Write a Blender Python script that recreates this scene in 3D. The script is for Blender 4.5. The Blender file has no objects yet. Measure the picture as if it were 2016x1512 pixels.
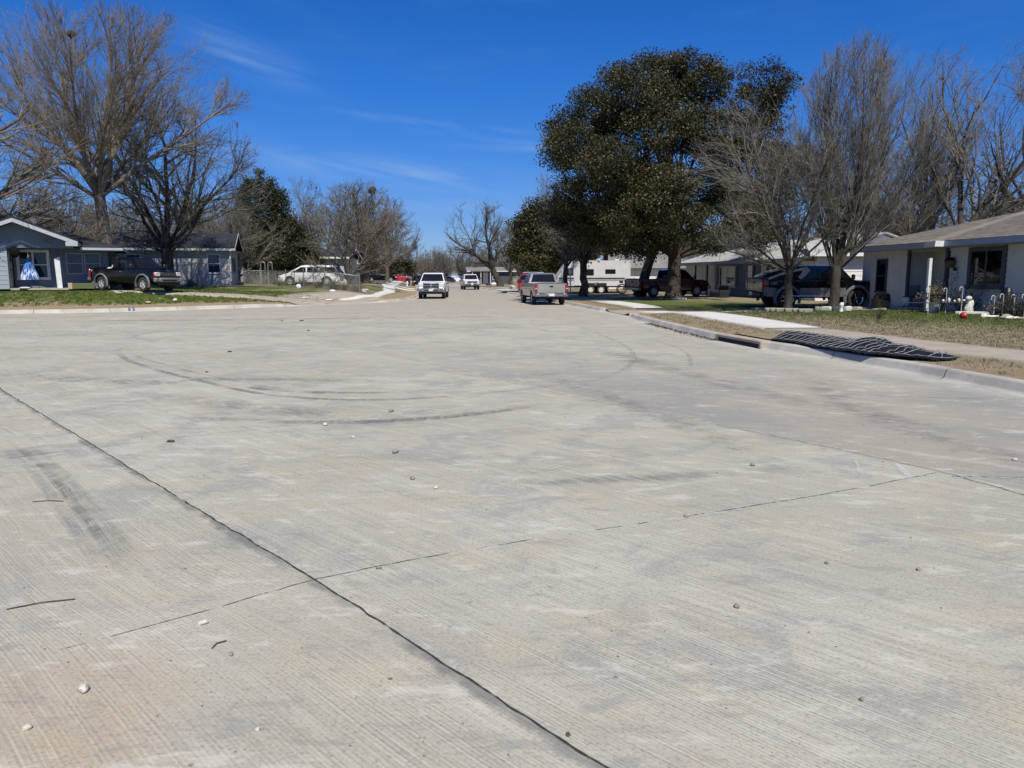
import bpy, math, random
import numpy as np
from mathutils import Vector, Matrix, Euler

# ------------------------------------------------------------------ camera, sky, sun, exposure
F = 1514.0; CAMZ = 1.65; PITCH = math.atan(212 / F)
scn = bpy.context.scene
cam_data = bpy.data.cameras.new("camera"); cam = bpy.data.objects.new("camera", cam_data)
scn.collection.objects.link(cam); scn.camera = cam
cam.location = (0, 0, CAMZ); cam.rotation_euler = (math.pi / 2 - PITCH, 0, 0)
cam_data.sensor_width = 36; cam_data.lens = 36 * F / 2016; cam_data.clip_end = 5000; cam_data.clip_start = 0.05
SUN_EL = math.radians(53); SUN_AZ = math.radians(13)      # azimuth from straight behind the camera towards the right
S = Vector((math.sin(SUN_AZ) * math.cos(SUN_EL), -math.cos(SUN_AZ) * math.cos(SUN_EL), math.sin(SUN_EL)))
sl = bpy.data.lights.new("sun", 'SUN'); sl.energy = 4.6; sl.angle = math.radians(0.53); sl.color = (1, .93, .80)
so = bpy.data.objects.new("sun", sl); scn.collection.objects.link(so)
so.rotation_euler = S.to_track_quat('Z', 'Y').to_euler()
scn.view_settings.view_transform = 'Standard'; scn.view_settings.look = 'None'
scn.view_settings.exposure = 0.15; scn.view_settings.gamma = 1
W = bpy.data.worlds.new("World"); scn.world = W; W.use_nodes = True

class N:
    """small node-graph writer"""
    def __init__(s, tree): s.t = tree; s.n = tree.nodes; s.l = tree.links
    def new(s, typ, **kw):
        n = s.n.new(typ)
        for k, v in kw.items(): setattr(n, k, v)
        return n
    def put(s, sock, v):
        if v is None: return
        if isinstance(v, bpy.types.NodeSocket): s.l.new(v, sock)
        elif hasattr(sock.default_value, '__len__') and not hasattr(v, '__len__'): sock.default_value = (v,) * len(sock.default_value)
        elif hasattr(v, '__len__') and len(v) == 3 and len(sock.default_value) == 4: sock.default_value = (*v, 1)
        else: sock.default_value = v
    def m(s, op, a, b=None, c=None, clamp=False):
        n = s.new('ShaderNodeMath', operation=op, use_clamp=clamp)
        for i, v in enumerate((a, b, c)): s.put(n.inputs[i], v)
        return n.outputs[0]
    def vm(s, op, a, b=None, out=0):
        n = s.new('ShaderNodeVectorMath', operation=op); s.put(n.inputs[0], a)
        if b is not None: s.put(n.inputs[3 if op == 'SCALE' else 1], b)
        return n.outputs[out]
    def mix(s, f, a, b, blend='MIX'):
        n = s.new('ShaderNodeMix', data_type='RGBA', blend_type=blend)
        s.put(n.inputs[0], f); s.put(n.inputs[6], a); s.put(n.inputs[7], b); return n.outputs[2]
    def ramp(s, v, a, b, lo=0., hi=1.):
        n = s.new('ShaderNodeMapRange', interpolation_type='SMOOTHSTEP')
        s.put(n.inputs[0], v)
        for i, q in zip((1, 2, 3, 4), (a, b, lo, hi)): s.put(n.inputs[i], q)
        return n.outputs[0]
    def noise(s, vec, scale, detail=3, rough=.55, dist=0, out=0):
        n = s.new('ShaderNodeTexNoise'); s.put(n.inputs['Vector'], vec); n.inputs['Scale'].default_value = scale
        n.inputs['Detail'].default_value = detail; n.inputs['Roughness'].default_value = rough; n.inputs['Distortion'].default_value = dist
        return n.outputs[out]
    def vor(s, vec, scale, out='Distance', feature='F1', rnd=1):
        n = s.new('ShaderNodeTexVoronoi', feature=feature); s.put(n.inputs['Vector'], vec); n.inputs['Scale'].default_value = scale
        n.inputs['Randomness'].default_value = rnd
        return n.outputs[out]
    def xyz(s, v):
        n = s.new('ShaderNodeSeparateXYZ'); s.put(n.inputs[0], v); return n.outputs
    def comb(s, x, y, z=0.):
        n = s.new('ShaderNodeCombineXYZ')
        for i, v in enumerate((x, y, z)): s.put(n.inputs[i], v)
        return n.outputs[0]

def world():
    w = N(W.node_tree); w.n.clear()
    sky = w.new('ShaderNodeTexSky', sky_type='NISHITA'); sky.sun_disc = False
    sky.sun_elevation = SUN_EL; sky.sun_rotation = math.pi - SUN_AZ
    sky.air_density = 1.0; sky.dust_density = 0.25; sky.ozone_density = 4.0; sky.altitude = 300
    hs = w.new('ShaderNodeHueSaturation'); hs.inputs['Saturation'].default_value = 1.32; hs.inputs['Hue'].default_value = .505
    w.put(hs.inputs['Color'], sky.outputs[0])
    tc = w.new('ShaderNodeTexCoord').outputs['Generated']
    x, y, z = w.xyz(tc)
    az = w.m('ARCTAN2', x, y)                         # 0 = straight ahead down the street
    el = w.m('ARCSINE', z)
    cloud = None
    # thin streaks of cirrus: (azimuth deg, elevation deg, half width, half height, tilt, strength)
    for a, e, sa, se, tilt, st in ((-18.3, 14.5, 3.4, 1.1, .32, .42), (-22, 20.8, 5, 1.0, .42, .20), (-9, 7.4, 11, .8, .1, .55), (-6, 10.7, 7, .28, .08, .42), (-3, 5.0, 7, .5, 0, .25), (3.5, 9.0, 6, .25, .03, .3), (-2, 9.8, 6, .25, .12, .25)):
        da = w.m('SUBTRACT', az, math.radians(a)); de = w.m('SUBTRACT', el, math.radians(e))
        de = w.m('ADD', de, w.m('MULTIPLY', da, tilt))
        g = w.m('ADD', w.m('POWER', w.m('DIVIDE', da, math.radians(sa)), 2), w.m('POWER', w.m('DIVIDE', de, math.radians(se)), 2))
        g = w.m('MULTIPLY', w.m('POWER', 2.718, w.m('MULTIPLY', g, -1)), st)
        cloud = g if cloud is None else w.m('MAXIMUM', cloud, g)
    v = w.comb(w.m('MULTIPLY', az, 3), w.m('MULTIPLY', w.m('ADD', el, w.m('MULTIPLY', az, .2)), 22))
    nz = w.ramp(w.noise(v, 2.2, 5, .55, .35), .28, .72)
    veil = w.m('MULTIPLY', w.ramp(w.noise(w.comb(w.m('MULTIPLY', az, 2), w.m('MULTIPLY', el, 9)), 1.6, 4), .5, .8), .07)
    f = w.m('ADD', w.m('MULTIPLY', cloud, w.m('MULTIPLY', nz, .75)), veil, clamp=True)
    tint = w.mix(w.ramp(el, math.radians(1), math.radians(16)), (.40, .53, .90), (.37, .70, 1.06))
    skyc = w.mix(1., hs.outputs[0], tint, 'MULTIPLY')
    col = w.mix(f, skyc, (3.6, 5.0, 7.0))
    bg = w.new('ShaderNodeBackground'); w.put(bg.inputs[0], col); bg.inputs[1].default_value = 0.098
    out = w.new('ShaderNodeOutputWorld'); w.l.new(bg.outputs[0], out.inputs[0])
world()

# ------------------------------------------------------------------ materials
MATS = {}
def base_mat(name, col=(.5, .5, .5), rough=.6, metal=0., coat=0., spec=None):
    m = bpy.data.materials.new(name); m.use_nodes = True
    b = m.node_tree.nodes['Principled BSDF']
    b.inputs['Base Color'].default_value = (*col, 1); b.inputs['Roughness'].default_value = rough
    b.inputs['Metallic'].default_value = metal; b.inputs['Coat Weight'].default_value = coat
    b.inputs['Coat Roughness'].default_value = .05
    if spec is not None: b.inputs['Specular IOR Level'].default_value = spec
    MATS[name] = m
    return m, N(m.node_tree), b
def mat_var(name, c1, c2, scale=3., rough=.7, metal=0., coat=0., bump=0., bscale=40., detail=4, spec=None, stretch=None):
    """procedural: two tones mixed by noise, with optional bump"""
    m, g, b = base_mat(name, c1, rough, metal, coat, spec)
    tc = g.new('ShaderNodeTexCoord').outputs['Object']
    if stretch: tc = g.vm('MULTIPLY', tc, stretch)
    f = g.ramp(g.noise(tc, scale, detail, .6), .3, .7)
    g.put(b.inputs['Base Color'], g.mix(f, c1, c2))
    g.put(b.inputs['Roughness'], g.ramp(g.noise(tc, scale * 2.3, 3), 0, 1, max(.02, rough - .08), min(1, rough + .08)))
    if bump:
        bn = g.new('ShaderNodeBump'); bn.inputs['Strength'].default_value = bump; bn.inputs['Distance'].default_value = .02
        g.put(bn.inputs['Height'], g.noise(tc, bscale, 4)); g.l.new(bn.outputs[0], b.inputs['Normal'])
    return m
mat_var('black_paint', (.0025, .0025, .003), (.004, .004, .005), 1.5, .12, coat=.35, spec=.35)
mat_var('white_paint', (.80, .80, .79), (.76, .76, .75), 1.5, .3, coat=.6)
mat_var('silver_paint', (.50, .47, .41), (.44, .41, .36), 2, .33, metal=.6, coat=.5)
mat_var('side_grey_paint', (.30, .28, .25), (.26, .24, .22), 2, .3, metal=.6, coat=.5)
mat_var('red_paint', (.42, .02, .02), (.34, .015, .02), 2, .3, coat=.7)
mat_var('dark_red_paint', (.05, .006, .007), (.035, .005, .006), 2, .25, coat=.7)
mat_var('grey_cladding', (.14, .14, .145), (.11, .11, .115), 4, .55, bump=.1, bscale=200)
mat_var('flare_grey', (.17, .17, .17), (.13, .13, .13), 4, .5)
mat_var('chrome', (.72, .73, .75), (.6, .61, .63), 3, .14, metal=1)
mat_var('dull_chrome', (.42, .42, .43), (.33, .33, .34), 6, .3, metal=.9)
mat_var('rim_metal', (.55, .53, .49), (.42, .41, .38), 8, .4, metal=.25)
mat_var('black_plastic', (.012, .012, .013), (.02, .02, .021), 6, .5)
mat_var('rubber', (.022, .022, .023), (.045, .042, .038), 7, .85)
mat_var('car_glass', (.008, .010, .014), (.014, .017, .022), 1.2, .06, spec=.28)
mat_var('grey_glass', (.05, .065, .085), (.03, .04, .06), 1.2, .07, spec=.6)
mat_var('red_lens', (.30, .008, .010), (.3, .01, .01), 9, .2, coat=.6)
mat_var('amber_lens', (.7, .16, .02), (.6, .12, .02), 9, .2, coat=.6)
mat_var('clear_lens', (.62, .62, .6), (.45, .45, .44), 12, .15, coat=.8)
mat_var('plate_white', (.75, .76, .78), (.55, .57, .62), 30, .5)
mat_var('white_trim', (.74, .74, .73), (.64, .64, .62), 3, .55)
mat_var('pale_fascia', (.44, .465, .49), (.38, .40, .43), 3, .55)
mat_var('cream_white', (.72, .70, .63), (.6, .58, .52), 5, .6)
mat_var('blue_siding', (.155, .19, .23), (.135, .168, .205), 2, .7)
mat_var('lit_blue_siding', (.30, .34, .375), (.27, .31, .345), 2, .7)  # blue siding again, with sunlight put into a paler tone
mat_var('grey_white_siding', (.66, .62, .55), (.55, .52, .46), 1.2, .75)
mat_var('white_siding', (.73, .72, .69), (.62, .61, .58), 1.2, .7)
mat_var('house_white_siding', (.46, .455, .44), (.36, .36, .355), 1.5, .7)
mat_var('slate_trim', (.06, .07, .085), (.048, .056, .07), 4, .55)
mat_var('fascia_blue', (.31, .35, .40), (.27, .31, .36), 4, .55)
mat_var('pale_panel', (.60, .57, .52), (.52, .49, .45), 1.0, .75, stretch=(1, 1, .2))
mat_var('painted_dark', (.010, .010, .012), (.016, .016, .018), 3, .9)
mat_var('soffit_grey', (.35, .34, .31), (.30, .29, .27), 3, .8)
mat_var('navy_paint', (.03, .045, .07), (.025, .035, .055), 4, .5)
mat_var('concrete_old', (.40, .35, .275), (.32, .28, .215), 1.8, .9, bump=.25, bscale=60)
mat_var('concrete_new', (.66, .65, .60), (.58, .565, .51), 1.5, .88, bump=.15, bscale=60)
mat_var('stone_edge', (.36, .32, .26), (.22, .2, .17), 4, .9, bump=.6, bscale=14)
mat_var('pebble_white', (.62, .59, .52), (.42, .39, .33), 20, .9, bump=.4, bscale=60)
mat_var('pebble_grey', (.30, .28, .25), (.16, .15, .135), 20, .9, bump=.4, bscale=60)
mat_var('leaf_litter', (.10, .075, .045), (.05, .04, .03), 30, .95, bump=.4)
mat_var('white_plaster', (.72, .69, .62), (.5, .48, .42), 9, .8, bump=.3)
mat_var('red_rubber', (.40, .012, .018), (.33, .012, .018), 12, .5)
mat_var('tan_cardboard', (.40, .28, .16), (.33, .23, .13), 6, .85)
mat_var('light_wood', (.52, .38, .24), (.42, .3, .19), 8, .75)
mat_var('green_print', (.10, .12, .05), (.13, .14, .06), 14, .8)
mat_var('pole_wood', (.13, .10, .075), (.09, .07, .055), 5, .9, bump=.4, stretch=(4, 4, .4))
mat_var('galvanised', (.36, .37, .37), (.26, .27, .27), 12, .45, metal=.7)
mat_var('white_pole', (.66, .66, .6), (.5, .5, .46), 9, .6)
mat_var('black_metal', (.015, .015, .016), (.03, .028, .026), 12, .6)
mat_var('bag_black', (.010, .010, .011), (.018, .018, .019), 8, .35, bump=.8, bscale=16)
mat_var('bag_white', (.7, .7, .72), (.55, .56, .6), 8, .4, bump=.8, bscale=16)
mat_var('bin_blue', (.02, .03, .05), (.03, .04, .07), 8, .5)
mat_var('wicker', (.16, .11, .06), (.09, .06, .035), 30, .85, bump=.6, bscale=90)
mat_var('pot_white', (.62, .6, .55), (.48, .46, .42), 8, .7)
mat_var('dry_leaf', (.18, .15, .06), (.10, .09, .03), 8, .85)
mat_var('wreath_dark', (.008, .008, .006), (.014, .012, .009), 20, .98, spec=.05)
mat_var('blue_dye', (.03, .13, .42), (.02, .07, .25), 5, .8)
mat_var('tarp_black', (.007, .007, .007), (.014, .014, .014), 5, .6, bump=.8, bscale=12, spec=.3)
mat_var('wire_pale', (.5, .5, .47), (.36, .35, .32), 12, .5, metal=.3)
mat_var('kerb_blue', (.05, .10, .25), (.12, .17, .3), 20, .8)
mat_var('mistletoe', (.05, .045, .02), (.035, .03, .015), 10, .9)
mat_var('rv_shell', (.62, .62, .62), (.56, .56, .57), 2, .35)
mat_var('rv_stripe', (.05, .06, .09), (.07, .08, .12), 3, .4)
mat_var('green_shingle', (.03, .035, .03), (.045, .05, .045), 3, .9)

def mat_dye():
    m, g, b = base_mat('tie_dye', (.05, .15, .45), .85)
    tc = g.new('ShaderNodeTexCoord').outputs['Object']
    n = g.noise(g.vm('MULTIPLY', tc, (5, 5, 1.1)), 2.6, 3, .6, .6)
    x, y, z = g.xyz(tc)
    low = g.ramp(z, 1.15, .9)
    f = g.m('MULTIPLY', g.ramp(n, .5, .56), low)
    c = g.mix(g.ramp(n, .40, .5), (.02, .05, .17), (.06, .20, .56))
    g.put(b.inputs['Base Color'], g.mix(f, c, (.75, .78, .82)))
mat_dye()

def mat_pane():
    m, g, b = base_mat('window_pane', (.02, .03, .05), .05)
    g.n.remove(b)
    tr = g.new('ShaderNodeBsdfTransparent'); tr.inputs[0].default_value = (.62, .68, .75, 1)
    gl = g.new('ShaderNodeBsdfGlossy'); gl.inputs['Roughness'].default_value = .03; gl.inputs[0].default_value = (.8, .85, .9, 1)
    fr = g.new('ShaderNodeFresnel'); fr.inputs[0].default_value = 1.4
    mx = g.new('ShaderNodeMixShader'); g.l.new(g.m('MULTIPLY', fr.outputs[0], 1.2, clamp=True), mx.inputs[0])
    g.l.new(tr.outputs[0], mx.inputs[1]); g.l.new(gl.outputs[0], mx.inputs[2])
    g.l.new(mx.outputs[0], g.n['Material Output'].inputs[0])
mat_pane()

def mat_shingle(name, c1, c2, row=.14):
    m, g, b = base_mat(name, c1, .92)
    tc = g.new('ShaderNodeTexCoord').outputs['Object']
    x, y, z = g.xyz(tc)
    u = g.m('ADD', x, g.m('MULTIPLY', y, .35))
    v = g.comb(g.m('MULTIPLY', g.m('ADD', x, y), 3.2), g.m('MULTIPLY', z, 18 ))
    cell = g.vor(v, 1.0, 'Color')
    r = g.xyz(cell)[0]
    big = g.noise(tc, .5, 4)
    c = g.mix(r, c1, c2)
    c = g.mix(g.ramp(big, .35, .7, 0, .5), c, tuple(q * .7 for q in c1))
    g.put(b.inputs['Base Color'], c)
    bn = g.new('ShaderNodeBump'); bn.inputs['Strength'].default_value = .4; bn.inputs['Distance'].default_value = .02
    g.put(bn.inputs['Height'], r); g.l.new(bn.outputs[0], b.inputs['Normal'])
mat_shingle('shingle_brown', (.125, .112, .09), (.20, .18, .145))
mat_shingle('shingle_patch', (.21, .19, .145), (.26, .24, .19))
mat_shingle('shingle_dark', (.018, .021, .026), (.032, .035, .042))
mat_shingle('shingle_grey', (.17, .165, .15), (.25, .24, .22))
mat_shingle('shingle_pale', (.36, .355, .34), (.47, .465, .44))

def mat_bark(name, c1, c2, moss=0.):
    m, g, b = base_mat(name, c1, .95, spec=.2)
    tc = g.new('ShaderNodeTexCoord').outputs['Object']
    f = g.ramp(g.noise(g.vm('MULTIPLY', tc, (3, 3, .7)), 3.2, 5, .65), .35, .65)
    c = g.mix(f, c1, c2)
    if moss: c = g.mix(g.ramp(g.noise(tc, .9, 2), .5, .75, 0, moss), c, (.10, .105, .045))
    g.put(b.inputs['Base Color'], c)
    bn = g.new('ShaderNodeBump'); bn.inputs['Strength'].default_value = .9; bn.inputs['Distance'].default_value = .03
    g.put(bn.inputs['Height'], g.noise(g.vm('MULTIPLY', tc, (4, 4, .8)), 5, 5)); g.l.new(bn.outputs[0], b.inputs['Normal'])
mat_bark('bark_grey', (.20, .17, .135), (.105, .088, .070), .3)
mat_bark('bark_brown', (.150, .128, .104), (.080, .066, .052), .2)
mat_bark('bark_dark', (.085, .072, .058), (.045, .038, .031), .15)
mat_bark('twig_tan', (.27, .235, .185), (.16, .138, .108), .3)
mat_bark('twig_grey', (.225, .205, .170), (.13, .118, .098), .4)
mat_bark('twig_far', (.165, .148, .128), (.12, .106, .09), .4)

def mat_leaf(name, ca, cb, cc):
    m, g, b = base_mat(name, ca, .5, spec=.35)
    at = g.new('ShaderNodeAttribute'); at.attribute_name = 'rnd'
    r = at.outputs['Fac']
    c = g.mix(g.ramp(r, 0, .6), ca, cb); c = g.mix(g.ramp(r, .8, .95), c, cc)
    g.put(b.inputs['Base Color'], c)
    tl = g.new('ShaderNodeBsdfTranslucent'); g.put(tl.inputs[0], c)
    mx = g.new('ShaderNodeMixShader'); mx.inputs[0].default_value = .12
    g.l.new(b.outputs[0], mx.inputs[1]); g.l.new(tl.outputs[0], mx.inputs[2]); g.l.new(mx.outputs[0], g.n['Material Output'].inputs[0])
mat_leaf('leaf_oak', (.012, .015, .006), (.060, .056, .018), (.12, .105, .045))  # near-black to olive range also paints shaded against sunlit clumps
mat_leaf('leaf_cedar', (.016, .020, .008), (.040, .044, .015), (.07, .062, .026))
mat_leaf('grass_blade', (.042, .08, .010), (.085, .125, .018), (.24, .195, .10))
mat_leaf('grass_dead', (.20, .165, .095), (.30, .255, .16), (.10, .11, .03))
mat_leaf('leaf_dry', (.12, .095, .05), (.2, .16, .085), (.08, .09, .03))
# ------------------------------------------------------------------ geometry helpers
COL = scn.collection
def tag(o, label=None, cat=None, group=None, kind=None):
    if label: o['label'] = label
    if cat: o['category'] = cat
    if group: o['group'] = group
    if kind: o['kind'] = kind
    return o
def thing(name, label, cat, loc=(0, 0, 0), rz=0., group=None):
    o = bpy.data.objects.new(name, None); COL.objects.link(o); o.empty_display_size = .2
    o.location = loc; o.rotation_euler = (0, 0, rz)
    return tag(o, label, cat, group)
def link(name, me, mats, parent=None, loc=None, rz=None):
    for m in (mats if isinstance(mats, (list, tuple)) else [mats]): me.materials.append(MATS[m])
    o = bpy.data.objects.new(name, me); COL.objects.link(o)
    if parent is not None: o.parent = parent
    if loc is not None: o.location = loc
    if rz is not None: o.rotation_euler = (0, 0, rz)
    return o
def np_mesh(name, V, Fc, smooth=True, attr=None):
    """V (n,3), Fc (m,k) all same k"""
    me = bpy.data.meshes.new(name); V = np.asarray(V, np.float32); Fc = np.asarray(Fc, np.int32)
    m, k = Fc.shape
    me.vertices.add(len(V)); me.vertices.foreach_set('co', V.ravel())
    me.loops.add(m * k); me.loops.foreach_set('vertex_index', Fc.ravel())
    me.polygons.add(m); me.polygons.foreach_set('loop_start', np.arange(0, m * k, k, dtype=np.int32))
    me.update(calc_edges=True)
    me.polygons.foreach_set('use_smooth', np.full(m, smooth))
    if attr is not None:
        a = me.attributes.new('rnd', 'FLOAT', 'FACE'); a.data.foreach_set('value', np.asarray(attr, np.float32))
    me.validate()
    return me
class MB:
    def __init__(s): s.v = []; s.f = []; s.mi = []; s.cur = 0
    def add(s, vs, fs):
        o = len(s.v); s.v += [tuple(map(float, v)) for v in vs]; s.f += [tuple(i + o for i in f) for f in fs]; s.mi += [s.cur] * len(fs)
    def box(s, c, size, rz=0., M=None, ch=0.):
        hx, hy, hz = (q / 2 for q in size)
        if ch > 0:
            ch = min(ch, hx * .9, hy * .9, hz * .9); vs = []; idx = {}
            for sx in (-1, 1):
                for sy in (-1, 1):
                    for sz in (-1, 1):
                        for a in range(3):
                            p = [sx * hx, sy * hy, sz * hz]
                            for b in range(3):
                                if b != a: p[b] -= (sx, sy, sz)[b] * ch
                            idx[(sx, sy, sz, a)] = len(vs); vs.append(p)
            fs = []
            for a in range(3):
                b, c2 = [i for i in range(3) if i != a]
                for sa in (-1, 1):
                    def K(sb, sc):
                        k = [0, 0, 0]; k[a] = sa; k[b] = sb; k[c2] = sc; return idx[(*k, a)]
                    q = [K(-1, -1), K(1, -1), K(1, 1), K(-1, 1)]
                    fs.append(q)
            for a in range(3):          # edges parallel to axis a
                b, c2 = [i for i in range(3) if i != a]
                for sb in (-1, 1):
                    for sc in (-1, 1):
                        def K(sa, w):
                            k = [0, 0, 0]; k[a] = sa; k[b] = sb; k[c2] = sc; return idx[(*k, w)]
                        fs.append([K(-1, b), K(1, b), K(1, c2), K(-1, c2)])
            for sx in (-1, 1):
                for sy in (-1, 1):
                    for sz in (-1, 1): fs.append([idx[(sx, sy, sz, a)] for a in range(3)])
        else:
            vs = [(x, y, z) for z in (-hz, hz) for x, y in ((-hx, -hy), (hx, -hy), (hx, hy), (-hx, hy))]
            fs = [(3, 2, 1, 0), (4, 5, 6, 7), (0, 1, 5, 4), (1, 2, 6, 5), (2, 3, 7, 6), (3, 0, 4, 7)]
        R = M if M is not None else Matrix.Rotation(rz, 3, 'Z')
        s.add([tuple(R @ Vector(v) + Vector(c)) for v in vs], fs); return s
    def tube(s, pts, r, n=8, caps=True):
        pts = [Vector(p) for p in pts]; rs = r if hasattr(r, '__len__') else [r] * len(pts)
        vs = []; prev = None
        for i, p in enumerate(pts):
            t = (pts[min(i + 1, len(pts) - 1)] - pts[max(i - 1, 0)]).normalized()
            a = prev if prev is not None else (Vector((0, 0, 1)) if abs(t.z) < .9 else Vector((1, 0, 0)))
            u = (a - t * a.dot(t)).normalized(); w = t.cross(u); prev = u
            for k in range(n):
                an = 2 * math.pi * k / n; vs.append(p + (u * math.cos(an) + w * math.sin(an)) * rs[i])
        fs = [(i * n + k, i * n + (k + 1) % n, (i + 1) * n + (k + 1) % n, (i + 1) * n + k) for i in range(len(pts) - 1) for k in range(n)]
        if caps: fs += [tuple(range(n))[::-1], tuple((len(pts) - 1) * n + k for k in range(n))]
        s.add(vs, fs); return s
    def lathe(s, prof, c=(0, 0, 0), n=16, axis='Z', sc=(1, 1), caps=True):
        vs = []
        for r, h in prof:
            for k in range(n):
                a = 2 * math.pi * k / n; x, y = r * math.cos(a) * sc[0], r * math.sin(a) * sc[1]
                vs.append({'Z': (x, y, h), 'Y': (x, h, y), 'X': (h, x, y)}[axis])
        vs = [(v[0] + c[0], v[1] + c[1], v[2] + c[2]) for v in vs]
        fs = [(i * n + k, i * n + (k + 1) % n, (i + 1) * n + (k + 1) % n, (i + 1) * n + k) for i in range(len(prof) - 1) for k in range(n)]
        caps = caps and tuple(prof[0]) != tuple(prof[-1])
        if caps and prof[0][0] > 1e-4: fs.append(tuple(range(n))[::-1])
        if caps and prof[-1][0] > 1e-4: fs.append(tuple((len(prof) - 1) * n + k for k in range(n)))
        s.add(vs, fs); return s
    def prism(s, poly, y0, y1):
        """polygon in xz extruded along y"""
        n = len(poly); vs = [(x, y0, z) for x, z in poly] + [(x, y1, z) for x, z in poly]
        s.add(vs, [tuple(range(n)), tuple(range(n, 2 * n))[::-1]] + [(i, (i + 1) % n, n + (i + 1) % n, n + i) for i in range(n)]); return s
    def slab(s, quad, th):
        """thick quad/polygon, th is pushed along -normal"""
        q = [Vector(p) for p in quad]; nn = (q[1] - q[0]).cross(q[2] - q[0]).normalized() * th; n = len(q)
        s.add([tuple(p) for p in q] + [tuple(p - nn) for p in q], [tuple(range(n)), tuple(range(n, 2 * n))[::-1]] + [(i, n + i, n + (i + 1) % n, (i + 1) % n) for i in range(n)]); return s
    def sphere(s, c, r, n=12, m=8, jit=0., rng=None, sc=(1, 1, 1)):
        vs = [(0, 0, -1)]
        for j in range(1, m):
            ph = -math.pi / 2 + math.pi * j / m
            for k in range(n): a = 2 * math.pi * k / n; vs.append((math.cos(ph) * math.cos(a), math.cos(ph) * math.sin(a), math.sin(ph)))
        vs.append((0, 0, 1)); out = []
        for v in vs:
            q = 1 + (rng.uniform(-jit, jit) if jit else 0)
            out.append((c[0] + v[0] * r * sc[0] * q, c[1] + v[1] * r * sc[1] * q, c[2] + v[2] * r * sc[2] * q))
        fs = [(0, 1 + (k + 1) % n, 1 + k) for k in range(n)]
        for j in range(m - 2):
            for k in range(n): a = 1 + j * n; fs.append((a + k, a + (k + 1) % n, a + n + (k + 1) % n, a + n + k))
        a = 1 + (m - 2) * n; L = len(vs) - 1
        fs += [(a + k, a + (k + 1) % n, L) for k in range(n)]
        s.add(out, fs); return s
    def build(s, name, mats, parent=None, loc=None, rz=None, smooth=None, fix=True):
        me = bpy.data.meshes.new(name); me.from_pydata(s.v, [], s.f)
        if fix:
            import bmesh
            b = bmesh.new(); b.from_mesh(me); bmesh.ops.recalc_face_normals(b, faces=b.faces); b.to_mesh(me); b.free()
        if isinstance(mats, (list, tuple)) and len(mats) > 1: me.polygons.foreach_set('material_index', s.mi)
        if smooth is not None:
            me.polygons.foreach_set('use_smooth', [True] * len(me.polygons)); me.set_sharp_from_angle(angle=math.radians(smooth))
        return link(name, me, mats, parent, loc, rz)
def text_mesh(txt, size, depth=.004, bold=False):
    cu = bpy.data.curves.new('t', 'FONT'); cu.body = txt; cu.size = size; cu.extrude = depth; cu.align_x = 'CENTER'; cu.align_y = 'CENTER'
    cu.resolution_u = 3
    if bold: cu.offset = size * .02
    o = bpy.data.objects.new('t', cu); COL.objects.link(o)
    dg = bpy.context.evaluated_depsgraph_get(); me = bpy.data.meshes.new_from_object(o.evaluated_get(dg))
    bpy.data.objects.remove(o); bpy.data.curves.remove(cu); me.materials.clear(); return me
def letters(txt, size, mat, parent, loc, rot, name='lettering'):
    me = text_mesh(txt, size); o = link(name, me, mat, parent); o.location = loc; o.rotation_euler = rot; return o

# ------------------------------------------------------------------ ground heights
LK = [(-70, 30, .17), (-40, 32.4, .17), (-26, 33.6, .17), (-22.7, 34.2, .17), (-19.8, 35.2, .17), (-17.2, 37.2, .17), (-14.8, 40.2, .17), (-12.9, 42.4, .16), (-11.9, 43.5, .03), (-9.9, 46.8, .02), (-9.0, 48.2, .03), (-8.1, 49.9, .16), (-7.55, 52, .17), (-7.4, 55, .17), (-7.4, 58, .17), (-8.0, 66.8, .17), (-9.65, 79.4, .17), (-12.6, 103, .17), (-16.6, 134, .17), (-26, 205, .17), (-42, 300, .17), (-75, 460, .17)]
RK = [(7.9, -12, .17), (7.9, 0, .17), (7.65, 6, .17), (7.45, 9.2, .17), (7.27, 10.8, .17), (7.0, 12.9, .17), (6.65, 14.8, .17), (6.2, 16.4, .17), (5.75, 17.75, .17), (5.4, 20, .17), (5.1, 24, .17), (4.85, 28.5, .17), (4.8, 30.6, .17), (4.9, 31.6, .15), (5.1, 32.3, .03), (4.6, 36.4, .03), (4.35, 37.0, .15), (4.0, 39, .17), (3.45, 44.4, .17), (1.4, 60.4, .17), (-1.5, 84, .17), (-4.3, 106, .17), (-7.6, 130, .17), (-17, 205, .17), (-33, 300, .17), (-66, 460, .17)]
def densify(pl, step=.45, far=60):
    out = [pl[0]]
    for a, b in zip(pl, pl[1:]):
        L = math.hypot(b[0] - a[0], b[1] - a[1]); st = step if max(abs(a[1]), abs(a[0])) < far else step * 6
        n = max(1, int(L / st))
        for i in range(1, n + 1): out.append(tuple(a[k] + (b[k] - a[k]) * i / n for k in range(3)))
    P = np.array(out); Q = P.copy()
    for _ in range(2):
        Q[1:-1, :2] = (Q[:-2, :2] + Q[1:-1, :2] * 2 + Q[2:, :2]) / 4
    return Q
LKD, RKD = densify(LK), densify(RK)
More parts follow.
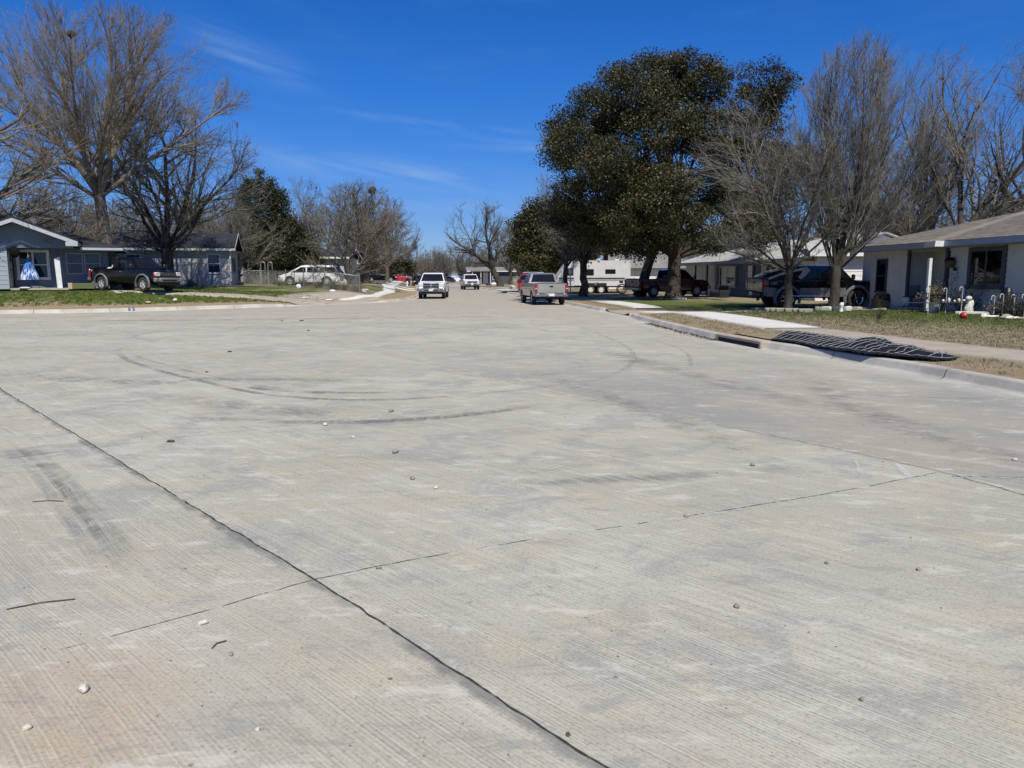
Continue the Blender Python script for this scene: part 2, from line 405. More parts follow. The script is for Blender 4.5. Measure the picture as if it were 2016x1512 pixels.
def near(PL, x, y):
    x = np.atleast_1d(np.asarray(x, float)); y = np.atleast_1d(np.asarray(y, float))
    A = PL[:-1]; Bv = PL[1:]; out = []
    for c in range(0, len(x), 4000):
        xx, yy = x[c:c + 4000, None], y[c:c + 4000, None]; dx, dy = Bv[:, 0] - A[:, 0], Bv[:, 1] - A[:, 1]
        ex, ey = xx - A[:, 0], yy - A[:, 1]; t = np.clip((ex * dx + ey * dy) / (dx * dx + dy * dy + 1e-12), 0, 1)
        d = np.hypot(ex - t * dx, ey - t * dy); i = d.argmin(1); r = np.arange(len(i)); t = t[r, i]
        out.append(np.stack([d[r, i], A[i, 2] + t * (Bv[i, 2] - A[i, 2]), np.sign(dx[i] * ey[r, i] - dy[i] * ex[r, i])]))
    o = np.concatenate(out, 1); return o[0], o[1], o[2]
def ss(a, b, x):
    t = np.clip((x - a) / (b - a), 0, 1); return t * t * (3 - 2 * t)
LKC, RKC = densify(LK, 2.5), densify(RK, 2.5)
def h_left(d, kh): return kh + .70 * ss(.3, 4.6, d) + .34 * ss(8, 24, d)
def h_right(d, kh): return kh + .10 * ss(.3, 7, d) + .16 * ss(8, 22, d)
def hgt(x, y):
    d, k, s_ = near(LKC, x, y); d2, k2, s2 = near(RKC, x, y)
    z = np.where(s_ > 0, h_left(d, k), np.where(s2 < 0, h_right(d2, k2), 0.))
    return float(z[0]) if z.size == 1 else z
def ray(px, py):
    x = (px - 1008) / F; y = -(py - 756) / F
    return Vector((x, math.cos(PITCH) + y * math.sin(PITCH), -math.sin(PITCH) + y * math.cos(PITCH)))
def onground(px, py, up=0.):
    """where a point of the photograph meets the terrain"""
    r = ray(px, py); t = 5.
    prev = 2.
    while t < 400:
        p = Vector((0, 0, CAMZ)) + r * t
        if p.z <= hgt(p.x, p.y) + up:
            lo, hi = prev, t
            for _ in range(18):
                m = (lo + hi) / 2; p = Vector((0, 0, CAMZ)) + r * m
                if p.z <= hgt(p.x, p.y) + up: hi = m
                else: lo = m
            return Vector((p.x, p.y, hgt(p.x, p.y)))
        prev = t; t *= 1.02
    return Vector((r.x * 300, r.y * 300, 0))
def at(px, d):
    """ground point at depth d under photo column px"""
    x = (px - 1008) / F * d; return Vector((x, d, hgt(x, d)))
# ------------------------------------------------------------------ road, kerbs, lawns
def mat_road():
    m, g, b = base_mat('road_concrete', (.4, .4, .38), .85, spec=.3)
    P = g.new('ShaderNodeTexCoord').outputs['Object']
    x, y, z = g.xyz(P)
    n1 = g.noise(P, .33, 3, .6); n2 = g.noise(P, 1.3, 3, .65); n3 = g.noise(P, .11, 3)
    # base tones
    c = g.mix(g.ramp(n1, .35, .66), (.350, .340, .268), (.430, .420, .342))
    c = g.mix(g.ramp(g.noise(g.vm('ADD', P, (31, 7, 0)), 1.3, 5, .72, .5), .49, .62, 0, .60), c, (.42, .375, .255))       # tan
    c = g.mix(g.ramp(g.noise(g.vm('ADD', P, (3, 17, 0)), 1.1, 5, .72, .6), .50, .62, 0, .68), c, (.275, .275, .25))      # grey
    # tan dust towards the side street mouth and down the street
    dust = g.m('MULTIPLY', g.ramp(y, 26, 44), g.ramp(n3, .2, .6, .5, 1))
    c = g.mix(g.m('MULTIPLY', dust, .95), c, (.36, .315, .245))
    c = g.mix(g.ramp(y, 55, 90, 0, .4), c, (.30, .28, .24))
    # reddish clay stain in the near left corner
    q = g.m('ADD', g.m('POWER', g.m('SUBTRACT', x, -1.95), 2), g.m('POWER', g.m('SUBTRACT', y, 2.55), 2))
    c = g.mix(g.m('MULTIPLY', g.ramp(q, .8, .08), g.ramp(n2, .3, .6, .4, .8)), c, (.40, .30, .20))
    # paving lane along the right kerb: smoother and greyer
    lane = g.ramp(g.m('ADD', x, g.m('MULTIPLY', y, .645)), 7.70, 7.82)
    lane = g.m('MULTIPLY', lane, g.ramp(y, 20, 8))
    c = g.mix(g.m('MULTIPLY', lane, .92), c, g.mix(g.ramp(n1, .4, .6), (.24, .238, .215), (.31, .285, .225)))
    # pale strip beside the kerbs
    kd = g.new('ShaderNodeAttribute', attribute_name='kd').outputs['Fac']
    c = g.mix(g.ramp(g.m('ADD', kd, g.m('MULTIPLY', n2, .6)), 1.15, .55, 0, .35), c, (.52, .505, .45))
    # grooves: coordinates turned along the raking direction
    gd = (-.70, .714); gn = (.714, .70)
    wl = g.noise(P, .55, 2, .5); wl2 = g.noise(g.vm('ADD', P, (9, 0, 0)), 1.6, 2, .5)
    leftp = g.ramp(g.m('ADD', g.m('MULTIPLY', g.m('SUBTRACT', x, -1.08), .60), g.m('MULTIPLY', g.m('SUBTRACT', y, 4.04), .80)), .02, -.02)
    bend = g.m('MULTIPLY', leftp, g.m('MULTIPLY', g.ramp(y, 3.1, 4.2), .55))
    pc = g.m('ADD', g.m('MULTIPLY', x, gn[0]), g.m('MULTIPLY', y, gn[1])); lc = g.m('ADD', g.m('MULTIPLY', x, gd[0]), g.m('MULTIPLY', y, gd[1]))
    pc = g.m('ADD', pc, g.m('MULTIPLY', wl, g.m('ADD', .06, g.m('MULTIPLY', bend, .34)))); pc = g.m('ADD', pc, g.m('MULTIPLY', wl2, g.m('ADD', .006, g.m('MULTIPLY', bend, .03))))
    st = g.noise(g.comb(g.m('MULTIPLY', pc, 78), g.m('MULTIPLY', lc, 1.3)), 1., 2, .5)
    st2 = g.noise(g.comb(g.m('MULTIPLY', pc, 21), g.m('MULTIPLY', lc, .9), 5.), 1., 3, .6)
    st3 = g.noise(g.comb(g.m('MULTIPLY', pc, 5.5), g.m('MULTIPLY', lc, .35), 9.), 1., 3, .6)
    sn = g.m('SINE', g.m('ADD', g.m('MULTIPLY', pc, 330), g.m('MULTIPLY', st2, 5)))
    raked = g.m('MULTIPLY', g.ramp(g.noise(g.vm('ADD', P, (50, 3, 0)), .5, 4, .6), .25, .6, .25, 1), g.m('SUBTRACT', 1, g.m('MULTIPLY', lane, .8)))
    nearm = g.ramp(g.vm('LENGTH', P, out=1), 8.5, 3.)
    gr = g.m('ADD', g.m('ADD', g.m('MULTIPLY', g.ramp(st, .32, .68), .62), .17), g.m('MULTIPLY', g.m('MULTIPLY', sn, nearm), .26))
    dark = g.m('MULTIPLY', g.ramp(gr, .42, .05), raked)
    lite = g.m('MULTIPLY', g.ramp(gr, .62, .95), raked)
    c = g.mix(g.m('MULTIPLY', dark, .50), c, (.21, .20, .165))
    c = g.mix(g.m('MULTIPLY', lite, .42), c, (.60, .585, .49))
    c = g.mix(g.ramp(st2, .56, .72, 0, .30), c, (.27, .265, .23)); c = g.mix(g.ramp(st2, .44, .3, 0, .20), c, (.53, .52, .44))
    c = g.mix(g.ramp(st3, .56, .72, 0, .34), c, (.30, .295, .275)); c = g.mix(g.ramp(st3, .44, .3, 0, .30), c, (.53, .51, .44))
    # the slab left of the long joint is a little browner, the one right of it greyer and paler
    c = g.mix(g.m('MULTIPLY', leftp, .22), c, (.40, .365, .28))
    # fine grit, pits and dark torn flecks
    fine = g.noise(P, 55, 3, .7)
    c = g.mix(g.ramp(fine, .35, .68, 0, .18), c, (.62, .59, .49)); c = g.mix(g.ramp(fine, .48, .28, 0, .60), c, (.20, .19, .16))
    fl = g.noise(g.comb(g.m('MULTIPLY', pc, 46), g.m('MULTIPLY', lc, 11), 2.), 1., 2, .5)
    fm = g.ramp(g.noise(g.vm('ADD', P, (8, 40, 0)), 1.1, 4, .7), .50, .72)
    fleck = g.m('MULTIPLY', g.ramp(fl, .66, .72), fm)
    c = g.mix(g.m('MULTIPLY', fleck, .8), c, (.10, .10, .092))
    # chips and smears that can be seen in the middle distance too
    ch = g.noise(g.comb(g.m('MULTIPLY', x, 1.5), g.m('MULTIPLY', y, 3.5), 4.), 1.6, 4, .75)
    c = g.mix(g.ramp(ch, .55, .68, 0, .50), c, (.25, .245, .22)); c = g.mix(g.ramp(ch, .45, .32, 0, .45), c, (.60, .58, .51))
    sp = g.vor(P, 3.1); spm = g.ramp(g.noise(P, 1.7, 2), .45, .6)
    c = g.mix(g.m('MULTIPLY', g.ramp(sp, .045, .02), spm), c, (.13, .12, .11))
    g.put(b.inputs['Base Color'], c)
    hgt_ = g.m('ADD', g.m('MULTIPLY', g.m('MULTIPLY', gr, raked), .55), g.m('MULTIPLY', fine, .5))
    hgt_ = g.m('SUBTRACT', hgt_, g.m('MULTIPLY', fleck, .8)); hgt_ = g.m('ADD', hgt_, g.m('MULTIPLY', st2, .8))
    bn = g.new('ShaderNodeBump'); bn.inputs['Strength'].default_value = .75; bn.inputs['Distance'].default_value = .004
    g.put(bn.inputs['Height'], hgt_); g.l.new(bn.outputs[0], b.inputs['Normal'])
mat_road()

def mat_kerb():
    m, g, b = base_mat('kerb_concrete', (.5, .48, .43), .9, spec=.3)
    P = g.new('ShaderNodeTexCoord').outputs['Object']
    n = g.noise(P, 1.1, 5, .65); n2 = g.noise(P, 14, 4, .7)
    c = g.mix(g.ramp(n, .35, .65), (.50, .48, .42), (.38, .36, .31))
    c = g.mix(g.ramp(g.noise(g.vm('ADD', P, (5, 5, 0)), .55, 4, .7), .55, .7, 0, .55), c, (.26, .25, .235))
    c = g.mix(g.ramp(n2, .55, .75, 0, .5), c, (.27, .26, .24))
    u = g.new('ShaderNodeAttribute', attribute_name='along').outputs['Fac']
    fr = g.m('FRACT', g.m('DIVIDE', u, 3.05))
    c = g.mix(g.m('MULTIPLY', g.m('LESS_THAN', fr, .009), .85), c, (.08, .08, .075))
    g.put(b.inputs['Base Color'], c)
    bn = g.new('ShaderNodeBump'); bn.inputs['Strength'].default_value = .4; bn.inputs['Distance'].default_value = .01
    g.put(bn.inputs['Height'], n2); g.l.new(bn.outputs[0], b.inputs['Normal'])
mat_kerb()

def mat_lawn(name, green, left):
    m, g, b = base_mat(name, (.1, .1, .04), .95, spec=.1)
    P = g.new('ShaderNodeTexCoord').outputs['Object']; x, y, z = g.xyz(P)
    kd = g.new('ShaderNodeAttribute', attribute_name='kd').outputs['Fac']
    big = g.noise(P, .16, 4, .6); mid = g.noise(P, .9, 5, .7); fine = g.noise(P, 9, 4, .75); vf = g.noise(P, 40, 3, .7)
    gcol = g.mix(g.ramp(fine, .3, .7), (.048, .088, .010), (.105, .15, .018))
    dcol = g.mix(g.ramp(fine, .3, .7), (.24, .20, .12), (.37, .32, .21))
    dirt = g.mix(g.ramp(mid, .4, .65), (.36, .255, .155), (.42, .34, .23))
    if left:
        gr = g.ramp(g.m('ADD', g.m('MULTIPLY', big, .5), g.m('MULTIPLY', mid, .5)), .38, .52)
        gr = g.m('MULTIPLY', gr, g.ramp(kd, 1.2, 2.0)); gr = g.m('MULTIPLY', gr, g.ramp(y, 75, 50, .35, 1))
    else:
        # greener towards the houses, dead near the footway
        q = g.m('ADD', g.m('ADD', g.m('MULTIPLY', x, 1.0), g.m('MULTIPLY', y, .62)), g.m('MULTIPLY', g.m('SUBTRACT', mid, .5), 9))
        band = g.m('MULTIPLY', g.ramp(q, 25.0, 28.0), g.ramp(q, 41, 35, .15, 1))
        gr = g.m('MAXIMUM', g.m('MULTIPLY', band, .85), g.ramp(mid, .58, .7, 0, .6))
        gr = g.m('MULTIPLY', gr, g.ramp(kd, .2, 3.5, .5, 1))
    gr = g.m('ADD', gr, g.m('MULTIPLY', g.m('SUBTRACT', fine, .55), .9), clamp=True)
    c = g.mix(gr, dcol, gcol)
    dm = g.m('MULTIPLY', g.ramp(g.m('ADD', kd, g.m('MULTIPLY', g.m('SUBTRACT', mid, .5), 2.2)), 1.9 if left else 1.7, 1.0 if left else .4), .85 if left else .7)
    c = g.mix(dm, c, g.mix(g.ramp(fine, .5, .75, 0, .6), dirt, gcol))
    c = g.mix(g.ramp(vf, .56, .8, 0, .5), c, (.46, .41, .29)); c = g.mix(g.ramp(vf, .44, .25, 0, .55), c, (.03, .034, .014))
    lv = g.m('MULTIPLY', g.ramp(g.vor(P, 4.0), .09, .05), g.ramp(g.noise(P, .5, 2), .5, .62))
    c = g.mix(lv, c, (.30, .22, .14))
    g.put(b.inputs['Base Color'], c)
    bn = g.new('ShaderNodeBump'); bn.inputs['Strength'].default_value = 1.; bn.inputs['Distance'].default_value = .06
    g.put(bn.inputs['Height'], g.m('ADD', fine, g.m('MULTIPLY', vf, .6))); g.l.new(bn.outputs[0], b.inputs['Normal'])
mat_lawn('lawn_left', 1, True); mat_lawn('lawn_right', 0, False)
mat_var('far_earth', (.13, .11, .065), (.085, .085, .04), .05, .95)

def grid_mesh(name, P, mat, kd=None, kind='structure', extra=None):
    """P (n,m,3) numpy grid"""
    n, m_, _ = P.shape; idx = np.arange(n * m_).reshape(n, m_)
    Fc = np.stack([idx[:-1, :-1], idx[1:, :-1], idx[1:, 1:], idx[:-1, 1:]], -1).reshape(-1, 4)
    v = P.reshape(-1, 3); a = v[Fc[0, 1]] - v[Fc[0, 0]]; bb = v[Fc[0, 2]] - v[Fc[0, 0]]
    if np.cross(a, bb)[2] < 0: Fc = Fc[:, ::-1]
    me = np_mesh(name, v, Fc, True)
    if kd is not None: at_ = me.attributes.new('kd', 'FLOAT', 'POINT'); at_.data.foreach_set('value', np.asarray(kd, np.float32).ravel())
    o = link(name, me, mat); return tag(o, kind=kind)

def build_ground():
    # far ground
    me = np_mesh('ground', [(-2500, -2500, -.12), (2500, -2500, -.12), (2500, 2500, -.12), (-2500, 2500, -.12)], [(0, 1, 2, 3)]); tag(link('ground', me, 'far_earth'), kind='structure')
    # road sheet (kept finer near the camera so that the kerb distance is smooth)
    xs = np.concatenate([np.linspace(-110, -24, 8), np.arange(-22, 9.01, .5), np.linspace(10, 60, 5)])
    ys = np.concatenate([np.linspace(-60, -2, 6), np.arange(0, 60, .6), np.linspace(62, 470, 50)])
    X, Y = np.meshgrid(xs, ys, indexing='ij')
    d1 = near(RKC, X.ravel(), Y.ravel())[0]
    grid_mesh('road', np.stack([X, Y, np.zeros_like(X)], -1), 'road_concrete', d1)
    T = np.array([0, .12, .3, .55, .9, 1.3, 1.8, 2.4, 3, 3.8, 4.6, 5.5, 6.5, 8, 10, 12.5, 15, 18, 22, 26, 32, 40, 55, 80, 120, 200, 300.])
    for nm, C, O0, O1, mat, hf, KC in (('lawn', LKD, (-420, 40), (-380, 900), 'lawn_left', h_left, LKC), ('lawn', RKD, (420, -12), (380, 900), 'lawn_right', h_right, RKC)):
        n = len(C); s = np.linspace(0, 1, n)[:, None]
        O = np.array(O0) * (1 - s) + np.array(O1) * s
        D = O - C[:, :2]; L = np.linalg.norm(D, axis=1, keepdims=True); D = D / L
        sg = 1 if C is LKD else -1
        # leave the kerb at a right angle first, bend towards the far target later
        tg = np.gradient(C[:, :2], axis=0); tg /= np.linalg.norm(tg, axis=1, keepdims=True); nr = np.stack([-tg[:, 1], tg[:, 0]], 1) * sg
        k = np.ones(25) / 25; pad = np.pad(nr, ((12, 12), (0, 0)), 'edge'); nr = np.stack([np.convolve(pad[:, i], k, 'valid') for i in (0, 1)], 1)
        P = np.zeros((n, len(T), 3))
        off = .15
        for j, t in enumerate(T):
            w = min(1, t / 14.)
            dd = nr * (1 - w) + D * w; P[:, j, :2] = C[:, :2] + nr * off + dd * t
        fx, fy = P[:, :, 0].ravel(), P[:, :, 1].ravel()
        d, kh, _ = near(KC, fx, fy); d = np.maximum(d, 0)
        z = hf(np.maximum(d - off, 0), kh).reshape(n, -1); z[:, 0] = C[:, 2] - .012
        P[:, :, 2] = z
        grid_mesh(nm, P, mat, d)
    # kerbs
    for nm, C, sg in (('kerb', LKD, 1), ('kerb', RKD, -1)):
        tg = np.gradient(C[:, :2], axis=0); tg /= np.linalg.norm(tg, axis=1, keepdims=True); nr = np.stack([-tg[:, 1], tg[:, 0]], 1) * sg
        h = C[:, 2]; n = len(C)
        prof = [(-.50, -.012, 0), (-.10, .006, 0), (-.055, .02, .12), (-.03, 0, .80), (0.0, 0, .95), (.035, 0, 1.), (.15, 0, 1.0), (.17, -.1, .9)]
        P = np.zeros((n, len(prof), 3))
        rg = np.random.RandomState(5)
        for j, (o_, z0, zf) in enumerate(prof):
            P[:, j, :2] = C[:, :2] + nr * o_; P[:, j, 2] = z0 + h * zf + (rg.uniform(-.006, .006, n) if 2 < j < 7 else 0)
        o = grid_mesh(nm, P, 'kerb_concrete')
        al = np.concatenate([[0], np.cumsum(np.linalg.norm(np.diff(C[:, :2], axis=0), axis=1))])
        a = o.data.attributes.new('along', 'FLOAT', 'POINT'); a.data.foreach_set('value', np.repeat(al, len(prof)).astype(np.float32))
build_ground()

def mat_decal(name, col, kind, strength=1.):
    """a mark lying on the concrete: colour shows where the noise mask lets it"""
    m, g, b = base_mat(name, col, .9, spec=.2)
    P = g.new('ShaderNodeTexCoord').outputs['Object']
    u = g.new('ShaderNodeAttribute', attribute_name='u').outputs['Fac']; v = g.new('ShaderNodeAttribute', attribute_name='v').outputs['Fac']; av = g.m('ABSOLUTE', v)
    if kind == 'joint':
        f = g.m('MULTIPLY', g.ramp(av, 1, .75), g.ramp(g.noise(P, 3.1, 4, .7), .30, .42))
    elif kind == 'crack':
        f = g.m('MULTIPLY', g.ramp(av, 1, .6), g.ramp(g.noise(P, 2.6, 5, .7), .42, .50))
    elif kind == 'lip':
        f = g.m('MULTIPLY', g.ramp(v, 1, -.4), g.ramp(g.noise(P, 7, 5, .75), .46, .62))
    elif kind == 'stain':
        n = g.noise(P, 5, 5, .7); f = g.m('MULTIPLY', g.ramp(g.m('ADD', v, g.m('MULTIPLY', n, 1.6)), 1.35, .9), g.ramp(g.noise(P, 1.3, 3, .6), .38, .58))
    elif kind == 'tyre':
        rib = g.noise(g.comb(g.m('MULTIPLY', u, 1.2), g.m('MULTIPLY', v, 3.5)), 1.5, 4, .7); blot = g.noise(P, 1.1, 4, .65); gr = g.noise(g.vm('MULTIPLY', P, (14, 3, 1)), 1., 3, .7)
        f = g.m('MULTIPLY', g.m('MULTIPLY', g.ramp(av, 1, .35), g.ramp(rib, .25, .65)), g.m('MULTIPLY', g.ramp(blot, .30, .62), g.ramp(gr, .3, .6, .35, 1)))
    else:                                  # soft wheel track
        x_, y_, _z = g.xyz(P); rk = g.noise(g.comb(g.m('MULTIPLY', g.m('ADD', g.m('MULTIPLY', x_, .714), g.m('MULTIPLY', y_, .70)), 30), g.m('MULTIPLY', g.m('ADD', g.m('MULTIPLY', x_, -.70), g.m('MULTIPLY', y_, .714)), 2)), 1., 3, .6)
        f = g.m('MULTIPLY', g.ramp(g.m('ADD', av, g.m('MULTIPLY', g.noise(P, 2.5, 5, .75), .8)), 1.2, .5), g.m('MULTIPLY', g.ramp(g.noise(P, 1.4, 6, .75), .40, .58), g.ramp(rk, .35, .6)))
    e = g.new('ShaderNodeAttribute', attribute_name='e').outputs['Fac']; f = g.m('MULTIPLY', g.m('MULTIPLY', f, e), strength, clamp=True)
    tr = g.new('ShaderNodeBsdfTransparent'); mx = g.new('ShaderNodeMixShader'); g.put(mx.inputs[0], f); g.l.new(tr.outputs[0], mx.inputs[1]); g.l.new(b.outputs[0], mx.inputs[2]); g.l.new(mx.outputs[0], g.n['Material Output'].inputs[0])
mat_decal('joint_dark', (.035, .035, .035), 'joint', .80); mat_decal('crack_dark', (.06, .058, .055), 'crack', .9); mat_decal('crack_faint', (.14, .135, .125), 'crack', .5); mat_decal('joint_lip', (.60, .59, .52), 'lip', .6)
mat_decal('joint_stain', (.22, .22, .215), 'stain', .5); mat_decal('tyre_dark', (.15, .15, .15), 'tyre', .66); mat_decal('tyre_faint', (.19, .19, .185), 'tyre', .36); mat_decal('track_grey', (.22, .218, .20), 'soft', .45); mat_decal('scrape_white', (.66, .66, .63), 'tyre', .8); mat_decal('track_pale', (.56, .55, .47), 'soft', .5)
DZ = [.003]
def ribbon(name, pts, half, mat, wob=0., seed=0, fade=0., off=(-1, 1), step=None):
    """strip of road surface following a polyline; off = extent across in units of half width"""
    P = np.array(pts, float); L = np.concatenate([[0], np.cumsum(np.linalg.norm(np.diff(P, axis=0), axis=1))]); st = step or max(.03, half * 1.5); n = max(2, int(L[-1] / st)); s_ = np.linspace(0, L[-1], n)
    Q = np.stack([np.interp(s_, L, P[:, 0]), np.interp(s_, L, P[:, 1])], 1)
    if len(P) > 2:
        k = max(3, int(n / len(P)) | 1); ker = np.ones(k) / k; pad = np.stack([np.concatenate([2 * Q[0, i] - Q[k // 2:0:-1, i], Q[:, i], 2 * Q[-1, i] - Q[-2:-k // 2 - 1:-1, i]]) for i in (0, 1)], 1); Q = np.stack([np.convolve(pad[:, i], ker, 'valid')[:n] for i in (0, 1)], 1)
    rg = np.random.RandomState(seed + 1); T = np.gradient(Q, axis=0); T /= np.linalg.norm(T, axis=1, keepdims=True) + 1e-9; Nn = np.stack([-T[:, 1], T[:, 0]], 1)
    if wob:
        w = np.interp(s_, np.arange(0, L[-1] + .2, .09), np.cumsum(rg.normal(0, 1, len(np.arange(0, L[-1] + .2, .09)))) * 0 + rg.normal(0, wob, len(np.arange(0, L[-1] + .2, .09)))); Q = Q + Nn * w[:, None]
    hw = half * (1 + (rg.uniform(-.35, .35, n) if wob else 0) * np.ones(n)); cols = np.linspace(off[0], off[1], 5)
    G_ = np.zeros((n, 5, 3)); G_[:, :, :2] = Q[:, None, :] + Nn[:, None, :] * (cols[None, :, None] * hw[:, None, None]); DZ[0] += .0001; G_[:, :, 2] = DZ[0]
    o = grid_mesh(name, G_, mat); me = o.data
    e = np.ones(n) if not fade else np.clip(np.minimum(s_, L[-1] - s_) / (L[-1] * fade), 0, 1)
    for nm, val in (('u', np.repeat(s_, 5)), ('v', np.tile(cols, n)), ('e', np.repeat(e, 5))): me.attributes.new(nm, 'FLOAT', 'POINT').data.foreach_set('value', val.astype(np.float32))
    return o
def arcp(cx, cy, r, a0, a1, ry=None): return [(cx + r * math.cos(math.radians(a)), cy + (ry or r) * math.sin(math.radians(a))) for a in np.linspace(a0, a1, 24)]
def road_marks():
    A = [(1.35, 1.2), (.33, 2.41), (-.02, 2.77), (-.4, 3.23), (-1.08, 4.04), (-2.17, 5.23), (-4.06, 7.35), (-7.6, 11.29)]
    ribbon('joint_stain', A, .14, 'joint_stain', 0, 1, off=(0, 1.)); ribbon('joint_lip', A, .045, 'joint_lip', 0, 2, off=(-1, -.1)); ribbon('road_joint', A, .0062, 'joint_dark', .004, 3, step=.03)
    ribbon('road_joint', [(-7.6, 11.29), (-14, 19)], .012, 'joint_dark', .006, 4, step=.06)
    for k, (pl, w, mt, stn) in enumerate((([(-3.2, 2.3), (-2.19, 3.09), (-1.71, 3.47), (-1.08, 4.04)], .0035, 'crack_dark', 0), ([(-1.08, 4.04), (-.33, 4.48), (1.01, 5.06), (2.5, 5.75), (3.6, 6.35)], .0045, 'crack_dark', 1),
            ([(-5.4, 6.3), (-4.65, 6.82), (-4.06, 7.35)], .004, 'crack_dark', 0), ([(-4.06, 7.35), (-2.81, 8.23), (-1.29, 9.27), (.36, 10.34)], .005, 'crack_faint', 1),
            ([(3.71, 6.25), (3.33, 7.0), (2.21, 8.6), (.66, 10.8), (-.58, 12.9)], .008, 'crack_faint', 1), ([(-.58, 12.9), (-6, 22)], .008, 'crack_faint', 0), ([(4.9, 3.2), (3.95, 5.5), (3.71, 6.25)], .006, 'joint_dark', 1), ([(3.66, 6.22), (8, 6.1)], .006, 'crack_dark', 1), ([(-.6, 12.8), (6.7, 13.7)], .005, 'crack_faint', 0),
            ([(-27, 30.0), (-20.7, 31.2), (-9.2, 34.2), (-4, 35)], .03, 'joint_dark', 0), ([(-9, 24), (3, 27)], .008, 'crack_dark', 0), ([(5.0, 10.6), (6.9, 10.2)], .006, 'crack_dark', 0), ([(-16, 20), (-9, 24), (-6.2, 33)], .012, 'crack_dark', 0))):
        if stn: ribbon('joint_lip', pl, .05, 'joint_lip', 0, 20 + k, off=(-1, 1)); 
        ribbon('road_joint', pl, w, mt, w * .8, 40 + k, step=max(.03, w * 3))
    # tyre marks
    a1 = [(-9.3, 18.6), (-8.88, 17.21), (-7.61, 15.11), (-5.91, 13.1), (-3.66, 10.8), (-2.9, 10.35), (-1.75, 10.12), (-.76, 10.56), (.39, 11.29), (1.6, 12.6)]
    ribbon('tyre_mark', a1, .09, 'tyre_dark', 0, 60, .3); ribbon('tyre_mark', [(x - .1, y + .65) for x, y in a1], .05, 'tyre_faint', 0, 61, .3)
    ribbon('tyre_mark', [(-4.88, 9.1), (-3.49, 8.83), (-2.36, 8.58), (-1.55, 8.61), (-.65, 9.0), (.34, 9.84)], .15, 'tyre_dark', 0, 62, .25); ribbon('tyre_mark', [(-1.0, 8.8), (-.3, 9.2), (.34, 9.78)], .10, 'tyre_dark', 0, 63, .3)
    ribbon('tyre_mark', [(-4.4, 11.9), (-3.7, 11.2), (-2.98, 10.92), (-2.3, 10.8), (-1.91, 10.89)], .13, 'tyre_dark', 0, 64, .3); ribbon('tyre_mark', [(-2.9, 10.95), (-2.2, 10.85), (-1.7, 10.9)], .09, 'tyre_dark', 0, 65, .3)
    ribbon('tyre_mark', arcp(-.85, 23.2, 1.95, -20, 200, 1.9), .08, 'tyre_dark', 0, 66, .3)
    ribbon('tyre_mark', [(2.12, 26.3), (2.6, 21), (2.75, 17.4), (2.3, 14.3), (1.1, 11.56), (.23, 10.8)], .08, 'tyre_faint', 0, 67, .3)
    ribbon('tyre_mark', [(3.6, 22), (3.9, 17), (3.2, 13.5), (2.2, 11.8)], .07, 'tyre_faint', 0, 68, .3); ribbon('tyre_mark', arcp(-5.5, 25, 3.4, 0, 355, 2.6), .09, 'tyre_faint', 0, 69, .2); ribbon('tyre_mark', arcp(-8.2, 22.6, 2.5, 100, 260, 3), .09, 'tyre_faint', 0, 70, .3)
    for o_ in (0, .13, .24): ribbon('tyre_mark', [(-5.3 + o_, 7.7), (-4.2 + o_, 6.54), (-3.35 + o_, 5.48), (-2.6 + o_, 4.52), (-2.2 + o_, 4.0)], .06, 'tyre_faint' if o_ != .13 else 'tyre_dark', 0, 71 + int(o_ * 10), .2)
    for k, (pl, w) in enumerate((([(2.6, 5.6), (1.8, 9), (.2, 14)], .35), ([(2.6, 6.5), (1.0, 6.15), (-.8, 5.9)], .22), ([(4.2, 8.5), (3, 13), (1.6, 19)], .5), ([(-.6, 8.4), (-2.6, 9.2), (-5.0, 10.6)], .6), ([(-1.6, 12), (-6.5, 12.6)], .4), ([(-9, 13.2), (-6, 11.8), (-4, 12.2)], .5), ([(4.8, 5.5), (4.2, 9.5), (5.2, 13.5)], .5), ([(-20, 28), (-8, 30), (3, 33)], .8))):
        ribbon('wheel_track', pl, w, 'track_grey', 0, 80 + k, .3)
    for k, (pl, w) in enumerate((([(3.4, 7.4), (2.2, 8.6), (.2, 11.4), (-2, 15)], .22), ([(-8, 12.8), (-5.4, 9.6), (-3.2, 7.2)], .3), ([(6.3, 11.5), (5.5, 14.5), (4.6, 20), (4.1, 28)], .45), ([(-16, 27), (-8, 28), (-2, 27)], .8), ([(1.6, 7.6), (.4, 6.5), (-.8, 5.9)], .2), ([(.2, 3.1), (1.2, 2.6)], .3))):
        ribbon('wheel_track', pl, w, 'track_pale', 0, 100 + k, .3)
    ribbon('scrape_mark', [(3.2, 5.95), (3.45, 6.8)], .04, 'scrape_white', .01, 120, .3); ribbon('scrape_mark', [(2.85, 6.1), (3.15, 6.9)], .02, 'scrape_white', .01, 121, .3)
road_marks()

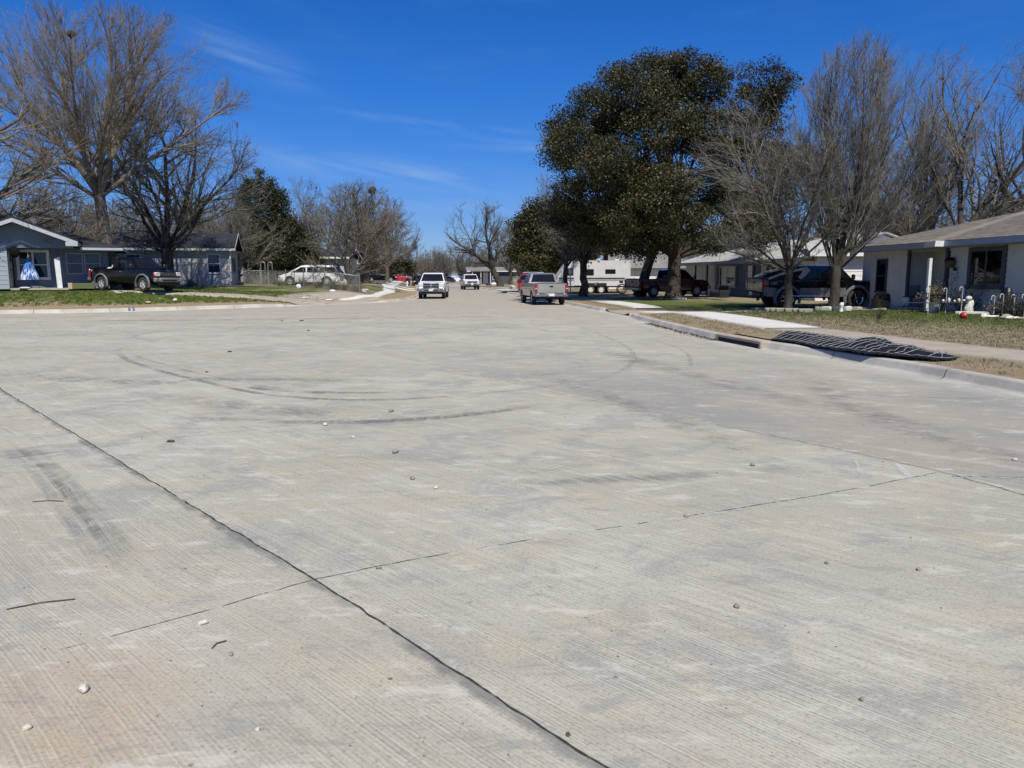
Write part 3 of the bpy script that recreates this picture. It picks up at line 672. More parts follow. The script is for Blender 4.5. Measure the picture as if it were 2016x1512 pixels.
def slab_strip(name, A, B, mat, up=.03, seg=.5, nx=5, kind='structure', joints=0):
    """paved strip between two polylines of ground points, draped on the terrain"""
    def res(pl, n):
        pl = np.array([(p[0], p[1]) for p in pl], float); L = np.concatenate([[0], np.cumsum(np.linalg.norm(np.diff(pl, axis=0), axis=1))])
        s = np.linspace(0, L[-1], n); return np.stack([np.interp(s, L, pl[:, 0]), np.interp(s, L, pl[:, 1])], 1), L[-1]
    _, L = res(A, 2); n = max(2, int(L / seg)); a, _ = res(A, n); b_, _ = res(B, n)
    rows = []
    for i in range(n):
        r = [(*a[i], -.25)]
        for j in range(nx + 1): r.append((*(a[i] + (b_[i] - a[i]) * j / nx), 0))
        r.append((*b_[i], -.25)); rows.append(r)
    P = np.array(rows); z = hgt(P[:, :, 0].ravel(), P[:, :, 1].ravel()).reshape(P.shape[:2]); P[:, :, 2] += z + up
    return grid_mesh(name, P, mat, kind=kind)
def G(*pts): return [onground(*p) for p in pts]
RWs = [(5.75, 35.2), (6.55, 31.5), (6.8, 26), (7.1, 21.6), (7.9, 16.5), (8.75, 13.1), (9.6, 9), (10.6, 4), (12, -6)]
RWh = [(7.0, 35.4), (8.05, 31.5), (8.45, 26.6), (8.62, 21.3), (9.35, 17.2), (10.1, 14.2), (11.1, 9.4), (12.1, 4.3), (13.5, -6)]
slab_strip('footway', RWs[:4], RWh[:4], 'concrete_new', up=.035)
slab_strip('footway', RWs[3:], RWh[3:], 'concrete_old', up=.02)
slab_strip('footway', [(4.9, 44.5), (5.35, 41), (5.75, 38), (5.9, 36.9)], [(6.2, 44.8), (6.65, 41), (7.05, 38), (7.2, 36.9)], 'concrete_new', up=.035)
slab_strip('footway', [(4.9, 44.5), (3.2, 60), (.2, 84), (-2.6, 106), (-6, 130), (-15.5, 205)], [(6.2, 44.8), (4.5, 60.2), (1.5, 84.2), (-1.3, 106), (-4.7, 130), (-14.2, 205)], 'concrete_old', up=.02, seg=1.5)
slab_strip('driveway', [(4.9, 32.2), (6.2, 32.0), (8.5, 31.6), (13, 32.9), (16.5, 34.0)], [(4.45, 36.7), (6, 36.6), (9, 34.9), (13, 35.6), (16.5, 37.5)], 'concrete_old', up=.022)
slab_strip('driveway', [(4.0, 49.2), (7, 50), (12, 51.6)], [(3.6, 52.4), (7, 53.6), (11.4, 54.6)], 'concrete_old', up=.02)
slab_strip('driveway', [(.9, 63.8), (4, 63.6)], [(.5, 66.9), (4, 67)], 'concrete_new', up=.02)
slab_strip('driveway', [(-1.0, 80), (2, 80.6)], [(-1.4, 83), (1.8, 84)], 'concrete_new', up=.02)
slab_strip('driveway', [(-1.9, 86), (3.5, 91)], [(-2.2, 88), (3, 93)], 'concrete_new', up=.02)
# left: yard drive, crossing, footway
slab_strip('driveway', G((215, 574), (290, 576.5), (340, 580), (479, 585.5), (540, 591.5), (600, 596), (640, 599)), G((235, 570.5), (310, 572), (345, 575.6), (490, 581.5), (545, 585), (618, 590), (664, 591)), 'concrete_old', up=.03)
slab_strip('driveway', [(-11.9, 43.6), (-10.9, 45.2), (-9.9, 46.8), (-9.0, 48.2), (-8.0, 50.1)], [(-14.0, 46.0), (-13.2, 48.2), (-12.4, 50.0), (-11.4, 51.6), (-9.9, 53.0)], 'concrete_old', up=.022)
FW = [onground(*p) for p in ((664, 589.5), (694, 585.3), (732, 580.8), (755, 573), (773, 562))]; FS = [onground(*p) for p in ((672, 591.5), (700, 590), (746, 584.5), (778, 576), (792, 562))]
FW = [(p.x, p.y) for p in FW]; FS = [(p.x, p.y) for p in FS]
slab_strip('footway', FS[:4], FW[:4], 'concrete_new', up=.035, seg=.4)
LF = lambda Y, o: (-9.65 - .13 * (Y - 79.4) - o, Y)
slab_strip('footway', [FS[3]] + [LF(Y, 2.4) for Y in (82, 105, 134, 160)], [FW[3]] + [LF(Y, 3.8) for Y in (82, 105, 134, 160)], 'concrete_new', up=.035, seg=1.2)
for Y0 in (81, 92): # driveway mouths on the left of the street
    slab_strip('driveway', [LF(Y0, .25), LF(Y0, 2.3)], [LF(Y0 + 2.6, .25), LF(Y0 + 2.6, 2.3)], 'concrete_new', up=.022)

# storm drain in the right kerb, with its slab
def drain():
    a, b_ = Vector((5.52, 19.0, 0)), Vector((5.70, 17.7, 0))
    a = Vector((5.47, 19.9, 0)); b_ = Vector((5.83, 17.6, 0)); d = (b_ - a).normalized(); L = (b_ - a).length; rz = math.atan2(d.y, d.x)
    t = thing('storm_drain', 'concrete storm drain inlet with a dark slot set in the right kerb', 'storm drain', tuple((a + b_) / 2), rz)
    # local x along kerb (towards camera), local y = towards the lawn (left of d is +x world)
    m = MB(); m.box((0, .62, .12), (L + .1, 1.3, .10), ch=.012); m.box((0, -.11, .145), (L + .04, .12, .07), ch=.015); m.box((-L / 2 - .03, -.09, .06), (.12, .18, .24), ch=.02); m.box((L / 2 + .03, -.09, .06), (.12, .18, .24), ch=.02)
    m.build('cover_slab', 'concrete_old', t, smooth=30)
    MB().box((0, -.075, .058), (L - .08, .13, .10)).build('slot', 'painted_dark', t)  # solid near-black block paints the shade inside the opening
drain()
# ------------------------------------------------------------------ trees
def nrm(v): return v / (np.linalg.norm(v, axis=-1, keepdims=True) + 1e-9)
def env_dist(p, d, c, r):
    """distance along d from p to the ellipsoid surface"""
    q = (p - c) / r; e = d / r
    A = (e * e).sum(-1); B = (q * e).sum(-1); C_ = (q * q).sum(-1) - 1
    disc = B * B - A * C_
    t = (-B + np.sqrt(np.maximum(disc, 0))) / A
    return np.where(disc > 0, np.maximum(t, 0), 0.)
def run(rg, P0, d0, L, K, up, wig, r0, r1):
    n = len(P0); P = np.zeros((n, K, 3)); P[:, 0] = P0; d = nrm(d0); st = (L / (K - 1))[:, None]
    for k in range(1, K):
        d = nrm(d + rg.normal(0, wig, (n, 3)) + np.array([0, 0, up])); P[:, k] = P[:, k - 1] + d * st
    t = np.linspace(0, 1, K)[None, :]; R = r0[:, None] * (1 - t) ** .8 + r1[:, None] * (1 - (1 - t) ** .8)
    return P, R
def spawn(rg, P, R, per, f0, f1, a0, a1, rr):
    n, K, _ = P.shape; i = np.repeat(np.arange(n), per); f = rg.uniform(f0, f1, len(i)) * (K - 1)
    k = np.minimum(f.astype(int), K - 2); w = (f - k)[:, None]
    p = P[i, k] * (1 - w) + P[i, k + 1] * w; t = nrm(P[i, k + 1] - P[i, k]); r = (R[i, k] * (1 - w[:, 0]) + R[i, k + 1] * w[:, 0]) * rr
    a = rg.normal(0, 1, (len(i), 3)); perp = nrm(a - t * (a * t).sum(-1, keepdims=True)); an = rg.uniform(a0, a1, len(i))[:, None]
    return p, t * np.cos(an) + perp * np.sin(an), r, i
def tubes(P, R, n):
    N_, K, _ = P.shape; T = np.gradient(P, axis=1); T = nrm(T)
    ref = np.where(np.abs(T[:, :, 2:3]) < .9, np.array([0, 0, 1.]), np.array([1., 0, 0])); U = nrm(np.cross(T, ref)); V = np.cross(T, U)
    an = np.arange(n) * 2 * np.pi / n
    pts = P[:, :, None, :] + (U[:, :, None, :] * np.cos(an)[:, None] + V[:, :, None, :] * np.sin(an)[:, None]) * R[:, :, None, None]
    idx = np.arange(N_ * K * n).reshape(N_, K, n)
    a = idx[:, :-1, :]; b_ = np.roll(a, -1, 2); c = idx[:, 1:, :]; d = np.roll(c, -1, 2)
    return pts.reshape(-1, 3), np.stack([a, b_, d, c], -1).reshape(-1, 4)
def merge(parts):
    V, Fc, o = [], [], 0
    for v, f in parts: V.append(v); Fc.append(f + o); o += len(v)
    return np.concatenate(V), np.concatenate(Fc)
def quads(rg, C, s, flat=.0):
    """leaf quads at centres C"""
    n = len(C); a = nrm(rg.normal(0, 1, (n, 3))); b_ = rg.normal(0, 1, (n, 3)); b_ = nrm(b_ - a * (a * b_).sum(-1, keepdims=True))
    sz = (s * rg.uniform(.6, 1.3, n))[:, None]; a = a * sz; b_ = b_ * sz * .62
    V = np.stack([C - a, C - b_ * 1., C + a, C + b_], 1).reshape(-1, 3)
    return V, np.arange(n * 4).reshape(n, 4)
def make_tree(name, label, cat, loc, seed, height, env_r, env_c=None, trunk_h=2.5, tr=.3, limbs=7, la=(.3, .8), lup=.06, spawnn=(9, 8, 6), ang=(.35, .9), ups=(.05, .05, .04), wig=(.07, .1, .14), lean=(0, 0), bark='bark_brown', twig='twig_grey', twr=.009, group=None, forks=None, lfrac=(.5, .42, .5), leaf=None, rz=0., cut=1.0, extra=0, trunkwig=.03, lrr=.55):
    rg = np.random.RandomState(seed)
    t = thing(name, label, cat, loc, rz, group)
    c = np.array(env_c if env_c is not None else (0, 0, height - env_r[2])); er = np.array(env_r, float)
    # trunk
    K = 7; z = np.linspace(0, trunk_h, K); tp = np.stack([lean[0] * (z / trunk_h) ** 1.2, lean[1] * (z / trunk_h) ** 1.2, z], 1); tp[1:-1, :2] += rg.normal(0, trunkwig, (K - 2, 2))
    trad = tr * np.array([1.45, 1.1, 1.0, .95, .93, .93, .9])
    parts = [tubes(tp[None], trad[None], 12)]
    # limbs
    if forks:
        p0 = np.repeat(tp[-1:], len(forks), 0) ; d0 = np.array([f[:3] for f in forks], float); r0 = np.array([f[3] for f in forks]); p0 = p0 + rg.normal(0, .02, p0.shape); p0[:, 2] -= np.linspace(0, .25, len(forks)) * trunk_h * .3
    else:
        az = np.arange(limbs) * 2.39996 + rg.uniform(0, .5, limbs); an = rg.uniform(la[0], la[1], limbs)
        d0 = np.stack([np.sin(an) * np.cos(az), np.sin(an) * np.sin(az), np.cos(an)], 1)
        f = rg.uniform(.80, 1, limbs); p0 = np.stack([np.interp(f * trunk_h, z, tp[:, i]) for i in range(3)], 1); r0 = tr * rg.uniform(.38, .62, limbs)
        if limbs > 2: d0[0] = nrm(np.array([.1 * lean[0], .05, 1.])); p0[0] = tp[-1]; r0[0] = tr * .72
    p0[:, 2] -= .08
    L = env_dist(p0, nrm(d0), c, er) * rg.uniform(.85, .98, len(p0)) * cut
    P1, R1 = run(rg, p0, d0, L, 12, lup, wig[0], r0, np.full(len(p0), .016))
    parts.append(tubes(P1, R1, 8)); V, Fc = merge(parts)
    link('trunk', np_mesh('trunk', V, Fc), bark, t)
    cp = []
    # level 2
    p, d, r, i = spawn(rg, P1, R1, spawnn[0], .10, .95, ang[0], ang[1], lrr); L1 = L[i]
    Lm = np.minimum(env_dist(p, d, c, er) * 1.02, L1 * lfrac[0] * rg.uniform(.5, 1.2, len(p))); ok = Lm > .25; p, d, r, Lm = p[ok], d[ok], r[ok], Lm[ok]
    P2, R2 = run(rg, p, d, Lm, 7, ups[0], wig[1], np.clip(r, .014, .3), np.full(len(p), twr)); cp.append(tubes(P2, R2, 5))
    p, d, r, i = spawn(rg, P2, R2, spawnn[1], .12, 1., ang[0], ang[1], .6)
    L3 = np.minimum(np.maximum(env_dist(p, d, c, er), .3) * 1.05, Lm[i] * lfrac[1] * rg.uniform(.5, 1.3, len(p))); L3 = np.clip(L3, .2, 3)
    P3, R3 = run(rg, p, d, L3, 5, ups[1], wig[2], np.clip(r, twr, .05), np.full(len(p), twr * .7)); cp.append(tubes(P3, R3, 3))
    tips = P3
    if spawnn[2]:
        p, d, r, i = spawn(rg, P3, R3, spawnn[2], .1, 1., ang[0] * .8, ang[1] * .8, .7)
        L4 = np.clip(L3[i] * lfrac[2] * rg.uniform(.5, 1.4, len(p)), .12, 1.1)
        P4, R4 = run(rg, p, d, L4, 3, ups[2], wig[2], np.clip(r, twr * .6, twr), np.full(len(p), twr * .45)); cp.append(tubes(P4, R4, 3)); tips = P4
    V, Fc = merge(cp)
    link('crown', np_mesh('crown', V, Fc), twig, t)
    if leaf:
        mat, nclump, per, cr, ls = leaf
        src = P3.reshape(-1, 3); pick = src[rg.randint(0, len(src), nclump)]
        cen = np.repeat(pick, per, 0); off = rg.normal(0, 1, cen.shape) * cr * rg.uniform(.5, 1.2, (nclump, 1)).repeat(per, 0) * np.array([1, 1, .6])
        V, Fc = quads(rg, cen + off, ls)
        rv = np.clip(np.repeat(rg.uniform(0, .5, nclump), per) + rg.uniform(0, .5, len(Fc)), 0, 1)
        link('foliage', np_mesh('foliage', V, Fc, False, rv), mat, t)
    return t
def copy_tree(src, loc, rz, sc, label=None, group=None):
    r = src.copy(); COL.objects.link(r); r.location = loc; r.rotation_euler = (0, 0, rz); r.scale = sc if hasattr(sc, '__len__') else (sc, sc, sc)
    if label: r['label'] = label
    if group: r['group'] = group
    for ch in src.children:
        c = ch.copy(); COL.objects.link(c); c.parent = r
    return r

def trees():
    # ---- left
    p = at(229, 45.5)
    make_tree('bare_tree', 'tall vase-shaped leafless tree with a pale straight trunk behind the black pickup', 'tree', p, 3, 15.4, (8.6, 7.5, 6.1), (.1, 0, 9.5), 5.6, .33, lean=(-.45, 0),
        forks=[(-.85, .2, 1, .24), (-.30, -.2, 1, .16), (.10, .1, 1, .16), (.62, -.1, 1, .24), (-.5, .6, 1, .14), (.35, .7, 1, .13), (1.0, .3, 1, .15), (-1.4, -.2, .75, .13), (-.05, -.7, 1, .12), (.5, -.65, 1, .1)],
        lup=0., spawnn=(15, 11, 9), ang=(.22, .8), ups=(.03, .05, .05), wig=(.05, .08, .13), bark='bark_grey', twig='twig_tan', twr=.009, lfrac=(.55, .42, .55))
    p = at(-52, 41)
    make_tree('bare_tree', 'leafless tree at the left edge with crooked low limbs over the blue house', 'tree', p, 8, 12.8, (7.2, 7, 5.6), (0, 0, 7.4), 3.6, .34,
        forks=[(.5, 0, 1, .22), (1.1, -.15, .55, .17), (.95, .3, .12, .15), (-.6, .3, 1, .2), (0, -.6, 1, .16), (.1, .2, 1, .15), (.9, -.5, .8, .11), (1, .5, .4, .1)],
        lup=.02, spawnn=(12, 8, 6), ang=(.35, .95), ups=(.03, .04, .05), wig=(.13, .14, .16), bark='bark_brown', twig='twig_tan', twr=.010)
    p = at(338, 52)
    make_tree('bare_tree', 'broad dark leafless tree with curved ascending limbs in front of the grey house', 'tree', p, 21, 12.2, (6.0, 5.5, 5.2), (.9, 0, 6.9), 2.6, .40,
        forks=[(.05, 0, 1, .22), (.45, .1, 1, .20), (-.35, -.1, 1, .18), (.9, .2, .9, .16), (-.8, .2, .8, .15), (.3, -.7, 1, .13), (-.2, .8, 1, .13), (1.1, -.3, .55, .11), (-1.1, 0, .45, .11)],
        lup=.03, spawnn=(13, 9, 6), ang=(.35, 1.0), ups=(.0, .02, .03), wig=(.10, .13, .17), bark='bark_dark', twig='twig_grey', twr=.011, lfrac=(.6, .45, .5))
    # ---- right, in front of the black lifted pickup
    p = at(1549, 32.3)
    make_tree('bare_tree', 'leafless forked tree with a dark knobbly trunk in front of the pickup bed', 'tree', p, 31, 9.2, (3.7, 3, 3.6), (-.75, 0, 5.5), 1.75, .155,
        forks=[(-.12, .05, 1, .10), (.42, 0, 1, .10), (-.55, -.15, .95, .07), (.1, .5, 1, .06), (-.95, .3, .6, .06), (-1.2, -.1, .45, .05), (.55, -.4, 1, .055), (-.3, -.6, 1, .055)],
        lup=.02, spawnn=(15, 9, 7), ang=(.3, 1.0), ups=(.01, .03, .03), wig=(.08, .11, .15), bark='bark_dark', twig='twig_grey', twr=.0078, lfrac=(.55, .42, .5))
    p = at(1638, 32.0)
    make_tree('bare_tree', 'leafless upright tree with a bundle of steep stems in a stone ring by the pickup', 'tree', p, 37, 10.6, (3.15, 3, 4.7), (.75, 0, 6.1), 1.8, .20,
        forks=[(-.05, 0, 1, .085), (.12, .1, 1, .085), (-.2, -.1, 1, .07), (.32, 0, 1, .09), (.6, .05, 1, .085), (.22, -.35, 1, .06), (-.32, .25, 1, .06), (.05, .45, 1, .06), (.85, -.1, .9, .055), (.4, .5, 1, .06), (.95, .25, .55, .06), (-.5, 0, .9, .045)],
        lup=.075, spawnn=(17, 9, 6), ang=(.18, .62), ups=(.10, .11, .08), wig=(.05, .10, .15), bark='bark_dark', twig='twig_grey', twr=.0074, lfrac=(.5, .42, .5))
    # ---- behind the right-hand house
    p = at(1812, 50)
    make_tree('bare_tree', 'tall narrow leafless tree behind the left end of the brown roof', 'tree', p, 41, 15.6, (2.9, 3, 6.4), (-.6, 0, 9.3), 4.0, .26, limbs=7, la=(.1, .5), lup=.06,
        spawnn=(12, 8, 6), ang=(.35, .85), ups=(.06, .06, .05), wig=(.10, .12, .15), bark='bark_dark', twig='twig_grey', twr=.010)
    p = at(1880, 44)
    make_tree('bare_tree', 'wide leafless tree with two leaning dark trunks above the brown roof', 'tree', p, 43, 15.2, (5.8, 5, 6.2), (1.0, 0, 9.0), 3.5, .26,
        forks=[(-.15, 0, 1, .16), (.42, .1, 1, .20), (.95, 0, .9, .13), (-.5, .4, 1, .09), (.6, -.5, 1, .1), (1.25, .2, .5, .12), (.1, .5, 1, .09)],
        lup=.035, spawnn=(11, 8, 6), ang=(.35, .95), ups=(.05, .05, .04), wig=(.12, .14, .17), bark='bark_dark', twig='twig_grey', twr=.0095)
    p = at(2040, 46)
    make_tree('bare_tree', 'leafless tree with arching limbs behind the right end of the brown roof', 'tree', p, 47, 15.6, (6.6, 5, 6.6), (-.6, 0, 9.0), 3.2, .3,
        forks=[(-.9, 0, .75, .17), (-.3, .2, 1, .17), (.3, 0, 1, .18), (-.6, -.4, .9, .11), (.8, .2, .8, .13), (-1.2, .2, .42, .12)],
        lup=.03, spawnn=(12, 8, 6), ang=(.35, .95), ups=(.05, .05, .04), wig=(.12, .14, .17), bark='bark_dark', twig='twig_grey', twr=.0095)
    p = at(1762, 47)
    bush = make_tree('bare_tree', 'rounded dense twiggy tree behind the white roof and the brown roof', 'tree', p, 53, 9.4, (3.6, 3.4, 4), (0, 0, 5.1), 1.6, .22, limbs=9, la=(.2, .8), lup=.04,
        spawnn=(13, 9, 6), ang=(.3, .8), ups=(.05, .05, .05), wig=(.09, .12, .15), bark='bark_brown', twig='twig_grey', twr=.010)
    # ---- live oaks
    def oak(name, label, loc, seed, lobes, trunkspec, nclump, per, ls, tr, trunk_h, forks, lean=(0, 0), dens=1., group=None):
        rg = np.random.RandomState(seed)
        t = thing(name, label, 'tree', loc, 0, group)
        K = 7; z = np.linspace(0, trunk_h, K); tp = np.stack([lean[0] * (z / trunk_h), lean[1] * (z / trunk_h), z], 1); tp[1:-1, :2] += rg.normal(0, .04, (K - 2, 2))
        parts = [tubes(tp[None], (tr * np.array([1.5, 1.12, 1, .95, .93, .95, .98]))[None], 12)]
        lob = np.array(lobes, float); cents = lob[:, :3]; rad = lob[:, 3:6] * .84
        n = len(lob); tops = tp[-1:].repeat(n, 0); d = cents - tops; L = np.linalg.norm(d, axis=1)
        d0 = nrm(nrm(d) + np.array([0, 0, .25])); P1, R1 = run(rg, tops - np.array([0, 0, .15]), d0, L * 1.0, 9, -.03, .08, np.full(n, tr) * rg.uniform(.30, .62, n), np.full(n, .03))
        # pull the limb ends onto the lobe centres
        w = np.linspace(0, 1, 9)[None, :, None] ** 1.5; P1 = P1 + (cents - P1[:, -1])[:, None, :] * w
        parts.append(tubes(P1, R1, 7))
        p, dd, r, i = spawn(rg, P1, R1, 9, .35, 1., .4, 1.2, .55); L2 = np.minimum(rad[i].mean(1) * rg.uniform(.6, 1.1, len(i)), L[i] * .8)
        P2, R2 = run(rg, p, dd, L2, 6, .02, .14, np.clip(r, .03, .2), np.full(len(p), .012)); parts.append(tubes(P2, R2, 5))
        # clumps sit mostly on the lobe shells
        vol = (rad.prod(1)) ** (2 / 3); pr = vol / vol.sum(); li = rg.choice(n, nclump, p=pr)
        u = nrm(rg.normal(0, 1, (nclump, 3))); rr = rg.uniform(.45, 1.3, nclump)[:, None] ** .5
        cc = cents[li] + u * rad[li] * rr
        csz = .26 + .70 * rg.uniform(0, 1, nclump) ** 1.5
        cnt = (per * (csz / .45) ** 2).astype(int) + 3
        ci = np.repeat(np.arange(nclump), cnt)
        off = nrm(rg.normal(0, 1, (len(ci), 3))) * (rg.uniform(0, 1, (len(ci), 1)) ** .5) * csz[ci][:, None] * np.array([1.25, 1.25, .72]) * 1.1
        V, Fc = quads(rg, cc[ci] + off, ls)
        rv = np.clip(np.repeat(rg.uniform(0, .72, nclump), cnt) + rg.uniform(0, .3, len(Fc)), 0, 1)
        link('foliage', np_mesh('foliage', V, Fc, False, rv), 'leaf_oak', t)
        # fine twigs at the clump centres
        d2 = nrm(rg.normal(0, 1, (nclump, 3))); P3, R3 = run(rg, cc - d2 * .5, d2, np.full(nclump, 1.), 4, 0, .2, np.full(nclump, .018), np.full(nclump, .008)); parts.append(tubes(P3, R3, 3))
        V, Fc = merge(parts); link('trunk', np_mesh('trunk', V, Fc), 'bark_dark', t)
        return t
    def lobe(D, Y0, px, py, rpx, dy=0., sq=.85, base=None):
        """lobe centre/size given by where it stands in the picture at its own depth"""
        d = D + dy; s_ = d / F
        return ((px - 1008) * s_ - base[0], dy, CAMZ + (544 - py) * s_ - base[2], rpx * s_, rpx * s_ * .95, rpx * s_ * sq)
    D = 48; p = at(1324, D); bs = (p.x, p.y, p.z)
    LB = [lobe(D, 0, *q, base=bs) for q in ((1300, 180, 58, 0), (1250, 205, 62, -2), (1370, 185, 55, 1), (1180, 235, 62, 0), (1125, 300, 55, -1), (1110, 262, 34, 1), (1285, 265, 72, -3), (1375, 280, 62, -2), (1200, 330, 66, -3), (1300, 370, 60, -4), (1140, 385, 58, 0), (1225, 420, 58, -3), (1330, 440, 62, -4), (1400, 380, 62, 0), (1160, 450, 46, 1), (1450, 430, 52, 1), (1260, 470, 40, -1), (1400, 470, 40, -2), (1335, 146, 26, 0), (1268, 152, 24, 1), (1480, 468, 34, 2), (1105, 425, 34, 3), (1210, 180, 30, 1))]
    oak('live_oak_tree', 'huge dark green live oak towering over the houses, its trunk forking above the parked pickup', p, 61, LB, None, 1050, 92, .070, .42, 2.7, None)
    D = 60; p = at(1450, D); bs = (p.x, p.y, p.z)
    LB = [lobe(D, 0, *q, base=bs) for q in ((1480, 185, 52, 0), (1455, 235, 50, 0), (1510, 225, 36, 0), (1480, 290, 55, 0), (1430, 320, 50, 1), (1530, 340, 48, 0), (1500, 400, 55, 0), (1570, 330, 34, 1), (1470, 445, 46, -1), (1525, 455, 34, 0), (1440, 400, 50, 1))]
    oak('live_oak_tree', 'olive green tree crown rising behind the huge live oak on its right', p, 67, LB, None, 560, 66, .080, .30, 3.5, None)
    D = 53; p = at(1257, D); bs = (p.x, p.y, p.z)
    LB = [lobe(D, 0, *q, base=bs) for q in ((1290, 400, 50, 1), (1240, 360, 50, 1), (1200, 430, 46, 2))]
    oak('live_oak_tree', 'leaning second trunk left of the huge live oak, its crown merged with it', p, 71, LB, None, 260, 60, .085, .33, 4.3, None, lean=(1.15, 0))
    D = 74; p = at(1052, D); bs = (p.x, p.y, p.z)
    LB = [lobe(D, 0, *q, base=bs) for q in ((1070, 425, 34, 0), (1045, 455, 34, 0), (1095, 440, 34, 0), (1035, 492, 32, 0), (1075, 485, 40, 0), (1110, 480, 36, 0), (1055, 515, 26, -1), (1095, 515, 26, 0))]
    oak('evergreen_tree', 'rounded olive green tree behind the silver pickup', p, 73, LB, None, 640, 40, .11, .24, 2.6, None)
    D = 62; p = at(1190, 66); bs = (p.x, p.y, p.z)
    LB = [lobe(66, 0, *q, base=bs) for q in ((1175, 470, 34, 0), (1205, 455, 34, 0), (1150, 490, 26, -2), (1215, 485, 24, 0), (1230, 470, 28, 0))]
    oak('evergreen_tree', 'low green tree hanging over the white travel trailer', p, 79, LB, None, 380, 40, .11, .2, 3.2, None)
    D = 118; p = at(770, D); bs = (p.x, p.y, p.z)
    LB = [lobe(D, 0, *q, base=bs) for q in ((760, 528, 20, 0), (785, 522, 18, 0), (735, 528, 18, 1), (805, 526, 11, 1))]
    oak('evergreen_tree', 'small dark evergreen tree over the footway far down the left side', p, 83, LB, None, 170, 34, .16, .18, 1.6, None)
    # ---- cedar on the left
    D = 72; p = at(548, D)
    t = thing('cedar_tree', 'dark green cedar with several pointed tips behind the white van', 'tree', p)
    rg = np.random.RandomState(91); s_ = D / F; C_, P_ = [], []
    zb = p.z
    for k, (px, pytop, pybot, wpx) in enumerate(((530, 346, 520, 40), (546, 358, 505, 34), (505, 356, 500, 38), (490, 372, 515, 40), (560, 380, 500, 36), (565, 425, 515, 44), (590, 440, 520, 46), (600, 470, 525, 38), (545, 440, 535, 46), (515, 440, 530, 44))):
        x0 = (px - 1008) * s_ - p.x; z0 = CAMZ + (544 - pytop) * s_ - zb; z1 = CAMZ + (544 - pybot) * s_ - zb; y0 = rg.uniform(-1.2, 1.2)
        n = 230; h = rg.uniform(0, 1, n) ** .8; rad = (h ** .75) * wpx * s_ * rg.uniform(.55, 1.1, n); az = rg.uniform(0, 6.283, n)
        C_.append(np.stack([x0 + np.cos(az) * rad, y0 + np.sin(az) * rad, z0 - h * (z0 - z1) + rg.uniform(-.1, .1, n)], 1))
        P_.append(np.stack([[x0, y0, 0], [x0 + .1, y0, z0 * .5], [x0, y0, z0]]))
    P_ = np.array(P_); V, Fc = tubes(P_, np.array([[.13, .08, .02]] * len(P_)), 6); link('trunk', np_mesh('trunk', V, Fc), 'bark_dark', t)
    cc = np.concatenate(C_); per = 34; ci = np.repeat(np.arange(len(cc)), per)
    off = rg.normal(0, 1, (len(ci), 3)) * np.array([.26, .26, .17]); off[:, 2] += np.abs(off[:, 0]) * .25
    V, Fc = quads(rg, cc[ci] + off, .085); rv = np.clip(np.repeat(rg.uniform(0, .6, len(cc)), per) + rg.uniform(0, .4, len(Fc)), 0, 1)
    link('foliage', np_mesh('foliage', V, Fc, False, rv), 'leaf_cedar', t)
    # ---- bare trees down the street
    p = at(985, 108)
    t5 = make_tree('bare_tree', 'leafless tree with a thick trunk leaning left beside the far grey-roofed house', 'tree', p, 101, 12.4, (5.6, 5, 5.4), (-2.2, 0, 7.0), 2.6, .42, lean=(-1.1, 0),
        forks=[(-.85, 0, 1, .28), (-.2, 0, 1, .24), (.35, .2, 1, .22), (-.5, -.5, 1, .17), (-1.1, .3, .7, .17), (.1, .6, 1, .15)], lup=.02, spawnn=(11, 8, 5), ups=(.04, .04, .04), wig=(.13, .15, .17), bark='bark_dark', twig='twig_far', twr=.017, ang=(.35, .95))
    p = at(722, 84)
    t3 = make_tree('bare_tree', 'wide rounded leafless tree with a stout pale trunk beyond the white van', 'tree', p, 103, 10.6, (6.6, 5.5, 4.9), (-.2, 0, 5.8), 1.9, .55, limbs=12, la=(.2, 1.25), lup=.03,
        spawnn=(13, 9, 6), ang=(.35, .95), ups=(.03, .05, .05), wig=(.10, .13, .16), bark='bark_brown', twig='twig_grey', twr=.014)
    p = at(690, 66)
    make_tree('bare_tree', 'low many-stemmed leafless tree with crossing limbs by the rear of the white van', 'tree', p, 107, 6.9, (5.2, 4, 3.6), (.3, 0, 3.7), .5, .17,
        forks=[(-.6, 0, 1, .10), (-.2, .2, 1, .11), (.2, -.2, 1, .12), (.7, 0, .9, .11), (1.1, .2, .55, .10), (-1.1, -.1, .8, .08), (.4, .6, 1, .08), (1.2, -.1, .8, .07), (-.3, -.5, .9, .08)], lup=.02, spawnn=(11, 7, 5), ups=(.03, .03, .03), wig=(.12, .14, .16), bark='bark_brown', twig='twig_grey', twr=.012, ang=(.3, .9))
    # prototypes reused for the many background trees, each copy its own tree
    P0 = at(1005, 135)
    A = make_tree('bare_tree', 'leafless tree just right of the far leaning tree', 'tree', P0, 109, 11.5, (5.2, 5, 5), (0, 0, 6.6), 2.2, .3, limbs=9, la=(.2, .9), lup=.03, spawnn=(10, 8, 5), ups=(.04, .05, .05), wig=(.11, .13, .16), bark='bark_brown', twig='twig_far', twr=.018, ang=(.3, .9))
    P0 = at(600, 92)
    B = make_tree('bare_tree', 'light leafless tree between the cedar and the wide rounded tree', 'tree', P0, 113, 12.0, (3.6, 3.6, 5.4), (0, 0, 6.9), 3.0, .22, limbs=7, la=(.15, .6), lup=.04, spawnn=(10, 8, 5), ups=(.06, .06, .05), wig=(.12, .14, .16), bark='bark_brown', twig='twig_grey', twr=.014, ang=(.3, .8))
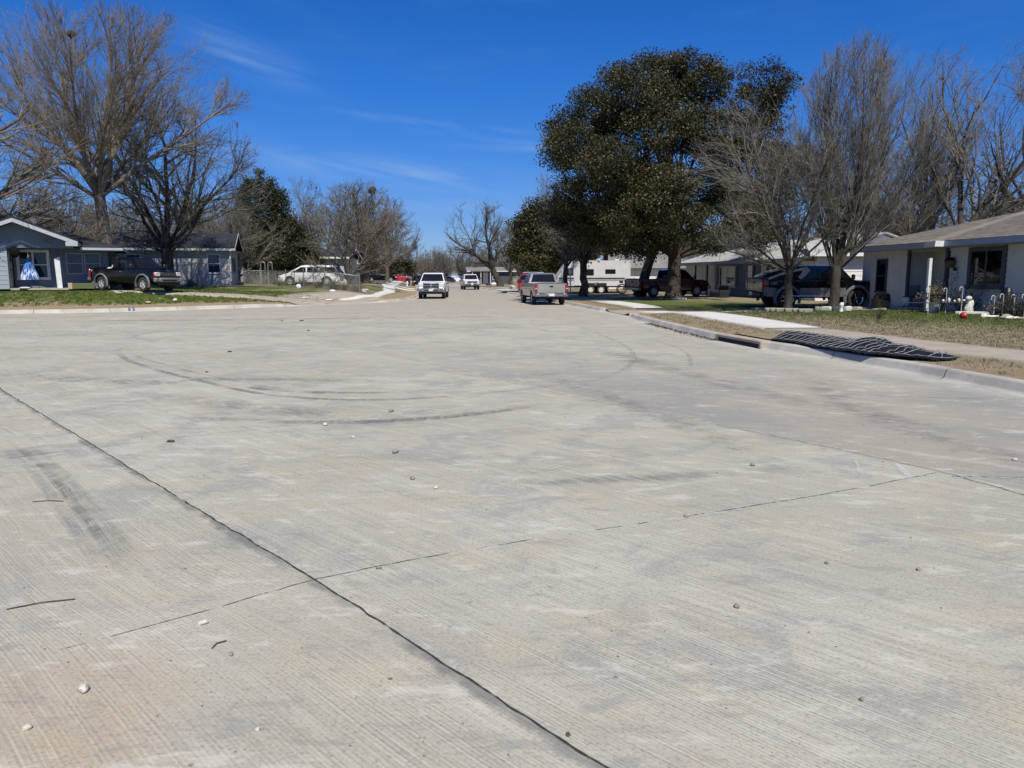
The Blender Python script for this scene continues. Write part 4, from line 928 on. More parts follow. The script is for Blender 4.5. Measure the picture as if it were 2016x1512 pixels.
    C = make_tree('bare_tree', 'low grey thicket-like leafless tree behind the blue house roof', 'tree', at(120, 66), 127, 8.0, (5.6, 5, 3.8), (0, 0, 4.4), 1.0, .2, limbs=11, la=(.2, 1.2), lup=.03, spawnn=(11, 8, 5), ups=(.03, .03, .03), wig=(.12, .15, .17), bark='bark_brown', twig='twig_grey', twr=.015, ang=(.35, 1.0))
    PL = [  # px, depth, scale, proto, rot, label
        (765, 100, .93, A, 1.1, 'leafless tree whose twigs reach right over the street beyond the van'),
        (815, 125, .66, A, 2.2, 'pale leafless tree at the left street edge above the white pickup'),
        (650, 100, .90, A, 3.0, 'leafless tree behind the wide rounded tree, left of it'),
        (1050, 118, 1.05, B, .7, 'thin leafless tree showing left of the live oak crown'),
        (1085, 84, 1.0, B, 2.1, 'leafless tree against the left side of the live oak'),
        (1030, 160, .95, A, 4.0, 'leafless tree far off behind the round olive tree'),
        (960, 170, .90, C, .4, 'low leafless tree behind the far grey-roofed house'),
        (60, 70, 1.0, C, 1.9, 'leafless tree by the utility pole behind the blue house'),
        (180, 74, 1.05, C, 3.3, 'leafless tree behind the blue roof next to the tall trunk'),
        (240, 80, 1.15, C, 5.0, 'leafless tree behind the gap between the blue and grey houses'),
        (300, 76, 1.1, C, .9, 'leafless tree behind the left part of the dark-roofed house'),
        (390, 80, 1.25, C, 2.6, 'leafless tree behind the middle of the dark-roofed house'),
        (440, 72, 1.05, C, 4.2, 'leafless tree behind the right part of the dark-roofed house'),
        (475, 66, .95, C, 5.5, 'leafless twiggy tree in front of the cedar, right of the dark roof'),
        (10, 78, 1.0, C, .2, 'leafless tree at the left picture edge behind the blue house'),
        (1395, 85, .95, C, 1.0, 'grey leafless tree behind the white metal roof, under the oak'),
        (1440, 90, 1.0, C, 3.6, 'grey leafless tree behind the white metal roof, right of the oak trunk'),
        (1345, 92, .9, C, 2.2, 'grey leafless tree showing between the oak trunks'),
        (1290, 110, .9, C, 4.4, 'dark leafless tree behind the grey shingle roof'),
        (1600, 70, 1.0, C, .6, 'leafless tree behind the white roof between the two forked trees'),
        (1700, 62, 1.0, C, 5.1, 'leafless tree behind the white roof left of the brown roof'),
        (1830, 58, .95, C, 2.9, 'low leafless tree behind the ridge of the brown roof'),
        (1930, 56, .95, C, 1.5, 'low leafless tree behind the brown roof, right of its ridge'),
        (2000, 60, 1.05, C, 3.9, 'low leafless tree behind the brown roof at the right picture edge'),
        (1150, 100, 1.0, A, 5.2, 'leafless tree behind the travel trailer'),
        (860, 290, 1.1, A, .3, 'distant leafless tree above the white pickup roof'),
        (885, 270, .95, A, 1.8, 'distant leafless tree at the end of the street'),
        (910, 250, .90, A, 3.4, 'distant leafless tree right of the end of the street'),
        (938, 230, .95, A, 4.9, 'distant leafless tree left of the far grey-roofed house')]
    for px, d, sc, pr, rz, lb in PL: copy_tree(pr, at(px, d), rz, sc * (.86 if pr is C else 1.), lb)
    # the four slim trunks by the trailer
    for px, d, sd, hh, r, lb in ((1112, 58, 131, 8.2, .17, 'dark forked leafless tree in front of the trailer nose'), (1147, 56, 137, 9.0, .27, 'thick-trunked leafless tree in front of the trailer side')):
        make_tree('bare_tree', lb, 'tree', at(px, d), sd, hh, (3.2, 3, 3.6), (0, 0, hh - 3.6), 2.6, r, limbs=8, la=(.2, 1.0), lup=.02, spawnn=(9, 7, 5), ups=(.02, .0, .0), wig=(.13, .15, .17), bark='bark_dark', twig='twig_grey', twr=.011, ang=(.35, 1.0))
    # far wood closing the street: nobody could count it
    rg = np.random.RandomState(200); parts = []
    for k in range(90):
        Y = rg.uniform(300, 460); px = rg.uniform(640, 1120); X = (px - 1008) / F * Y; hh = rg.uniform(8, 13)
        n = 60; az = rg.uniform(0, 6.28, n); an = rg.uniform(.1, .9, n); d0 = np.stack([np.sin(an) * np.cos(az), np.sin(an) * np.sin(az), np.cos(an)], 1)
        P, R = run(rg, np.repeat([[X, Y, 1.5]], n, 0), d0, np.full(n, hh) * rg.uniform(.5, 1, n), 6, .03, .16, np.full(n, .12), np.full(n, .03)); parts.append(tubes(P, R, 3))
        p, d, r, i = spawn(rg, P, R, 7, .3, 1, .3, 1., .7); P, R = run(rg, p, d, rg.uniform(.8, 2.5, len(p)), 3, .03, .15, np.full(len(p), .04), np.full(len(p), .02)); parts.append(tubes(P, R, 3))
    V, Fc = merge(parts); tag(link('far_wood', np_mesh('far_wood', V, Fc), 'twig_far'), 'grey leafless wood closing off the far end of the street', 'wood', kind='stuff')
trees()
# ------------------------------------------------------------------ vehicles (x forward, right side = -y, origin on the ground under the middle)
def wheel_things(root, xs, ty, R, wdt, rim_mat='rim_metal', rimr=.62, spokes=5, sides=(-1, 1)):
    for x in xs:
        for sy in sides:
            w = MB().lathe([(R * .5, -wdt * .05), (R * .5, wdt * .05)], (0, 0, 0), 16, 'Y').build('wheel', 'black_plastic', root, (x, sy * ty, R), smooth=40)
            MB().lathe([(R * rimr, -wdt / 2), (R * .88, -wdt / 2 - .004), (R * .985, -wdt * .36), (R, -wdt * .2), (R, wdt * .2), (R * .985, wdt * .36), (R * .88, wdt / 2 + .004), (R * rimr, wdt / 2), (R * rimr, -wdt / 2)], (0, 0, 0), 26, 'Y').build('tyre', 'rubber', w, smooth=35)
            m = MB(); o = sy * wdt * .42
            m.lathe([(R * rimr, o), (R * rimr * .93, o - sy * .012), (R * rimr * .9, o - sy * .05)] + ([(R * rimr * .86, o - sy * .07), (R * .16, o - sy * .06), (.001, o - sy * .05)] if spokes < 7 else [(R * rimr * .9, o - sy * .09)]), (0, 0, 0), 22, 'Y', caps=False)
            m.lathe([(.001, o + sy * .004), (R * .12, o), (R * .15, o - sy * .03)], (0, 0, 0), 12, 'Y')
            for k in range(spokes):
                a = 2 * math.pi * k / spokes + .3
                M_ = Matrix.Rotation(-a, 3, 'Y'); m.box(tuple(M_ @ Vector((R * rimr * .52, o - sy * .012, 0))), (R * rimr * .86, .03, R * rimr * (.26 if spokes < 7 else .13)), M=M_, ch=.008)
            m.build('rim', rim_mat, w, smooth=35)
            if spokes >= 7: MB().lathe([(R * rimr * .9, sy * wdt * .1), (.001, sy * wdt * .1)], (0, 0, 0), 20, 'Y').build('brake', 'black_plastic', w)
class Body:
    """lofted lower body; kw: L, W, prof=[(x,zt)], zb sill height, axles, R arch radius, bed=(x0,x1,floor)"""
    def __init__(s, top, W_, zb, axles, Ra, bed=None, nose=.10, tail=.06, crown=.05, arch_z=None, belt_in=.03):
        s.top = np.array(top, float); s.W = W_ / 2; s.zb = zb; s.ax = axles; s.Ra = Ra; s.bed = bed; s.nose = nose; s.tail = tail; s.crown = crown; s.az = arch_z or Ra * .82; s.bi = belt_in
        s.x0, s.x1 = s.top[0, 0], s.top[-1, 0]
    def zt(s, x): return float(np.interp(x, s.top[:, 0], s.top[:, 1]))
    def hw(s, x):
        a = max(0, (x - (s.x1 - .75)) / .75); b_ = max(0, ((s.x0 + .4) - x) / .4)
        return s.W - s.nose * a ** 2.2 - s.tail * b_ ** 2.2
    def zbot(s, x):
        z = s.zb
        z += .10 * max(0, (x - (s.x1 - .5)) / .5) + .08 * max(0, ((s.x0 + .6) - x) / .6)
        for a in s.ax:
            d = abs(x - a)
            if d < s.Ra: z = max(z, s.az + math.sqrt(max(0, s.Ra ** 2 - d * d)) - .0)
        return z
    def sidept(s, x, f, off=0.):
        """point on the side skin at height fraction f (0 sill .. 1 shoulder)"""
        zb, zt = s.zbot(x), s.zt(x); zl = s.zb
        z = zb + (zt - zb) * f; g = (z - zl) / max(.05, zt - zl)
        bul = -.035 * max(0, 1 - g) ** 2.5 - s.bi * g ** 3
        return (x, s.hw(x) + bul + off, z)
    def build(s, root, mat, name='body'):
        xs = set(np.linspace(s.x0, s.x1, 26))
        for a in s.ax:
            for q in np.linspace(-1, 1, 15): xs.add(a + s.Ra * math.sin(q * math.pi / 2) * .9999)
            xs |= {a - s.Ra - .004, a + s.Ra + .004}
        for p in s.top: xs.add(p[0])
        if s.bed: xs |= {s.bed[0] - .002, s.bed[0] + .002, s.bed[1] - .002, s.bed[1] + .002}
        xs = sorted(x for x in xs if s.x0 <= x <= s.x1); FR = [0, .06, .2, .36, .52, .68, .82, .93, 1.]
        rows = []
        for x in xs:
            pts = [(x, 0, s.zbot(x) + .02)]; 
            for f in FR: pts.append(s.sidept(x, f))
            h = s.sidept(x, 1.)[1]; zt = s.zt(x)
            if s.bed and s.bed[0] < x < s.bed[1]: pts += [(x, h - .03, zt + .012), (x, h - .09, zt + .012), (x, h - .10, zt - .02), (x, h - .11, s.bed[2]), (x, 0, s.bed[2])]
            else: pts += [(x, h - .03, zt + .012), (x, h - .10, zt + .02), (x, h * .7, zt + s.crown * .6), (x, h * .4, zt + s.crown * .9), (x, 0, zt + s.crown)]
            rows.append(pts)
        m = MB(); n = len(rows[0])
        for sg in (-1, 1):
            vs = [(p[0], p[1] * sg, p[2]) for r in rows for p in r]
            fs = [(i * n + j, i * n + j + 1, (i + 1) * n + j + 1, (i + 1) * n + j) for i in range(len(rows) - 1) for j in range(n - 1)]
            fs += [tuple(range(n)), tuple((len(rows) - 1) * n + k for k in range(n))[::-1]]
            m.add(vs, fs)
        import bmesh
        me = bpy.data.meshes.new(name); me.from_pydata(m.v, [], m.f); b = bmesh.new(); b.from_mesh(me)
        bmesh.ops.remove_doubles(b, verts=b.verts, dist=.0005); bmesh.ops.recalc_face_normals(b, faces=b.faces); b.to_mesh(me); b.free()
        me.polygons.foreach_set('use_smooth', [True] * len(me.polygons)); me.set_sharp_from_angle(angle=math.radians(32))
        o = link(name, me, mat, root)
        # dark liners in the arches
        for a in s.ax:
            for sg in (-1, 1):
                q = MB(); k = 12; r_ = s.Ra * .985; y0, y1 = sg * (s.W - .05), sg * (s.W - .46)
                vs = [(a + r_ * math.cos(math.pi * i / k), y, s.az + r_ * math.sin(math.pi * i / k)) for i in range(k + 1) for y in (y0, y1)]
                q.add(vs, [(2 * i, 2 * i + 1, 2 * i + 3, 2 * i + 2) for i in range(k)] + [tuple(2 * i + 1 for i in range(k + 1))]); q.build('wheel_housing', 'black_plastic', root, smooth=40)
        return o
    def panel(s, x0, x1, sg, root, mat, name, f0=.10, f1=.97, off=.006):
        """a slightly proud door or cladding skin"""
        xs = np.linspace(x0, x1, 8); FR = np.linspace(f0, f1, 7); m = MB(); n = 7
        out = [s.sidept(x, f, off) for x in xs for f in FR]; inn = [s.sidept(x, f, off - .03) for x in xs for f in FR]
        A = [(p[0], p[1] * sg, p[2]) for p in out]; B_ = [(p[0], p[1] * sg, p[2]) for p in inn]
        fs = [(i * n + j, i * n + j + 1, (i + 1) * n + j + 1, (i + 1) * n + j) for i in range(7) for j in range(n - 1)]
        per = [i * n for i in range(8)] + [7 * n + j for j in range(1, n)] + [i * n + n - 1 for i in range(6, -1, -1)] + [j for j in range(n - 2, 0, -1)]
        k = len(A); fs += [(per[q], per[(q + 1) % len(per)], k + per[(q + 1) % len(per)], k + per[q]) for q in range(len(per))]
        m.add(A + B_, fs)
        return m.build(name, mat, root, smooth=30)
def cabin(root, poly, wb, wt, zb, zr, mat, name='cab'):
    """greenhouse: side outline in xz, half width wb at zb and wt at zr, bevelled roof edge"""
    cx = sum(p[0] for p in poly) / len(poly)
    def W_(z): return wb + (wt - wb) * (z - zb) / (zr - zb)
    n = len(poly); m = MB(); rings = []
    for sg, ins, up in ((-1, 0, 0), (-1, .045, 1), (1, .045, 1), (1, 0, 0)):
        ring = []
        for x, z in poly:
            w = W_(z) - ins
            q = (x, z)
            if not up: q = (x + (cx - x) * .022, z - (.028 if z > zb + .1 else 0))
            ring.append((q[0], sg * w, q[1]))
        rings.append(ring)
    vs = sum(rings, []); fs = [tuple(range(n)), tuple(3 * n + k for k in range(n))[::-1]]
    for r in range(3): fs += [(r * n + i, r * n + (i + 1) % n, (r + 1) * n + (i + 1) % n, (r + 1) * n + i) for i in range(n)]
    m.add(vs, fs); o = m.build(name, mat, root, smooth=38)
    def side_window(pts, sg, nm='window', mt='car_glass', off=.012):
        """pts in xz"""
        k = len(pts); a = [(x, sg * (W_(z) + off), z) for x, z in pts]; b_ = [(x, sg * (W_(z) - .02), z) for x, z in pts]
        q = MB(); q.add(a + b_, [tuple(range(k)), tuple(range(k, 2 * k))[::-1]] + [(i, (i + 1) % k, k + (i + 1) % k, k + i) for i in range(k)]); return q.build(nm, mt, root)
    def end_glass(pa, pb, nm, m0=.05, m1=.93, side=.07, off=.012, mt='car_glass', bow=.0):
        """glass on the slope from pa (low) to pb (high), xz points"""
        d = Vector((pb[0] - pa[0], 0, pb[1] - pa[1])); L = d.length; d.normalize(); nn = Vector((d.z, 0, -d.x));
        if nn.x * (pa[0] - cx) < 0: nn = -nn
        p0 = Vector((pa[0], 0, pa[1])) + d * L * m0 + nn * off; p1 = Vector((pa[0], 0, pa[1])) + d * L * m1 + nn * off
        w0, w1 = W_(p0.z) - side, W_(p1.z) - side
        q = MB(); q.slab([(p0.x, -w0, p0.z), (p0.x, w0, p0.z), (p1.x, w1, p1.z), (p1.x, -w1, p1.z)], .02); q2 = q
        return q2.build(nm, mt, root)
    return o, side_window, end_glass, W_
def mirror(root, x, y, z, sg, mat, big=1.):
    m = MB(); m.tube([(x, y * sg, z - .02), (x + .02, (y + .10) * sg, z)], .018, 6); o = MB().box((x, (y + .17 * big) * sg, z + .03), (.09, .20 * big, .20 * big), ch=.03)
    m.v += []; b_ = o.build('mirror', mat, root, smooth=40); m.build('arm', 'black_plastic', b_); return b_
def flare(root, x, z, r, y, sg, mat, th=.085, name='flare', a0=-18, a1=198, dp=.05):
    m = MB(); n = 22; vs = []
    for k in range(n + 1):
        a = math.radians(a0 + (a1 - a0) * k / n); c, s_ = math.cos(a), math.sin(a)
        for rr, yy in ((r, y - .03), (r, y + dp), (r + th * .7, y + dp * .9), (r + th, y + .002)): vs.append((x + rr * c, yy * sg, z + rr * s_))
    fs = [(k * 4 + j, k * 4 + j + 1, (k + 1) * 4 + j + 1, (k + 1) * 4 + j) for k in range(n) for j in range(3)] + [(0, 1, 2, 3), (n * 4 + 3, n * 4 + 2, n * 4 + 1, n * 4)]
    m.add(vs, fs); return m.build(name, mat, root, smooth=35)
def lamp_box(root, c, size, mat, name, rz=0.): return MB().box(c, size, rz, ch=.02).build(name, mat, root, smooth=40)

def pickup(name, label, loc, head, paint, L=5.6, W_=1.98, H=1.9, zb=.45, R=.38, axles=(-1.75, 1.75), cab=(-.3, 1.6), bedz=.75, beltz=1.18, hoodz=1.12, rim='rim_metal', bumper='chrome', grille='black_plastic', cladding=None, flares=None, crew=False, buttress=False, sidep=None, spokes=5, rimr=.6, cargo=None, group=None, wire=True, grille_style=0, roof_paint=None, plate=True):
    t = thing(name, label, 'pickup truck' if name == 'pickup_truck' else 'truck', loc, head, group)
    x0, x1 = -L / 2, L / 2; rail = beltz + .02
    top = [(x0 + .03, rail - .02), (x0 + .1, rail), (cab[0] - .05, rail), (cab[0], beltz), (cab[1] + .02, beltz), (cab[1] + .25, hoodz + .03), (x1 - .5, hoodz), (x1 - .2, hoodz - .06), (x1 - .06, hoodz - .16), (x1 - .03, hoodz - .3)]
    B = Body(top, W_, zb, axles, R * 1.26, bed=(x0 + .12, cab[0] - .08, bedz), arch_z=R * 1.0)
    B.build(t, paint)
    sp = sidep or paint
    ws = cab[1] - .60; rr = cab[0] + .10
    if crew: ws = cab[1] - .55; rr = cab[0] + .12
    poly = [(cab[0], beltz - .04), (cab[0] + .04, beltz + .08), (rr, H - .05), (rr + .25, H), (ws - .35, H), (ws, H - .06), (cab[1], beltz + .02), (cab[1] + .05, beltz - .04)]
    wb = W_ / 2 - .075; wt = wb - (.13 if buttress else .20)
    o, sw, eg, Wf = cabin(t, poly, wb, wt, beltz, H, roof_paint or paint)
    zt, z0 = H - .13, beltz + .06
    def fx(z): return cab[1] + (ws - cab[1]) * (z - beltz) / (H - .06 - beltz)      # windscreen edge
    def rx(z): return cab[0] + .04 + (rr - cab[0] - .04) * (z - beltz - .08) / (H - .13 - beltz)
    mid = (cab[0] + cab[1]) / 2 - .1
    for sg in (-1, 1):
        if crew: spans = ((rx, lambda z: mid - .06), (lambda z: mid + .06, fx))
        else: spans = ((rx, lambda z: cab[0] + .55), (lambda z: cab[0] + .66, fx))
        for a, b_ in spans:
            sw([(a(z0) + .09, z0), (b_(z0) - .10, z0), (b_(zt) - .10, zt), (a(zt) + .09, zt)], sg)
        dx = [(mid + .01, cab[1] + .12)] + ([(cab[0] + .16, mid - .01)] if crew else [])
        if not crew: dx = [(cab[0] + .62, cab[1] + .10)]
        for a, b_ in dx:
            dxa = max(a, axles[0] + R * 1.28 + .02)
            d = B.panel(dxa, b_, sg, t, sp, 'door', .08, .96)
            p = B.sidept(a + .17, .80, .02); MB().box((p[0], p[1] * sg, p[2]), (.17, .03, .035), ch=.01).build('handle', 'black_plastic' if paint != 'black_paint' else 'chrome' if not crew else 'black_plastic', d)
        mirror(t, cab[1] - .12, W_ / 2 - .05, beltz + .12, sg, 'black_plastic' if grille_style != 1 else 'black_plastic', 1.2)
        # lamps
        lamp_box(t, (x1 - .10, (W_ / 2 - .24) * sg, hoodz - .17), (.16, .28, .21), 'clear_lens', 'headlight')
        if flares is not None or grille_style == 3: lamp_box(t, (x1 - .17, (W_ / 2 - .115) * sg, hoodz - .17), (.18, .07, .19), 'amber_lens', 'turn_signal')
        lamp_box(t, (x0 + .05, (W_ / 2 - .10) * sg, rail - .27), (.16, .14, .48), 'red_lens', 'tail_light')
        lamp_box(t, (x0 + .035, (W_ / 2 - .10) * sg, rail - .29), (.15, .10, .09), 'clear_lens', 'reversing_light')
        if flares:
            for a in axles: flare(t, a, R * 1.0, R * 1.22, W_ / 2 - .02, sg, flares)
        if cladding:
            a0, a1 = axles[0] + R * 1.3, axles[1] - R * 1.3
            for q0, q1 in ((x0 + .06, axles[0] - R * 1.3), (a0, mid - .005), (mid + .005, a1), (axles[1] + R * 1.3, x1 - .08)):
                B.panel(q0, q1, sg, t, cladding, 'cladding', -.04, .52, .028)
            for a in axles: flare(t, a, R * 1.0, R * 1.20, W_ / 2 - .02, sg, cladding, th=.14, name='cladding', dp=.06)
    eg((cab[1], beltz + .02), (ws, H - .06), 'windshield'); eg((cab[0] + .04, beltz + .08), (rr, H - .05), 'rear_window', side=.14)
    # tailgate, bumpers, grille
    tg = MB().box((x0 + .025, 0, (bedz + rail) / 2 - .03), (.07, W_ - .38, rail - bedz + .12), ch=.015).build('tailgate', paint, t, smooth=35)
    MB().box((x0 - .015, 0, rail - .17), (.02, .22, .09), ch=.006).build('handle', 'black_plastic', tg)
    MB().box((x0 + .02, 0, rail + .02), (.09, W_ - .34, .03), ch=.01).build('cap', 'black_plastic', tg)
    m = MB(); bz = zb + .06
    m.box((x0 - .06, 0, bz + .03), (.20, W_ - .50, .17), ch=.03); [m.box((x0 - .03, s_ * (W_ / 2 - .20), bz + .03), (.24, .36, .19), rz=-s_ * .12, ch=.04) for s_ in (-1, 1)]
    rb = m.build('rear_bumper', bumper, t, smooth=40)
    MB().box((x0 + .04, 0, bz + .135), (.24, W_ - .3, .03), ch=.008).build('step_pad', 'black_plastic', rb)
    if plate: MB().box((x0 - .168, 0, bz + .04), (.012, .31, .155)).build('license_plate', 'plate_white', rb)
    m = MB(); fz = hoodz - .47 if grille_style != 1 else hoodz - .50
    m.box((x1 - .02, 0, fz), (.16, W_ - .55, .24), ch=.04); [m.box((x1 - .10, s_ * (W_ / 2 - .20), fz), (.22, .42, .24), rz=-s_ * .38, ch=.05) for s_ in (-1, 1)]
    fb = m.build('front_bumper', bumper, t, smooth=40)
    MB().box((x1 + .045, 0, fz - .02), (.05, W_ * .5, .08), ch=.01).build('air_slot', 'black_plastic', fb)
    MB().box((x1 - .09, 0, fz - .20), (.1, W_ - .5, .15), ch=.02).build('air_dam', 'black_plastic', fb)
    if plate and grille_style != 3: MB().box((x1 + .066, 0, fz + .0), (.012, .31, .15)).build('license_plate', 'plate_white', fb)
    gz = hoodz - .19
    if grille_style == 1:         # four openings with a cross
        g_ = MB().box((x1 - .045, 0, gz), (.10, W_ - .82, .36), ch=.03).build('grille', 'dull_chrome', t, smooth=40)
        for sy in (-1, 1):
            for sz in (-1, 1): MB().box((x1 + .006, sy * (W_ - .86) / 4, gz + sz * .082), (.012, (W_ - 1.02) / 2, .115), ch=.004).build('opening', 'black_plastic', g_)
        MB().sphere((x1 + .02, 0, gz + .02), .06, 10, 6, sc=(.5, 1, 1.1)).build('emblem', 'chrome', g_, smooth=60)
    else:
        g_ = MB().box((x1 - .05, 0, gz), (.10, W_ - .80, .24), ch=.03).build('grille', 'chrome' if grille_style == 2 else 'black_plastic', t, smooth=40)
        MB().box((x1 + .004, 0, gz), (.012, W_ - .90, .18), ch=.004).build('mesh', 'black_plastic', g_)
        m = MB(); [m.box((x1 + .012, 0, gz + dz), (.012, W_ - .92, .014)) for dz in (-.06, 0, .06)]; m.build('bar', 'dull_chrome' if grille_style == 2 else 'flare_grey', g_)
        MB().sphere((x1 + .02, 0, gz), .055, 12, 6, sc=(.3, 1.5, .8)).build('emblem', 'chrome' if grille_style != 3 else 'slate_trim', g_, smooth=60)
    # underside
    m = MB(); m.box((0, 0, zb - .02), (L - .7, W_ - .75, .16)); [m.tube([(a, -W_ / 2 + .2, R), (a, W_ / 2 - .2, R)], .06, 8) for a in axles]; m.tube([(x0 + .2, -.45, zb - .08), (-.2, -.45, zb - .06)], .04, 8); m.sphere((axles[0], 0, R), .15, 10, 6)
    m.build('chassis', 'black_plastic', t, smooth=40)
    if buttress:
        for sg in (-1, 1):
            y = (W_ / 2 - .13)
            m = MB(); xa, xb = x0 + .65, cab[0] + .32
            poly = [(xa - .25, rail), (xa + .55, rail + .28), (xb - .25, H - .10), (xb, H - .02), (xb + .08, H - .02), (cab[0] + .12, rail), (cab[0] - .05, rail)]
            # outline with an opening: built as sloping rail plus thick rear pillar
            def bar(p, q, w): 
                d = Vector((q[0] - p[0], 0, q[1] - p[1])); Ln = d.length; M_ = Matrix.Rotation(-math.atan2(d.z, d.x), 3, 'Y'); m.box(((p[0] + q[0]) / 2, y * sg, (p[1] + q[1]) / 2), (Ln, .07, w), M=M_, ch=.015)
            bar((xa - .35, rail + .04), (xa + .40, rail + .32), .10); bar((xa + .36, rail + .30), (xb, H - .09), .11)
            bar((xb + .05, H - .12), (cab[0] - .02, rail + .05), .24)
            m.build('sail_panel', 'silver_paint', t, smooth=35)
            MB().prism([(xa - .05, rail + .05), (xa + .42, rail + .25), (xb - .25, H - .2), (cab[0] - .08, rail + .05)], y * sg - .01, y * sg + .01).build('sail_window', 'car_glass', t)
            MB().tube([(cab[0] - .9, (W_ / 2 + .01) * sg, zb + .02), (cab[1] - .3, (W_ / 2 + .01) * sg, zb + .02)], .04, 8).build('side_step', 'chrome', t, smooth=60)
            m = MB(); m.box(((cab[0] + cab[1]) / 2 - .8, (W_ / 2 - .008) * sg, rail - .055), (L * .55, .012, .018)); m.build('trim_strip', 'chrome', t)
        MB().box((x0 + .95, 0, rail + .03), (1.5, W_ - .35, .05), ch=.01).build('bed_cover', 'black_plastic', t, smooth=30)
    wheel_things(t, axles, W_ / 2 - .145, R, .25 if not buttress else .30, rim, rimr, spokes)
    return t

def put(px, d, dx=0.): p = at(px, d); return (p.x + dx, p.y, p.z)
def tilt_to_ground(t, wb):
    """rest all four wheels on the sloping ground"""
    h = t.rotation_euler.z; x, y = t.location.x, t.location.y; u = (math.cos(h), math.sin(h)); v = (-u[1], u[0])
    zf, zr = hgt(x + u[0] * wb, y + u[1] * wb), hgt(x - u[0] * wb, y - u[1] * wb); zl, zr2 = hgt(x + v[0] * .8, y + v[1] * .8), hgt(x - v[0] * .8, y - v[1] * .8)
    t.location.z = (zf + zr) / 2 + .025; t.rotation_euler = (math.atan2(zl - zr2, 1.6), -math.atan2(zf - zr, 2 * wb), h)

def suv(name, label, loc, head, paint, L=5.0, W_=1.95, H=1.75, zb=.3, R=.35, axles=(-1.5, 1.5), beltz=1.02, hoodz=.98, van=False, sedan=False, glass='car_glass', group=None, rack=False, cat='car', detail=True):
    t = thing(name, label, cat, loc, head, group); x0, x1 = -L / 2, L / 2
    if van: wsb, wst, rb, rt_ = x1 - .85, x1 - 1.95, x0 + .06, x0 + .42
    elif sedan: wsb, wst, rb, rt_ = x1 - 1.35, x1 - 2.05, x0 + .55, x0 + 1.25
    else: wsb, wst, rb, rt_ = x1 - 1.25, x1 - 1.95, x0 + .08, x0 + .5
    top = [(x0 + .02, beltz - .05), (x0 + .1, beltz), (wsb - .3, beltz), (wsb + .1, hoodz + .02), (x1 - .45, hoodz - .07), (x1 - .15, hoodz - .17), (x1 - .03, hoodz - .33)]
    B = Body(top, W_, zb, axles, R * 1.2, arch_z=R, crown=.05, nose=.16, tail=.10); B.build(t, paint)
    poly = [(rb, beltz - .04), (rb + .02, beltz + .1), (rt_ - .1, H - .12), (rt_ + .15, H - .03), ((rt_ + wst) / 2, H + .01), (wst - .35, H - .02), (wst, H - .07), (wsb, beltz + .03), (wsb + .06, beltz - .04)]
    wb = W_ / 2 - .06; wt = wb - .19
    o, sw, eg, Wf = cabin(t, poly, wb, wt, beltz, H, paint)
    z0, zt = beltz + .07, H - .19
    fx = lambda z: wsb + (wst - wsb) * (z - beltz) / (H - .07 - beltz); rx = lambda z: rb + .02 + (rt_ - .1 - rb - .02) * (z - beltz - .1) / (H - .22 - beltz)
    cuts = [rb, x0 + 1.75, x0 + 2.8] if not sedan else [rb, x0 + 2.3]
    a_ = [rx] + [(lambda z, c=c: c + .04) for c in cuts[1:]]; b_ = [(lambda z, c=c: c - .04) for c in cuts[1:]] + [fx]
    for sg in (-1, 1):
        for k, (a, b2) in enumerate(zip(a_, b_)):
            q0, q1 = a(z0), b2(z0); q2, q3 = b2(zt), a(zt)
            e0 = .14 if k == 0 else .02; e1 = .20 if k == len(a_) - 1 else .02
            sw([(q0 + e0, z0), (q1 - e1, z0), (q2 - e1, zt), (q3 + e0, zt)], sg, mt=glass)
        dxs = [(cuts[-1] + .0, wsb + .05), (cuts[-2] + (.0 if not sedan else .8), cuts[-1] - .012)]
        for a, b2 in dxs:
            a = max(a, axles[0] + R * 1.22 + .01); b2 = min(b2, axles[1] - R * 1.22 - .01)
            if b2 - a > .4:
                d = B.panel(a, b2, sg, t, paint, 'door', .08, .95, .005); p = B.sidept(a + .18, .80, .018); MB().box((p[0], p[1] * sg, p[2]), (.17, .03, .03), ch=.01).build('handle', paint, d)
        mirror(t, wsb - .35, W_ / 2 - .07, beltz + .10, sg, paint)
        lamp_box(t, (x1 - .18, (W_ / 2 - .26) * sg, hoodz - .22), (.24, .34, .15), 'clear_lens', 'headlight')
        lamp_box(t, (x0 + .07, (W_ / 2 - .16) * sg, beltz - .02), (.18, .20, .24), 'red_lens', 'tail_light')
        if rack: MB().tube([(rt_ + .2, sg * (wt - .10), H + .03), (rt_ + .25, sg * (wt - .10), H + .08), (wst - .45, sg * (wt - .10), H + .08), (wst - .4, sg * (wt - .10), H + .02)], .022, 6).build('roof_rail', 'white_trim', t, smooth=60)
    if rack:
        m = MB(); [m.tube([(x_, -wt + .08, H + .10), (x_, wt - .08, H + .10)], .02, 6) for x_ in (rt_ + .5, wst - .7)]; m.build('roof_bar', 'white_trim', t, smooth=60)
    eg((wsb, beltz + .03), (wst, H - .07), 'windshield'); eg((rb + .02, beltz + .1), (rt_ - .1, H - .12), 'rear_window', side=.12)
    g_ = MB().box((x1 - .05, 0, hoodz - .28), (.09, W_ - .85, .14), ch=.02).build('grille', 'black_plastic', t); 
    MB().box((x1 - .0, 0, hoodz - .50), (.10, W_ - .5, .24), ch=.04).build('front_bumper', paint, t, smooth=40); MB().box((x0 - .01, 0, zb + .22), (.12, W_ - .4, .26), ch=.04).build('rear_bumper', paint, t, smooth=40)
    MB().box((x1 + .052, 0, hoodz - .5), (.01, .3, .14)).build('license_plate', 'plate_white', t)
    m = MB(); m.box((0, 0, zb + .02), (L - .9, W_ - .7, .14)); m.build('chassis', 'black_plastic', t)
    wheel_things(t, axles, W_ / 2 - .13, R, .22, 'rim_metal', .66, 5)
    return t

